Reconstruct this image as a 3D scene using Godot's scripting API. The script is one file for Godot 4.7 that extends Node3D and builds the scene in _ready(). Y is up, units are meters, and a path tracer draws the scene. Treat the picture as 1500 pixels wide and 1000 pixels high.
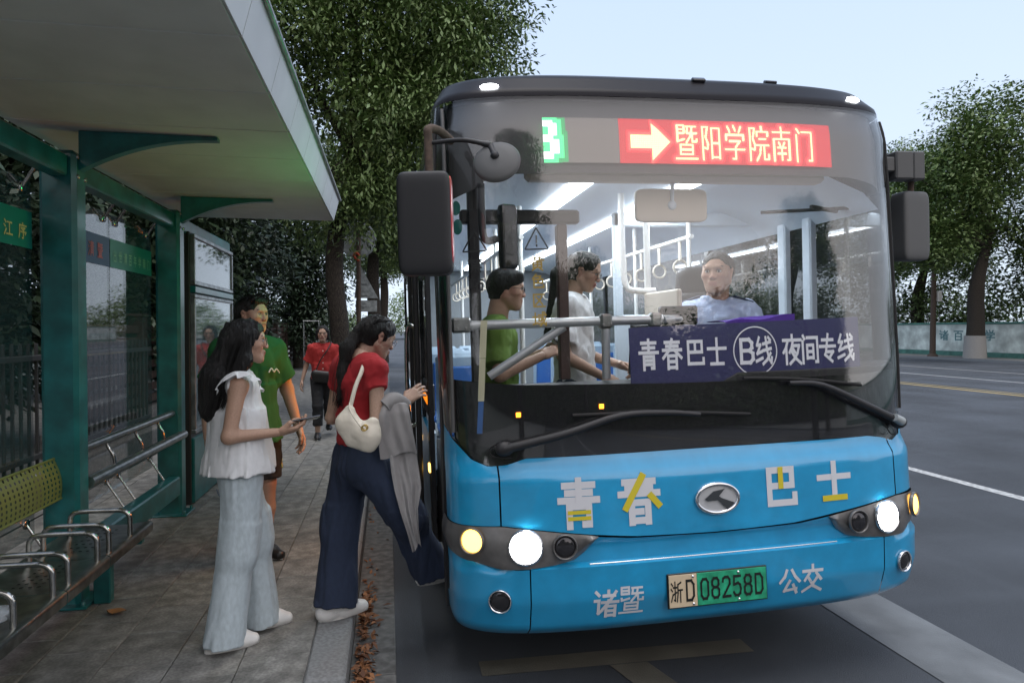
extends Node3D
# A city bus at a stop at dusk. World: y up, the street runs along z, road surface at y = 0, pavement at y = 0.15.

var rng := RandomNumberGenerator.new()
var taken := {}
var mats := {}
var texs := {}

# ------------------------------------------------------------------ mesh collector
class MB:
	var v := PackedVector3Array()
	var n := PackedVector3Array()
	var c := PackedColorArray()
	var uv := PackedVector2Array()
	var ix := PackedInt32Array()
	var col := Color(1, 1, 1)
	func tri(a: Vector3, b: Vector3, d: Vector3) -> void:
		var f := (b - a).cross(d - a)
		if f.length_squared() < 1e-16:
			return
		f = f.normalized()
		var k := v.size()
		v.append(a); v.append(d); v.append(b)
		for i in 3:
			n.append(f); c.append(col); uv.append(Vector2.ZERO)
		ix.append(k); ix.append(k + 1); ix.append(k + 2)
	func quad(a: Vector3, b: Vector3, d: Vector3, e: Vector3) -> void:
		var f := (d - a).cross(e - b)
		if f.length_squared() < 1e-16:
			return
		f = f.normalized()
		var k := v.size()
		v.append(a); v.append(b); v.append(d); v.append(e)
		for i in 4:
			n.append(f); c.append(col)
		uv.append(Vector2(0, 1)); uv.append(Vector2(1, 1)); uv.append(Vector2(1, 0)); uv.append(Vector2(0, 0))
		for i in [0, 2, 1, 0, 3, 2]:
			ix.append(k + i)
	# rows of points (all rows equally long) with smooth normals
	func grid(rows: Array, closed := false) -> void:
		var h := rows.size()
		var w: int = rows[0].size()
		var k := v.size()
		for i in h:
			for j in w:
				var p: Vector3 = rows[i][j]
				var l: Vector3 = rows[i][(j - 1 + w) % w if closed else maxi(j - 1, 0)]
				var r: Vector3 = rows[i][(j + 1) % w if closed else mini(j + 1, w - 1)]
				var u: Vector3 = rows[mini(i + 1, h - 1)][j]
				var d: Vector3 = rows[maxi(i - 1, 0)][j]
				var f := (r - l).cross(u - d)
				if f.length_squared() < 1e-18:
					var i2 := clampi(i, 1, h - 2) if h > 2 else i
					f = (rows[i2][(j + 1) % w if closed else mini(j + 1, w - 1)] - rows[i2][(j - 1 + w) % w if closed else maxi(j - 1, 0)]).cross(u - d)
				v.append(p); n.append(f.normalized()); c.append(col); uv.append(Vector2(float(j) / maxf(1.0, w - 1), 1.0 - float(i) / maxf(1.0, h - 1)))
		for i in h - 1:
			for j in (w if closed else w - 1):
				var a := k + i * w + j
				var b := k + i * w + (j + 1) % w
				for q in [a, b + w, b, a, a + w, b + w]:
					ix.append(q)
	func box(at: Vector3, size: Vector3, basis := Basis(), bevel := 0.0) -> void:
		var s := size * 0.5
		if bevel <= 0.0:
			var p := []
			for i in 8:
				p.append(at + basis * Vector3(s.x * (1 if i & 1 else -1), s.y * (1 if i & 2 else -1), s.z * (1 if i & 4 else -1)))
			quad(p[0], p[2], p[3], p[1]); quad(p[4], p[5], p[7], p[6]); quad(p[0], p[4], p[6], p[2])
			quad(p[1], p[3], p[7], p[5]); quad(p[2], p[6], p[7], p[3]); quad(p[0], p[1], p[5], p[4])
			return
		var e := minf(bevel, minf(s.x, minf(s.y, s.z)) * 0.95)
		# chamfered box: 6 faces, 12 edges, 8 corners
		var ax := [Vector3(1, 0, 0), Vector3(0, 1, 0), Vector3(0, 0, 1)]
		var cor := func(sx: int, sy: int, sz: int, k: int) -> Vector3:
			var q := Vector3(sx * s.x, sy * s.y, sz * s.z)
			for m in 3:
				if m != k:
					q[m] -= [sx, sy, sz][m] * e
			return at + basis * q
		for k in 3:
			var a: int = (k + 1) % 3
			var b: int = (k + 2) % 3
			for sg in [-1, 1]:
				var q := []
				for st in [[-1, -1], [1, -1], [1, 1], [-1, 1]]:
					var g := [0, 0, 0]
					g[k] = sg; g[a] = st[0]; g[b] = st[1]
					q.append(cor.call(g[0], g[1], g[2], k))
				if sg > 0: quad(q[0], q[1], q[2], q[3])
				else: quad(q[0], q[3], q[2], q[1])
			for sa in [-1, 1]:
				for sb in [-1, 1]:
					var q := []
					for t in [[-1, a], [1, a], [1, b], [-1, b]]:
						var g := [0, 0, 0]
						g[k] = t[0]; g[a] = sa; g[b] = sb
						q.append(cor.call(g[0], g[1], g[2], t[1]))
					quad(q[0], q[1], q[2], q[3])
		for i in 8:
			var sx := 1 if i & 1 else -1
			var sy := 1 if i & 2 else -1
			var sz := 1 if i & 4 else -1
			tri(cor.call(sx, sy, sz, 0), cor.call(sx, sy, sz, 1), cor.call(sx, sy, sz, 2))
	func tube(path: Array, radius, sides := 8, caps := true, squash := 1.0, squash_dir := Vector3.ZERO) -> void:
		var rows := []
		var m := path.size()
		var side := Vector3.ZERO
		for i in m:
			var p: Vector3 = path[i]
			var t: Vector3 = (path[mini(i + 1, m - 1)] - path[maxi(i - 1, 0)]).normalized()
			if side == Vector3.ZERO:
				side = t.cross(Vector3.UP) if absf(t.y) < 0.9 else t.cross(Vector3.RIGHT)
			side = (side - t * side.dot(t)).normalized()
			var other := t.cross(side)
			var r: float = radius[i] if radius is Array else radius
			var ring := []
			for j in sides:
				var a := TAU * j / sides
				var o := side * cos(a) * r + other * sin(a) * r
				if squash_dir != Vector3.ZERO:
					o -= squash_dir * o.dot(squash_dir) * (1.0 - squash)
				ring.append(p + o)
			rows.append(ring)
		grid(rows, true)
		if caps:
			for e in [0, m - 1]:
				var ring: Array = rows[e]
				var mid: Vector3 = path[e]
				for j in sides:
					if e == 0: tri(mid, ring[j], ring[(j + 1) % sides])
					else: tri(mid, ring[(j + 1) % sides], ring[j])
	# profile: array of Vector2(radius, height) turned round the y axis of xf
	func lathe(profile: Array, xf := Transform3D(), sides := 24) -> void:
		var rows := []
		for q in profile:
			var ring := []
			for j in sides:
				var a := TAU * j / sides
				ring.append(xf * Vector3(cos(a) * q.x, q.y, sin(a) * q.x))
			rows.append(ring)
		grid(rows, true)
	# flat polygon extruded along z of xf
	func prism(poly: PackedVector2Array, depth: float, xf := Transform3D()) -> void:
		var t := Geometry2D.triangulate_polygon(poly)
		for s in [0.0, depth]:
			for i in range(0, t.size(), 3):
				var a := xf * Vector3(poly[t[i]].x, poly[t[i]].y, s)
				var b := xf * Vector3(poly[t[i + 1]].x, poly[t[i + 1]].y, s)
				var d := xf * Vector3(poly[t[i + 2]].x, poly[t[i + 2]].y, s)
				tri(a, b, d)
		for i in poly.size():
			var p := poly[i]
			var q := poly[(i + 1) % poly.size()]
			quad(xf * Vector3(p.x, p.y, 0), xf * Vector3(q.x, q.y, 0), xf * Vector3(q.x, q.y, depth), xf * Vector3(p.x, p.y, depth))
	func ball(at: Vector3, r: Vector3, seg := 12, basis := Basis()) -> void:
		var rows := []
		for i in seg / 2 + 1:
			var th := PI * i / (seg / 2)
			var ring := []
			for j in seg:
				var a := TAU * j / seg
				ring.append(at + basis * (Vector3(sin(th) * cos(a), -cos(th), sin(th) * sin(a)) * r))
			rows.append(ring)
		grid(rows, true)
	# a box with softly rounded edges
	func pillow(at: Vector3, size: Vector3, basis := Basis(), e := 0.22, seg := 32) -> void:
		var rows := []
		var n := seg / 2
		for i in n + 1:
			var th := PI * (float(i) / n - 0.5)
			var cy := signf(sin(th)) * pow(absf(sin(th)), e)
			var cr := pow(maxf(cos(th), 0.0), e)
			var ring := []
			for j in seg:
				var a := TAU * j / seg
				ring.append(at + basis * (Vector3(signf(cos(a)) * pow(absf(cos(a)), e) * cr, cy, signf(sin(a)) * pow(absf(sin(a)), e) * cr) * size * 0.5))
			rows.append(ring)
		grid(rows, true)
	func mesh() -> ArrayMesh:
		var a := []
		a.resize(Mesh.ARRAY_MAX)
		a[Mesh.ARRAY_VERTEX] = v; a[Mesh.ARRAY_NORMAL] = n; a[Mesh.ARRAY_COLOR] = c; a[Mesh.ARRAY_TEX_UV] = uv; a[Mesh.ARRAY_INDEX] = ix
		var m := ArrayMesh.new()
		m.add_surface_from_arrays(Mesh.PRIMITIVE_TRIANGLES, a)
		return m

# ------------------------------------------------------------------ nodes
func numbered(called: String) -> String:
	if not taken.has(called):
		taken[called] = 0
		return called
	taken[called] += 1
	return "%s_%03d" % [called, taken[called]]

func tag(o: Node, label := "", category := "", group := "", kind := "") -> void:
	if label: o.set_meta("label", label)
	if category: o.set_meta("category", category)
	if group: o.set_meta("group", group)
	if kind: o.set_meta("kind", kind)

func thing(called: String, label: String, category: String, at := Vector3.ZERO, turn := 0.0, group := "") -> Node3D:
	var o := Node3D.new()
	o.name = numbered(called)
	add_child(o)
	o.position = at
	o.rotation.y = turn
	tag(o, label, category, group)
	return o

func part(parent: Node, called: String, mb, m: Material, at := Vector3.ZERO) -> MeshInstance3D:
	var o := MeshInstance3D.new()
	o.name = called
	o.mesh = mb.mesh() if mb is MB else mb
	o.material_override = m
	o.position = at
	parent.add_child(o, true)
	return o

func solo(called: String, label: String, category: String, mb, m: Material, at := Vector3.ZERO, group := "") -> MeshInstance3D:
	var o := part(self, numbered(called), mb, m, at)
	tag(o, label, category, group)
	return o

func ground(called: String, mb, m: Material, parent: Node = self) -> MeshInstance3D:
	var o := part(parent, called, mb, m)
	if parent == self: o.set_meta("kind", "structure")
	return o

# ------------------------------------------------------------------ materials (colours are linear, real-world base colours)
func noise_tex(key: String, freq: float, lo: float, hi := 1.0, type := FastNoiseLite.TYPE_SIMPLEX_SMOOTH, size := 512, octaves := 4, contrast := 0.0) -> NoiseTexture2D:
	if texs.has(key): return texs[key]
	var t := NoiseTexture2D.new()
	t.width = size; t.height = size; t.seamless = true; t.seamless_blend_skirt = 0.3
	var f := FastNoiseLite.new()
	f.noise_type = type; f.frequency = freq; f.fractal_octaves = octaves; f.seed = 7 + texs.size()
	t.noise = f
	var g := Gradient.new()
	g.offsets = PackedFloat32Array([0.0 + contrast, 1.0 - contrast])
	g.colors = PackedColorArray([Color(lo, lo, lo), Color(hi, hi, hi)])
	t.color_ramp = g
	texs[key] = t
	return t

func mt(key: String, lin := Color(0.5, 0.5, 0.5), rough := 0.6, metal := 0.0, opts := {}) -> StandardMaterial3D:
	if mats.has(key): return mats[key]
	var m := StandardMaterial3D.new()
	m.resource_name = key
	var s := lin.linear_to_srgb()
	s.a = lin.a
	m.albedo_color = s
	m.roughness = rough
	m.metallic = metal
	if opts.has("glass"):
		m.transparency = BaseMaterial3D.TRANSPARENCY_ALPHA
	if opts.has("vary"):          # [texture, repeats per metre]
		m.albedo_texture = opts.vary[0]
		m.uv1_triplanar = true; m.uv1_world_triplanar = opts.get("world", true)
		m.uv1_scale = Vector3.ONE * opts.vary[1] if not (opts.vary[1] is Vector3) else opts.vary[1]
	if opts.has("bump"):          # [texture, centimetres], at the repeat of vary
		m.heightmap_enabled = true; m.heightmap_texture = opts.bump[0]; m.heightmap_scale = opts.bump[1]
		if not opts.has("vary"):
			m.uv1_triplanar = true; m.uv1_world_triplanar = opts.get("world", true)
			m.uv1_scale = Vector3.ONE * opts.bump[2]
	if opts.has("coarse"):        # a second, wider pattern: [texture, repeats per metre]
		m.detail_enabled = true; m.detail_blend_mode = BaseMaterial3D.BLEND_MODE_MUL; m.detail_albedo = opts.coarse[0]
		m.detail_uv_layer = BaseMaterial3D.DETAIL_UV_2; m.uv2_triplanar = true; m.uv2_world_triplanar = true
		m.uv2_scale = Vector3.ONE * opts.coarse[1]
	if opts.has("rough_tex"):
		m.roughness_texture = opts.rough_tex
	if opts.has("coat"):
		m.clearcoat_enabled = true; m.clearcoat = opts.coat; m.clearcoat_roughness = opts.get("coat_rough", 0.08)
	if opts.has("spec"): m.metallic_specular = opts.spec
	if opts.has("vc"): m.vertex_color_use_as_albedo = true
	if opts.has("sss"):
		m.subsurf_scatter_enabled = true; m.subsurf_scatter_strength = opts.sss
	if opts.has("rim"):
		m.rim_enabled = true; m.rim = opts.rim; m.rim_tint = 0.6
	if opts.has("back"):
		m.backlight_enabled = true; m.backlight = opts.back
	if opts.has("glow"):
		m.emission_enabled = true; m.emission = Color(lin.r, lin.g, lin.b).linear_to_srgb(); m.emission_energy_multiplier = opts.glow
	mats[key] = m
	return m

# ------------------------------------------------------------------ lettering: each character is drawn from its strokes on a 16 x 16 square
const GLYPH := {
	"青": "3,2 13,2|4,4.5 12,4.5|1.5,7 14.5,7|8,0.5 8,7|4.5,9 4.5,15.5|4.5,9 11.5,9 11.5,15 10,15|4.5,11 11.5,11|4.5,13 11.5,13",
	"春": "3,2 13,2|4,4 12,4|1.5,6 14.5,6|8,0.5 6,6 1.5,10|9.5,6 14.5,10|5,9 11,9 11,15.5|5,9 5,15.5|5,12 11,12|5,15 11,15",
	"春b": "3,2 13,2|4,4 12,4|1.5,6 14.5,6|9.3,0.3 3.2,10.5|12.2,7 14.8,10|5.2,9 11,9 11,15.5|5.2,9 5.2,15.5|5.2,12 8.5,12|5.2,15 11,15",
	"巴": "3,2 13,2 13,7.5|3,7.5 13,7.5|8,2 8,7.5|3,2 3,13.5 14,13.5 14,11",
	"士": "1.5,6 14.5,6|8,1 8,14|3.5,14 12.5,14",
	"线": "4,1 2,5 5,5 2,9.5 6,8.5|1,13.5 6.5,12|7.5,4.5 14,3.5|7.5,8 14.5,7|10,1 11,8 12.5,12.5 14.5,14.5 15,12|14,9.5 10.5,13 7,15|12.5,1.2 14,2.5",
	"夜": "8,0.5 8,2.5|1,3 15,3|4.5,3.5 3,7 1,9.5|3.2,7.5 3.2,15.5|8.5,4 7.5,7 5.8,9.5|8,6 13.5,6 12,10 9.5,13 6,15.5|7,8.5 10,12.5 14.5,15.5|8.8,8 10,9.5",
	"间": "2.5,1 3.5,2.5|2,4 2,15.5|5.5,2 14,2 14,15 12.5,15|5.5,6 5.5,13|5.5,6 10.5,6 10.5,13|5.5,9.5 10.5,9.5|5.5,12.8 10.5,12.8",
	"专": "3.5,3.5 12.5,3.5|1.5,7 14.5,7|8.5,0.5 6.5,10 12.5,10 9.5,13|5.5,11.5 11.5,15.2",
	"诸": "2,1.5 3.5,3|1,6 3.5,6 3.5,13.5 5.5,12|6.5,3.5 13,3.5|9.5,1 9.5,7|5.5,7 15,7|14,1.5 10,6.5 6,11|8,9.5 8,15.5|8,9.5 13.5,9.5 13.5,15.5|8,12.3 13.5,12.3|8,15 13.5,15",
	"暨": "2,1 6.5,1 6.5,4.5|2,1 2,8 6.5,7|2,2.8 6.5,2.8|2,4.5 6.5,4.5|8.5,1.5 14.5,1.5|9,1.5 8.5,4.5 15,4.5|12,1.5 11,5.5 8,8.5|12,4.5 12,8 15,8 15,7|4,9.5 12,9.5 12,13.5|4,9.5 4,13.5|4,11.5 12,11.5|4,13.5 12,13.5|1,15.3 15,15.3",
	"公": "6,1.5 4.5,5 1.5,8|9.5,1.5 11.5,5 14.5,8|8,7.5 5,13.5 13,12.5|10.5,10 13.5,15",
	"交": "8,0.5 8,3|1.5,3.5 14.5,3.5|5.5,5 2.5,8.5|10.5,5 13.5,8.5|11,7.5 8,12 2,15.5|5,7.5 9,12.5 14.5,15.5",
	"浙": "1.5,2 3,3.5|1,6 2.5,7.5|1,15 3.2,10|4,5 8,5|6,1 6,14.5 4.8,14|4,10 8,8.5|13.5,1.5 9.5,3 9.5,9 8.3,15|9.5,7 15,7|12.5,7 12.5,15.5",
	"阳": "2.5,1.5 2.5,15.5|2.5,1.5 6,1.5 4.5,6 6,9 5.5,11 3.5,10.5|8.5,2 14,2 14,15|8.5,2 8.5,15|8.5,8.5 14,8.5|8.5,14.5 14,14.5",
	"学": "3.5,1 4.5,3.5|7.5,0.5 8.5,3|12.5,1 11,3.5|2,7 2,4.8 14,4.8 14,7|4.5,7.5 11.5,7.5 8.5,10 8.5,15 6.5,15|1.5,11 14.5,11",
	"院": "2,1.5 2,15.5|2,1.5 5.5,1.5 4,6 5.5,9 5,11 3,10.5|10.5,0.5 10.5,2.5|7,5 7,3 14.5,3 14.5,5|8.5,6.2 13,6.2|6.5,9 15,9|9.5,9 9,12.5 6.5,15.5|12,9 12,15 15,15 15,13",
	"南": "2,3 14,3|8,0.5 8,6|2.5,15.5 2.5,6 13.5,6 13.5,15 12,15|6,7.5 7,9|10,7.5 9,9|5,9.8 11,9.8|5,12.3 11,12.3|8,9.8 8,15",
	"门": "3,1 4.5,3|2.5,4 2.5,15.5|6.5,2.5 13.5,2.5 13.5,15 11.5,15",
	"黄": "3,3 13,3|5.5,1 5.5,5|10.5,1 10.5,5|1,5.2 15,5.2|3.5,7.2 12.5,7.2 12.5,12.5|3.5,7.2 3.5,12.5 12.5,12.5|3.5,9.8 12.5,9.8|8,5.2 8,12.5|6,13 2.5,15.5|10,13 13.5,15.5",
	"色": "6,0.5 2,5|5,2.5 11,2.5 9.5,5|3.5,5.5 13,5.5 13,9.5 3.5,9.5|8,5.5 8,9.5|3.5,5.5 3.5,14 14,14 14,12",
	"区": "14,2 2.5,2 2.5,14.5 14.5,14.5|11.5,4 8,9 4.5,12.5|5,4.5 9,8.5 12,12.5",
	"域": "1,6 6,6|3.5,2 3.5,13|1,13.5 6,12|7,4 15,4|7.5,6.5 10.5,6.5 10.5,10 7.5,10 7.5,6.5|7,13 11,12|11.5,1 12,8 13.5,13 15,14.5 15.2,12|14.5,7 12,12 9,15|13.3,1 14.3,2.5",
	"禁": "1,3 7,3|4,0.5 4,7|4,3 1,6.5|4,3 7,6|9,3 15,3|12,0.5 12,7|12,3 9,6.5|12,3 15,6|4,8.5 12,8.5|2,10.8 14,10.8|8,10.8 8,15.5|5,12.5 3,15|11,12.5 13,15",
	"站": "4,1 4,3|1,4 7,4|2.5,6 3,10|5.5,6 5,10|1,12 7.5,11|11,1 11,8|11,4.5 15,4.5|9,8 14.5,8 14.5,15 9,15 9,8",
	"序": "8,0.5 8,2|2.5,2.5 14.5,2.5|2.5,2.5 2.5,10 1,15|5,5 12,5 9,7|6,6 10,8|4.5,9 14,9 12.5,11|9,9 9,15 7,15",
	"江": "2,1.5 4,3.5|1,6 3,7.5|1.5,15 4.5,10|6.5,3 14,3|10,3 10,14|5.5,14.3 15,14.3",
	"清": "2,1.5 3.5,3|1,6 2.5,7.5|1,15 3.5,10|6,2 14.5,2|7,4 13.5,4|5,6 15,6|10,0.5 10,6|7,8 7,15.5|7,8 13.5,8 13.5,15|7,10.2 13.5,10.2|7,12.5 13.5,12.5",
	"百": "1.5,2 14.5,2|8,2 7,5|3.5,5.5 12.5,5.5 12.5,15.5|3.5,5.5 3.5,15.5|3.5,10 12.5,10|3.5,15 12.5,15",
	"年": "4.5,0.5 2,5|4,3 14,3|4.5,6.5 13,6.5|4.5,6.5 4.5,10.5|1,10.5 15,10.5|9,3 9,15.5",
	"世": "1,6 15,6|4,1.5 4,14 14,14|8,1 8,10|12,1 12,10|8,10 12,10",
	"纪": "4,1 2,5 5,5 2,9.5 6,8.5|1,13.5 6.5,12|8,2.5 14,2.5 14,7.5 8,7.5|8,7.5 8,14 15,14 15,11.5",
	"尚": "8,0.5 8,4|4,1.5 5,3.5|12,1.5 11,3.5|2.5,15.5 2.5,5 13.5,5 13.5,15 12,15|5.5,8 10.5,8 10.5,12 5.5,12 5.5,8",
	"出": "8,1 8,15|3,3 3,7.5 13,7.5|13,3 13,7.5|2,9.5 2,15 14,15|14,9.5 14,15",
	"B": "4,1 4,15|4,1 10,1 12,3 12,6 10,7.7 4,7.7|10,7.7 12.6,9.5 12.6,13 10.5,15 4,15",
	"D": "4,1 4,15|4,1 9.5,1 12,4 12,12 9.5,15 4,15",
	"0": "6,1 10,1 12,3.5 12,12.5 10,15 6,15 4,12.5 4,3.5 6,1",
	"8": "6,1 10,1 11.7,3 11.7,5.5 10,7.5 6,7.5 4.3,5.5 4.3,3 6,1|6,7.5 4,9.5 4,13 6,15 10,15 12,13 12,9.5 10,7.5",
	"2": "4,4 4.5,2 6.5,1 10,1 12,3 12,6 4,15 12.4,15",
	"5": "12,1 4.6,1 4.2,7 9,6 11.5,7.5 12.2,10.5 11.3,13.5 9,15 5.5,14.7 3.8,12.6",
	"!": "8,1 8,10|8,13 8,15",
}

func strokes(ch: String) -> Array:
	var out := []
	for s in GLYPH[ch].split("|"):
		var line := []
		for p in s.split(" "):
			var q = p.split(",")
			line.append(Vector2(float(q[0]), float(q[1])))
		out.append(line)
	return out

# place(x, y, lift) gives the point on the lettered surface; centre, width, height in its units, thick in 16ths of the square
func letter(mb: MB, ch: String, centre: Vector2, w: float, h: float, thick: float, place: Callable, lift := 0.002) -> void:
	var up := 0
	for line in strokes(ch):
		for i in line.size() - 1:
			var a: Vector2 = line[i]
			var b: Vector2 = line[i + 1]
			var d := (b - a).normalized()
			var e := d.orthogonal() * thick * 0.5
			a -= d * thick * 0.5 * (1.0 if i > 0 or line.size() < 3 else 0.8)
			b += d * thick * 0.5
			var q := []
			for p in [a + e, b + e, b - e, a - e]:
				q.append(place.call(centre.x + (p.x / 16.0 - 0.5) * w, centre.y - (p.y / 16.0 - 0.5) * h, lift + up * 0.00012))
			mb.quad(q[0], q[1], q[2], q[3])
			up += 1

func draw_letter(im: Image, ch: String, x0: float, y0: float, w: float, h: float, thick: float, ink: Color) -> void:
	for line in strokes(ch):
		for i in line.size() - 1:
			var a := Vector2(x0 + line[i].x / 16.0 * w, y0 + line[i].y / 16.0 * h)
			var b := Vector2(x0 + line[i + 1].x / 16.0 * w, y0 + line[i + 1].y / 16.0 * h)
			var r := thick * 0.5
			for x in range(maxi(0, int(minf(a.x, b.x) - r)), mini(im.get_width() - 1, int(maxf(a.x, b.x) + r + 1)) + 1):
				for y in range(maxi(0, int(minf(a.y, b.y) - r)), mini(im.get_height() - 1, int(maxf(a.y, b.y) + r + 1)) + 1):
					var p := Vector2(x + 0.5, y + 0.5)
					if Geometry2D.get_closest_point_to_segment(p, a, b).distance_to(p) <= r:
						im.set_pixel(x, y, ink)

# a value read off a table of [position, value, ...] rows
func table(t: Array, x: float, k := 1) -> float:
	if x <= t[0][0]: return t[0][k]
	for i in t.size() - 1:
		if x <= t[i + 1][0]:
			return lerpf(t[i][k], t[i + 1][k], (x - t[i][0]) / (t[i + 1][0] - t[i][0]))
	return t[-1][k]

func spline(pts: Array, per := 6) -> Array:
	var out := []
	for i in pts.size() - 1:
		var p0: Vector3 = pts[maxi(i - 1, 0)]
		var p3: Vector3 = pts[mini(i + 2, pts.size() - 1)]
		for j in per:
			out.append((pts[i] as Vector3).cubic_interpolate(pts[i + 1], p0, p3, float(j) / per))
	out.append(pts[-1])
	return out

# ------------------------------------------------------------------ build
func _ready() -> void:
	rng.seed = 20240
	# camera: eye height of a grown-up standing on the pavement
	var cam := Camera3D.new()
	cam.name = "camera"
	cam.fov = 53.13
	cam.near = 0.05
	cam.far = 3000.0
	add_child(cam)
	cam.position = Vector3(0, 1.70, 0)
	cam.rotation_degrees = Vector3(-0.97, -10.3, 0)
	cam.current = true
	# dusk sky: blue overhead, paler at the horizon, the sun gone down behind the camera
	var env := Environment.new()
	env.background_mode = Environment.BG_SKY
	var sky := Sky.new()
	var pan := PanoramaSkyMaterial.new()
	pan.panorama = ImageTexture.create_from_image(sky_image())
	sky.sky_material = pan
	env.sky = sky
	env.background_energy_multiplier = 1.0
	env.tonemap_mode = Environment.TONE_MAPPER_LINEAR
	env.tonemap_exposure = 1.85
	env.sdfgi_enabled = true
	env.ssao_enabled = true
	env.ssil_enabled = true
	var we := WorldEnvironment.new()
	we.name = "dusk_environment"
	we.environment = env
	add_child(we)
	var sun := DirectionalLight3D.new()
	sun.name = "afterglow"
	sun.light_energy = 0.30
	sun.light_color = Color(1.0, 0.975, 0.95)
	sun.light_angular_distance = 36.0
	sun.shadow_enabled = true
	add_child(sun)
	sun.look_at_from_position(Vector3.ZERO, Vector3(-0.05, -1.6, -0.12), Vector3.FORWARD)

	materials()
	build_ground()
	print("ground ", Time.get_ticks_msec())
	build_shelter()
	print("shelter ", Time.get_ticks_msec())
	build_bus()
	print("bus ", Time.get_ticks_msec())
	build_street()
	print("street ", Time.get_ticks_msec())
	build_trees()
	print("trees ", Time.get_ticks_msec())
	build_people()
	print("people ", Time.get_ticks_msec())

func sky_image() -> Image:
	var im := Image.create_empty(256, 128, false, Image.FORMAT_RGBF)
	var glow := Vector3(0.25, 0.20, 1.0).normalized()
	for y in 128:
		var up := PI * (0.5 - (y + 0.5) / 128.0)
		for x in 256:
			var a := TAU * (x + 0.5) / 256.0
			var d := Vector3(sin(a) * cos(up), sin(up), -cos(a) * cos(up))
			var e := clampf(sin(up), 0.0, 1.0)
			var t := pow(1.0 - e, 2.2)
			var c := Color(0.31, 0.40, 0.56).lerp(Color(0.50, 0.575, 0.66), t)
			var g := clampf(d.dot(glow) * 0.5 + 0.5, 0.0, 1.0)
			var w := pow(g, 5.0) * 0.95
			c = Color(c.r + w * 1.0, c.g + w * 0.80, c.b + w * 0.62)
			im.set_pixel(x, y, c)
	return im

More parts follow.
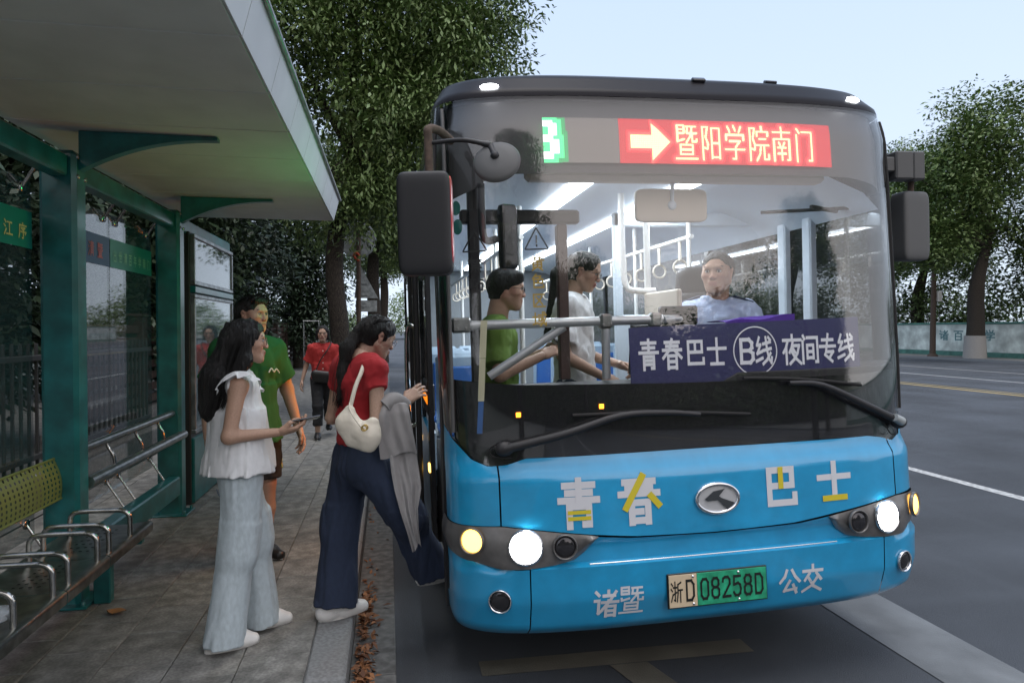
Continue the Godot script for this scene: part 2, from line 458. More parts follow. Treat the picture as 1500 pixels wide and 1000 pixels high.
func materials() -> void:
	var fine := noise_tex("fine", 0.09, 0.78, 1.0, FastNoiseLite.TYPE_SIMPLEX, 512, 3)
	var cloudy := noise_tex("cloudy", 0.012, 0.72, 1.0, FastNoiseLite.TYPE_SIMPLEX_SMOOTH, 512, 5, 0.15)
	var stain := noise_tex("stain", 0.02, 0.72, 1.0, FastNoiseLite.TYPE_SIMPLEX_SMOOTH, 1024, 6, 0.2)
	var grit := noise_tex("grit", 0.25, 0.25, 1.0, FastNoiseLite.TYPE_SIMPLEX, 1024, 3, 0.1)
	var weave := noise_tex("weave", 0.35, 0.0, 1.0, FastNoiseLite.TYPE_SIMPLEX, 512, 2)
	var rel := noise_tex("relief", 0.06, 0.0, 1.0, FastNoiseLite.TYPE_SIMPLEX, 512, 4)
	mt("asphalt", Color(0.205, 0.235, 0.280), 0.75, 0.0, {"vary": [grit, 0.9], "bump": [grit, 0.6], "coarse": [texs["cloudy"], 0.06]})
	mt("ground", Color(0.10, 0.11, 0.09), 0.95, 0.0, {"vary": [stain, 0.1]})
	mt("paver_a", Color(0.335, 0.330, 0.308), 0.75, 0.0, {"vary": [fine, 0.9], "coarse": [stain, 0.35], "bump": [fine, 0.12]})
	mt("paver_b", Color(0.305, 0.303, 0.285), 0.75, 0.0, {"vary": [fine, 0.9], "coarse": [stain, 0.28], "bump": [fine, 0.12]})
	mt("paver_c", Color(0.36, 0.350, 0.318), 0.78, 0.0, {"vary": [fine, 0.9], "coarse": [stain, 0.4], "bump": [fine, 0.12]})
	mt("joint", Color(0.05, 0.05, 0.045), 0.95, 0.0, {"vary": [fine, 0.8]})
	mt("kerbstone", Color(0.25, 0.26, 0.265), 0.7, 0.0, {"vary": [fine, 0.7], "bump": [fine, 0.1]})
	mt("gutter", Color(0.16, 0.165, 0.165), 0.8, 0.0, {"vary": [stain, 0.6], "bump": [fine, 0.1]})
	mt("old_white", Color(0.185, 0.20, 0.21), 0.7, 0.0, {"vary": [noise_tex("worn", 0.006, 0.72, 1.0, FastNoiseLite.TYPE_SIMPLEX_SMOOTH, 1024, 7), 0.35], "bump": [grit, 0.2]})
	mt("road_white", Color(0.62, 0.63, 0.62), 0.6, 0.0, {"vary": [stain, 0.7]})
	mt("road_yellow", Color(0.62, 0.46, 0.16), 0.6, 0.0, {"vary": [stain, 0.7]})
	mt("old_yellow", Color(0.155, 0.145, 0.115), 0.7, 0.0, {"vary": [texs["worn"], 0.35], "bump": [grit, 0.2]})
	mt("leaf_dry", Color(1, 1, 1), 0.7, 0.0, {"vc": true})
	# shelter
	mt("teal_paint", Color(0.015, 0.18, 0.185), 0.32, 0.0, {"vary": [cloudy, 0.7], "coat": 0.3})
	mt("canopy_panel", Color(0.62, 0.64, 0.61), 0.42, 0.0, {"vary": [noise_tex("faint", 0.01, 0.92, 1.0), 0.5]})
	mt("backrest_olive", Color(0.17, 0.20, 0.05), 0.4, 0.1)  # yellow-green base colour of the backrest sheets and their rims
	mt("fascia_panel", Color(0.62, 0.63, 0.64), 0.35, 0.2, {"vary": [texs["faint"], 0.4]})
	mt("steel", Color(0.62, 0.62, 0.60), 0.2, 1.0, {"vary": [cloudy, 2.0]})
	mt("brushed", Color(0.42, 0.43, 0.42), 0.32, 0.9, {"vary": [cloudy, 1.5]})
	mt("seat_steel", Color(0.30, 0.31, 0.29), 0.3, 0.95, {"vary": [cloudy, 1.5]})
	mt("shelter_glass", Color(0.02, 0.03, 0.03, 0.22), 0.02, 0.0, {"glass": true})
	mt("cabinet_glass", Color(0.05, 0.10, 0.10, 0.25), 0.03, 0.0, {"glass": true})
	mt("band_green", Color(0.01, 0.22, 0.17), 0.4)
	mt("band_blue", Color(0.008, 0.055, 0.17), 0.4)
	mt("print_gold", Color(0.62, 0.55, 0.22), 0.5)
	mt("print_pale", Color(0.25, 0.55, 0.40), 0.5)
	mt("print_red", Color(0.55, 0.12, 0.16), 0.5)
	mt("alu", Color(0.55, 0.56, 0.57), 0.35, 0.8, {"vary": [cloudy, 1.0]})
	mt("dark_frame", Color(0.03, 0.032, 0.034), 0.4)
	mt("poster", Color(0.22, 0.42, 0.43), 0.5, 0.0, {"vary": [stain, 0.9]})
	mt("poster_grey", Color(0.16, 0.17, 0.17), 0.5, 0.0, {"vary": [stain, 0.9]})
	# street
	mt("fence_brown", Color(0.085, 0.052, 0.04), 0.7, 0.0, {"vary": [stain, 1.0]})
	mt("fence_grey", Color(0.05, 0.052, 0.052), 0.6)
	mt("plinth", Color(0.20, 0.195, 0.18), 0.9, 0.0, {"vary": [stain, 0.6]})
	mt("wall_mint", Color(0.78, 0.85, 0.79), 0.85, 0.0, {"vary": [cloudy, 0.15]})
	mt("wall_green", Color(0.10, 0.27, 0.22), 0.8, 0.0, {"vary": [cloudy, 0.2]})
	mt("wall_ink", Color(0.10, 0.21, 0.22), 0.8)
	mt("bark", Color(0.105, 0.085, 0.066), 0.95, 0.0, {"vary": [noise_tex("barks", 0.03, 0.35, 1.0, FastNoiseLite.TYPE_SIMPLEX, 512, 5), Vector3(2.4, 0.6, 2.4)], "bump": [rel, 2.5]})
	mt("limewash", Color(0.45, 0.43, 0.40), 0.9, 0.0, {"vary": [stain, 1.0]})
	mt("wood_pole", Color(0.12, 0.085, 0.065), 0.9, 0.0, {"vary": [stain, 1.0]})
	mt("sign_back", Color(0.40, 0.44, 0.45), 0.55, 0.0, {"vary": [cloudy, 1.2]})
	mt("rust", Color(0.22, 0.075, 0.03), 0.9)
	mt("white_paint", Color(0.72, 0.72, 0.70), 0.5)
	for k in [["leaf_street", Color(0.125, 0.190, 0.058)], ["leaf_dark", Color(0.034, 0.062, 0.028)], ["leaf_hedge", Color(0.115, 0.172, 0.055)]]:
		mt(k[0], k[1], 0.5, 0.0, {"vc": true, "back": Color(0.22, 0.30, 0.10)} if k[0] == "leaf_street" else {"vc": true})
	# bus
	mt("bus_blue", Color(0.012, 0.36, 0.68), 0.33, 0.0, {"coat": 0.8, "coat_rough": 0.06, "vary": [noise_tex("dust", 0.02, 0.91, 1.0, FastNoiseLite.TYPE_SIMPLEX_SMOOTH, 512, 5), 0.8], "coarse": [texs["dust"], 0.23]})
	mt("bus_black", Color(0.012, 0.012, 0.014), 0.22, 0.0, {"coat": 0.6})
	mt("bus_matt", Color(0.018, 0.018, 0.02), 0.55, 0.0, {"bump": [fine, 0.05, 2.0]})
	mt("rubber", Color(0.012, 0.012, 0.012), 0.85)
	mt("gap", Color(0.004, 0.004, 0.005), 0.9)
	mt("roof_cap", Color(0.016, 0.015, 0.018), 0.35, 0.0, {"spec": 0.22})
	mt("grey_plastic", Color(0.085, 0.086, 0.086), 0.6, 0.0, {"bump": [fine, 0.04, 3.0]})
	mt("mirror_shell", Color(0.014, 0.015, 0.018), 0.5, 0.0, {"bump": [grit, 0.05, 1.2]})
	mt("red_film", Color(0.42, 0.012, 0.02), 0.3)
	mt("lamp_bowl", Color(0.20, 0.195, 0.19), 0.28, 0.35, {"vary": [cloudy, 1.5]})
	mt("chrome", Color(0.75, 0.76, 0.78), 0.08, 1.0)
	mt("lens", Color(0.6, 0.62, 0.64, 0.12), 0.02, 0.0, {"glass": true})
	mt("windscreen", Color(0.02, 0.03, 0.03, 0.03), 0.0, 0.0, {"glass": true, "spec": 0.5})
	mt("side_glass", Color(0.01, 0.012, 0.012, 0.45), 0.02, 0.0, {"glass": true})
	mt("decal_white", Color(0.62, 0.63, 0.66), 0.4)
	mt("decal_yellow", Color(0.60, 0.50, 0.03), 0.4)
	mt("plate_green", Color(0.03, 0.46, 0.24), 0.35, 0.0, {"vary": [cloudy, 2.0]})
	mt("plate_cream", Color(0.62, 0.50, 0.34), 0.35)
	mt("plate_ink", Color(0.008, 0.01, 0.01), 0.4)
	mt("headlight_glow", Color(1.0, 0.98, 0.95), 0.3, 0.0, {"glow": 26.0})
	mt("amber_light_glow", Color(1.0, 0.55, 0.10), 0.3, 0.0, {"glow": 3.2})
	mt("marker_light_glow", Color(0.95, 0.98, 1.0), 0.3, 0.0, {"glow": 20.0})
	mt("reflected_light_glow", Color(1.0, 0.28, 0.02), 0.3, 0.0, {"glow": 3.0})  # glowing colour for lamp reflections in the black glass
	mt("ceiling_light_glow", Color(0.86, 0.94, 1.0), 0.3, 0.0, {"glow": 5.0})
	mt("inner_white", Color(0.60, 0.67, 0.74), 0.5)
	mt("inner_beige", Color(0.58, 0.52, 0.44), 0.6)
	mt("inner_grey", Color(0.22, 0.24, 0.26), 0.6)
	mt("dash_black", Color(0.02, 0.02, 0.022), 0.6, 0.0, {"bump": [fine, 0.05, 3.0]})
	mt("seat_blue", Color(0.03, 0.12, 0.36), 0.6)
	mt("seat_shell", Color(0.32, 0.42, 0.52), 0.5)
	mt("rail_grey", Color(0.50, 0.52, 0.53), 0.35, 0.5)
	mt("rail_white", Color(0.72, 0.72, 0.70), 0.4)
	mt("banner", Color(0.024, 0.026, 0.105), 0.5)
	mt("banner_ink", Color(0.80, 0.82, 0.86), 0.5)
	mt("sticker_gold", Color(0.45, 0.30, 0.05), 0.5)
	mt("sticker_dark", Color(0.05, 0.05, 0.05), 0.5)
	mt("sticker_green", Color(0.02, 0.16, 0.13), 0.5)
	mt("sticker_cream", Color(0.62, 0.60, 0.42), 0.5)
	mt("sticker_blue", Color(0.04, 0.14, 0.40), 0.5)

# ------------------------------------------------------------------ ground, road, pavement
func sheet(x0: float, x1: float, z0: float, z1: float, y: float) -> MB:
	var mb := MB.new()
	mb.quad(Vector3(x0, y, z1), Vector3(x1, y, z1), Vector3(x1, y, z0), Vector3(x0, y, z0))
	return mb

func build_ground() -> void:
	ground("ground", sheet(-900, 900, -900, 900, -0.06), mats.ground)
	var road := ground("road", sheet(-0.30, 31.2, -420, 140, 0.0), mats.asphalt)
	part(road, "lane_line", sheet(2.63, 3.09, -60, 30, 0.004), mats.old_white)
	part(road, "lane_line", sheet(6.22, 6.36, -200, 60, 0.004), mats.road_white)
	part(road, "lane_line", sheet(15.95, 16.13, -200, 60, 0.004), mats.road_yellow)
	part(road, "lane_line", sheet(16.45, 16.55, -200, 60, 0.004), mats.road_yellow)
	part(road, "lane_line", sheet(19.95, 20.11, -200, 60, 0.004), mats.road_white)
	part(road, "lane_line", sheet(24.0, 24.14, -200, 60, 0.004), mats.road_white)
	part(road, "stop_box_line", sheet(0.45, 1.90, -3.44, -3.29, 0.004), mats.old_yellow)
	var dg := MB.new()
	dg.quad(Vector3(1.10, 0.004, -3.285), Vector3(1.30, 0.004, -3.285), Vector3(1.62, 0.004, -2.2), Vector3(1.42, 0.004, -2.2))
	part(road, "stop_box_line", dg, mats.old_yellow)
	# gutter slabs
	var gut := ground("gutter", sheet(-0.20, 0.035, -120, 60, 0.002), mats.joint)
	var gm := MB.new()
	gm.box(Vector3(0, -0.02, 0), Vector3(0.225, 0.052, 0.99), Basis(), 0.004)
	var gmesh := gm.mesh()
	for k in 26:
		part(gut, "gutter_slab", gmesh, mats.gutter, Vector3(-0.078, 0.004, -1.9 - k + 0.018))
	# kerb stones
	var kb := MB.new()
	kb.box(Vector3(-0.285, 0.055, -80), Vector3(0.165, 0.17, 220))
	var kerb := ground("kerb", kb, mats.kerbstone)
	var km := MB.new()
	km.box(Vector3.ZERO, Vector3(0.184, 0.30, 0.992), Basis(), 0.012)
	var kmesh := km.mesh()
	for k in 26:
		part(kerb, "kerb_stone", kmesh, mats.kerbstone, Vector3(-0.284, 0.0 + rng.randf_range(-0.001, 0.002), -1.6 - k))
	# pavers
	var pave := ground("pavement", sheet(-9.0, -0.37, -160, 60, 0.138), mats.joint)
	var far := MB.new()
	far.quad(Vector3(-9, 0.148, -160), Vector3(-0.376, 0.148, -160), Vector3(-0.376, 0.148, -12.4), Vector3(-9, 0.148, -12.4))
	far.quad(Vector3(-9, 0.148, -12.4), Vector3(-2.88, 0.148, -12.4), Vector3(-2.88, 0.148, 60), Vector3(-9, 0.148, 60))
	far.quad(Vector3(-2.88, 0.148, -2.0), Vector3(-0.376, 0.148, -2.0), Vector3(-0.376, 0.148, 60), Vector3(-2.88, 0.148, 60))
	part(pave, "plain_paving", far, mats.paver_b)
	var pms := []
	for k in 3:
		var pm := MB.new()
		pm.box(Vector3.ZERO, Vector3(0.3065, 0.05, 0.3415), Basis(), 0.004)
		pms.append(pm.mesh())
	var names := ["paver_a", "paver_b", "paver_c"]
	for i in 8:
		var off := 0.17 * (i % 2) + 0.01
		for j in 30:
			var x := -0.53 - 0.31 * i
			var z := -2.18 - 0.345 * j - off
			if z < -12.3: continue
			var o := part(pave, "paver", pms[rng.randi() % 3], mats[names[rng.randi() % 3]], Vector3(x, 0.125 + rng.randf_range(-0.0015, 0.0015), z))
			o.rotation = Vector3(rng.randf_range(-0.004, 0.004), 0, rng.randf_range(-0.004, 0.004))
	# far side of the road
	var fk := MB.new()
	fk.box(Vector3(31.3, 0.06, -100), Vector3(0.25, 0.16, 400))
	ground("far_kerb", fk, mats.kerbstone)
	ground("far_pavement", sheet(31.4, 60, -420, 140, 0.13), mats.paver_b)
	# fallen leaves lying in the gutter
	var leaf := MB.new()
	leaf.quad(Vector3(0, 0, -0.028), Vector3(0.013, 0.006, 0), Vector3(0, 0, 0.03), Vector3(-0.012, 0.007, 0.002))
	var spots := []
	for k in 420:
		var c := [-2.75, -3.15, -3.3, -3.55, -3.95, -4.3][rng.randi() % 6] as float
		var z := c + rng.randfn() * 0.16
		var x := -0.165 + absf(rng.randfn()) * 0.045
		if x > 0.03: continue
		spots.append([Vector3(x, 0.013 + rng.randf() * 0.03, z), 1.0])
	for k in 60:
		spots.append([Vector3(-0.17 + absf(rng.randfn()) * 0.06, 0.014, -rng.randf_range(4.0, 12.0)), 1.0])
	var mm := MultiMesh.new()
	mm.transform_format = MultiMesh.TRANSFORM_3D
	mm.use_colors = true
	mm.mesh = leaf.mesh()
	mm.instance_count = spots.size()
	for k in spots.size():
		var b := Basis.from_euler(Vector3(rng.randf_range(-0.6, 0.6), rng.randf() * TAU, rng.randf_range(-0.6, 0.6))).scaled(Vector3.ONE * rng.randf_range(0.6, 1.15))
		mm.set_instance_transform(k, Transform3D(b, spots[k][0]))
		var w := rng.randf()
		mm.set_instance_color(k, Color(0.10, 0.04, 0.02).lerp(Color(0.30, 0.13, 0.05), w))
	var mi := MultiMeshInstance3D.new()
	mi.name = "fallen_leaves"
	mi.multimesh = mm
	mi.material_override = mats.leaf_dry
	add_child(mi)
	tag(mi, "brown dry leaves heaped in the gutter below the kerb", "leaves", "", "stuff")
	# a single curled leaf on the pavers near the bench
	var dl := MB.new()
	var rows := []
	for i in 7:
		var t := i / 6.0
		var w := sin(PI * clampf(t * 0.95 + 0.03, 0, 1)) * 0.035
		rows.append([Vector3(-w, 0.012 + 0.02 * absf(t - 0.5), t * 0.11), Vector3(0, 0.004 + 0.02 * t * t, t * 0.11), Vector3(w, 0.016, t * 0.11)])
	dl.col = Color(0.30, 0.14, 0.05)
	dl.grid(rows)
	var o := solo("dry_leaf", "single curled brown leaf on the pavers beside the green post", "leaf", dl, mats.leaf_dry, Vector3(-1.52, 0.151, -4.05))
	o.rotation.y = 1.3

# ------------------------------------------------------------------ bus shelter, bench, notice cabinet
func build_shelter() -> void:
	var s := thing("bus_shelter", "teal steel bus shelter with a flat grey canopy and glass back beside the kerb", "bus shelter")
	# posts: a square tube with rounded edges and a foot plate
	for z in [-2.30, -4.245, -6.16]:
		var pm := MB.new()
		pm.box(Vector3(-1.80, 1.42, z), Vector3(0.19, 2.56, 0.15), Basis(), 0.022)
		var p := part(s, "post", pm, mats.teal_paint)
		var fm := MB.new()
		fm.box(Vector3(-1.80, 0.158, z), Vector3(0.30, 0.014, 0.26), Basis(), 0.003)
		for bx in [-0.125, 0.125]:
			for bz in [-0.105, 0.105]:
				fm.lathe([Vector2(0, 0.03), Vector2(0.014, 0.03), Vector2(0.014, 0.0)], Transform3D(Basis(), Vector3(-1.80 + bx, 0.16, z + bz)), 6)
		part(p, "foot_plate", fm, mats.teal_paint)
		for by in [2.555, 2.665]:
			for bz in [-0.045, 0.045]:
				var bo := MB.new()
				bo.lathe([Vector2(0, 0.010), Vector2(0.011, 0.010), Vector2(0.013, 0.0)], Transform3D(Basis(Vector3(0, 0, 1), -PI / 2), Vector3(-1.705, by, z + bz)), 6)
				part(p, "bolt", bo, mats.steel)
		# curved bracket below the canopy
		var poly := PackedVector2Array()
		poly.append(Vector2(-1.705, 2.815)); poly.append(Vector2(-0.97, 2.815)); poly.append(Vector2(-0.97, 2.795))
		for i in 13:
			var t := i / 12.0
			poly.append(Vector2(lerpf(-0.98, -1.705, t), 2.795 - 0.20 * pow(t, 2.1)))
		var bm := MB.new()
		bm.prism(poly, 0.06, Transform3D(Basis(), Vector3(0, 0, z - 0.03)))
		part(s, "bracket", bm, mats.teal_paint)
	# beams
	for seg in [[-0.6, -2.222], [-2.378, -4.167], [-4.323, -6.082], [-6.238, -8.1]]:
		var bm := MB.new()
		bm.box(Vector3(-1.79, 2.61, (seg[0] + seg[1]) * 0.5), Vector3(0.10, 0.12, seg[0] - seg[1]), Basis(), 0.01)
		part(s, "beam", bm, mats.teal_paint)
	for seg in [[-4.323, -6.082], [-2.378, -4.167]]:
		var bm := MB.new()
		bm.box(Vector3(-1.76, 0.40, (seg[0] + seg[1]) * 0.5), Vector3(0.10, 0.16, seg[0] - seg[1]), Basis(), 0.01)
		part(s, "low_beam", bm, mats.teal_paint)
	# canopy: panels below, fascia panels along the road edge and the far end, a roof sheet above
	var z0 := -7.25
	for i in 10:
		var a := z0 + 0.64 * i
		var cm := MB.new()
		cm.box(Vector3(-1.28, 2.832, a + 0.32), Vector3(1.448, 0.024, 0.632), Basis(), 0.004)
		part(s, "canopy_panel", cm, mats.canopy_panel)
		var fm := MB.new()
		var poly := PackedVector2Array([Vector2(-0.553, 2.822), Vector2(-0.545, 2.822), Vector2(-0.492, 3.03), Vector2(-0.50, 3.034)])
		fm.prism(poly, 0.633, Transform3D(Basis(), Vector3(0, 0, a + 0.0035)))
		part(s, "fascia_panel", fm, mats.fascia_panel)
	var em := MB.new()
	em.prism(PackedVector2Array([Vector2(-2.0, 2.822), Vector2(-0.556, 2.822), Vector2(-0.503, 3.03), Vector2(-2.0, 3.03)]), 0.012, Transform3D(Basis(), Vector3(0, 0, z0 - 0.013)))
	part(s, "end_panel", em, mats.fascia_panel)
	var rm := MB.new()
	rm.box(Vector3(-1.26, 3.042, z0 + 3.2), Vector3(1.54, 0.015, 6.44))
	rm.box(Vector3(-1.28, 2.848, z0 + 3.2), Vector3(1.40, 0.006, 6.36))
	part(s, "roof_sheet", rm, mats.alu)
	var gm := MB.new()
	gm.tube([Vector3(-0.482, 3.036, z0 - 0.012), Vector3(-0.482, 3.036, z0 + 6.4)], 0.014, 8)
	part(s, "edge_trim", gm, mats.alu)
	# glass back: two panes to each bay, with a printed band and point clamps
	for bay in [[-2.40, -4.14], [-4.35, -6.05]]:
		var mid: float = (bay[0] + bay[1]) * 0.5
		for pn in [[bay[0], mid + 0.006], [mid - 0.006, bay[1]]]:
			var w: float = pn[0] - pn[1]
			var zc: float = (pn[0] + pn[1]) * 0.5
			var pm := MB.new()
			pm.box(Vector3(-1.92, 1.54, zc), Vector3(0.010, 1.94, w))
			var pane := part(s, "glass_pane", pm, mats.shelter_glass)
			var bands := [[pn[0], zc + 0.05, "band_blue"], [zc + 0.05, pn[1], "band_green"]] if bay[0] > -3.0 else [[pn[0], pn[1], "band_blue" if pn[0] == bay[0] else "band_green"]]
			for bd in bands:
				var dm := MB.new()
				dm.quad(Vector3(-1.911, 2.14, bd[0]), Vector3(-1.911, 2.14, bd[1]), Vector3(-1.911, 2.34, bd[1]), Vector3(-1.911, 2.34, bd[0]))
				var band := part(pane, "printed_band", dm, mats[bd[2]])
				band.name = "printed_band"
				var put := func(x: float, y: float, lift: float) -> Vector3: return Vector3(-1.909 + lift * 0.3, y, -x)
				var lm := MB.new()
				if bd[2] == "band_green":
					var text := "浙江序" if bay[0] > -3.0 else "出世清百年学南门"
					var n := text.length()
					for k in n:
						var cw: float = (bd[0] - bd[1] - 0.06) / n
						lm = MB.new()
						letter(lm, text[k], Vector2(-bd[0] + 0.03 + cw * (k + 0.5), 2.225), cw * 0.62, 0.085, 1.7, put)
						part(pane, "character", lm, mats.print_gold if bay[0] > -3.0 else mats.print_pale)
				elif bay[0] < -3.0:
					for k in 3:
						lm = MB.new()
						letter(lm, "尚清暨"[k], Vector2(-bd[0] + 0.40 + 0.14 * k, 2.235), 0.09, 0.10, 1.7, put)
						part(pane, "character", lm, mats.print_red)
			for cy in [2.46, 0.66]:
				for cz in [pn[0] - 0.10, pn[1] + 0.10]:
					var km := MB.new()
					km.lathe([Vector2(0, 0.012), Vector2(0.026, 0.012), Vector2(0.028, 0.0)], Transform3D(Basis(Vector3(0, 0, 1), -PI / 2), Vector3(-1.914, cy, cz)), 12)
					if cy > 1.0:
						km.tube([Vector3(-1.91, cy, cz), Vector3(-1.84, cy + 0.10, cz + 0.02)], 0.011, 6)
					else:
						km.tube([Vector3(-1.91, cy, cz), Vector3(-1.80, 0.48, cz)], 0.008, 6)
					part(s, "glass_clamp", km, mats.steel)
	# leaning rail between the two far posts
	var hm := MB.new()
	hm.tube([Vector3(-1.77, 1.005, -4.32), Vector3(-1.77, 1.005, -6.08)], 0.026, 12)
	var r1 := part(s, "leaning_rail", hm, mats.brushed)
	hm = MB.new()
	hm.tube([Vector3(-1.715, 0.815, -4.32), Vector3(-1.715, 0.815, -6.20)], 0.036, 14)
	part(s, "leaning_rail", hm, mats.brushed)
	for z in [-4.72, -5.22, -5.70]:
		var cm := MB.new()
		cm.tube(spline([Vector3(-1.77, 1.0, z), Vector3(-1.755, 0.955, z), Vector3(-1.725, 0.90, z), Vector3(-1.715, 0.83, z)], 4), 0.011, 8)
		part(r1, "rail_strut", cm, mats.steel)

	# bench
	var b := thing("bench", "steel bench with looped tube armrests and a perforated backrest under the shelter", "bench", Vector3(-1.56, 0.15, -3.4))
	var ob := Vector3(1.56, -0.15, 3.4)
	var zs := [-2.02, -2.655, -3.235, -3.70, -4.33]
	for k in zs.size() - 1:
		var rows := []
		for zz in [zs[k] - 0.003, zs[k + 1] + 0.003]:
			var row := []
			for q in [[-1.735, 0.595], [-1.70, 0.572], [-1.60, 0.560], [-1.50, 0.560], [-1.42, 0.572], [-1.385, 0.574], [-1.372, 0.566], [-1.370, 0.55], [-1.372, 0.515]]:
				row.append(Vector3(q[0], q[1], zz) + ob)
			rows.append(row)
		var sm := MB.new()
		sm.grid(rows)
		# rolled end lips
		part(b, "seat_panel", sm, mats.seat_steel)
		var dm := MB.new()
		for i in 7:
			for j in 5:
				dm.lathe([Vector2(0, 0.0005), Vector2(0.009, 0.0005)], Transform3D(Basis(), Vector3(-1.665 + 0.035 * j, 0.5635, lerpf(zs[k], zs[k + 1], 0.2 + 0.1 * i)) + ob), 8)
		var dots := part(b, "drain_holes", dm, mats.gap)
		dots.set_meta("kind", "stuff")
	for z in [-4.05, -3.76, -3.62, -3.31, -3.17, -2.86, -2.72, -2.40]:
		var am := MB.new()
		am.tube(spline([Vector3(-1.70, 0.56, z) + ob, Vector3(-1.70, 0.66, z) + ob, Vector3(-1.69, 0.695, z) + ob, Vector3(-1.65, 0.712, z) + ob, Vector3(-1.50, 0.713, z) + ob, Vector3(-1.44, 0.71, z) + ob, Vector3(-1.405, 0.685, z) + ob, Vector3(-1.40, 0.64, z) + ob, Vector3(-1.40, 0.565, z) + ob], 4), 0.0125, 10)
		part(b, "armrest", am, mats.steel)
	# perforated backrest, with real holes
	for seg in [[-2.15, -3.17], [-3.22, -4.20]]:
		var pm := MB.new()
		var nz := 24
		var ny := 8
		var place := func(u: float, w: float, d: float) -> Vector3:
			var y: float = lerpf(0.765, 0.985, w)
			return Vector3(-1.80 + 0.035 * (w - 0.2) * -1.0 + 0.02 * sin(w * PI) + d, y, lerpf(seg[0], seg[1], u)) + ob
		for i in nz:
			for j in ny:
				var q := []
				for cnr in [[0, 0], [0.5, 0], [1, 0], [1, 0.5], [1, 1], [0.5, 1], [0, 1], [0, 0.5]]:
					q.append(Vector2((i + cnr[0]) / float(nz), (j + cnr[1]) / float(ny)))
				var ring := []
				for k in 8:
					var a := TAU * k / 8.0 + PI * 1.25
					ring.append(Vector2((i + 0.5 + 0.21 * cos(a)) / nz, (j + 0.5 + 0.32 * sin(a)) / ny))
				for k in 8:
					var k2: int = (k + 1) % 8
					pm.quad(place.call(q[k].x, q[k].y, 0.0), place.call(q[k2].x, q[k2].y, 0.0), place.call(ring[k2].x, ring[k2].y, 0.0), place.call(ring[k].x, ring[k].y, 0.0))
		var o := part(b, "backrest", pm, mats.backrest_olive)
		o.name = "backrest"
		var fm := MB.new()
		for e in [0.0, 1.0]:
			fm.tube([place.call(0.0, e, 0.0), place.call(1.0, e, 0.0)], 0.007, 6)
			fm.tube([place.call(e, 0.0, 0.0), place.call(e, 1.0, 0.0)], 0.007, 6)
		part(o, "rim", fm, mats.backrest_olive)
	for z in [-2.35, -4.22]:
		var lm := MB.new()
		lm.box(Vector3(-1.56, 0.505, z) + ob, Vector3(0.34, 0.06, 0.05), Basis(), 0.005)
		part(b, "crossbar", lm, mats.teal_paint)
		lm = MB.new()
		lm.box(Vector3(-1.60, 0.31, z) + ob, Vector3(0.09, 0.32, 0.06), Basis(), 0.006)
		part(b, "leg", lm, mats.teal_paint)

	# a clear plastic bag left on the seat
	var bag := MB.new()
	var rows2 := []
	for i in 9:
		var th := PI * i / 8.0
		var ring := []
		for j in 18:
			var a := TAU * j / 18.0
			var wob := 1.0 + 0.22 * sin(3.0 * a + 1.7 * i) + 0.12 * sin(7.0 * a - 2.0 * i)
			ring.append(Vector3(sin(th) * cos(a) * 0.055 * wob, 0.035 - cos(th) * 0.034, sin(th) * sin(a) * 0.085 * wob))
		rows2.append(ring)
	bag.grid(rows2, true)
	solo("plastic_bag", "crumpled clear plastic bag lying on the steel bench seat", "bag", bag, mt("film", Color(0.7, 0.75, 0.78, 0.35), 0.12, 0.0, {"glass": true}), Vector3(-1.50, 0.562, -2.92))

	# notice cabinet behind the last post
	var c := thing("notice_cabinet", "tall framed notice cabinet with two glazed panels at the end of the shelter", "notice board", Vector3(-1.72, 0.15, -7.2))
	var oc := Vector3(1.72, -0.15, 7.2)
	var km := MB.new()
	km.box(Vector3(-1.76, 1.36, -7.2) + oc, Vector3(0.08, 2.42, 1.54), Basis(), 0.008)
	part(c, "cabinet_body", km, mats.dark_frame)
	for pn in [[2.10, 2.55, "poster_grey"], [0.78, 2.02, "poster"]]:
		var fm := MB.new()
		var za := -6.44
		var zb := -7.95
		for e in [[pn[0], pn[0] + 0.035], [pn[1] - 0.035, pn[1]]]:
			fm.box(Vector3(-1.70, (e[0] + e[1]) * 0.5, (za + zb) * 0.5) + oc, Vector3(0.045, 0.035, za - zb), Basis(), 0.005)
		for e in [za - 0.0175, zb + 0.0175]:
			fm.box(Vector3(-1.70, (pn[0] + pn[1]) * 0.5, e) + oc, Vector3(0.043, pn[1] - pn[0] - 0.074, 0.035), Basis(), 0.005)
		var fr := part(c, "panel_frame", fm, mats.alu)
		var sm := MB.new()
		sm.box(Vector3(-1.716, (pn[0] + pn[1]) * 0.5, (za + zb) * 0.5) + oc, Vector3(0.006, pn[1] - pn[0] - 0.08, za - zb - 0.08))
		part(c, "notice_sheet", sm, mats[pn[2]])
		sm = MB.new()
		sm.box(Vector3(-1.694, (pn[0] + pn[1]) * 0.5, (za + zb) * 0.5) + oc, Vector3(0.005, pn[1] - pn[0] - 0.072, za - zb - 0.072))
		part(fr, "glass_pane", sm, mats.cabinet_glass)
	km = MB.new()
	km.box(Vector3(-1.70, 2.06, -7.195) + oc, Vector3(0.05, 0.06, 1.50), Basis(), 0.006)
	part(c, "header_strip", km, mats.teal_paint)
	km = MB.new()
	km.box(Vector3(-1.74, 0.45, -7.2) + oc, Vector3(0.09, 0.58, 1.50), Basis(), 0.01)
	part(c, "base_panel", km, mats.teal_paint)

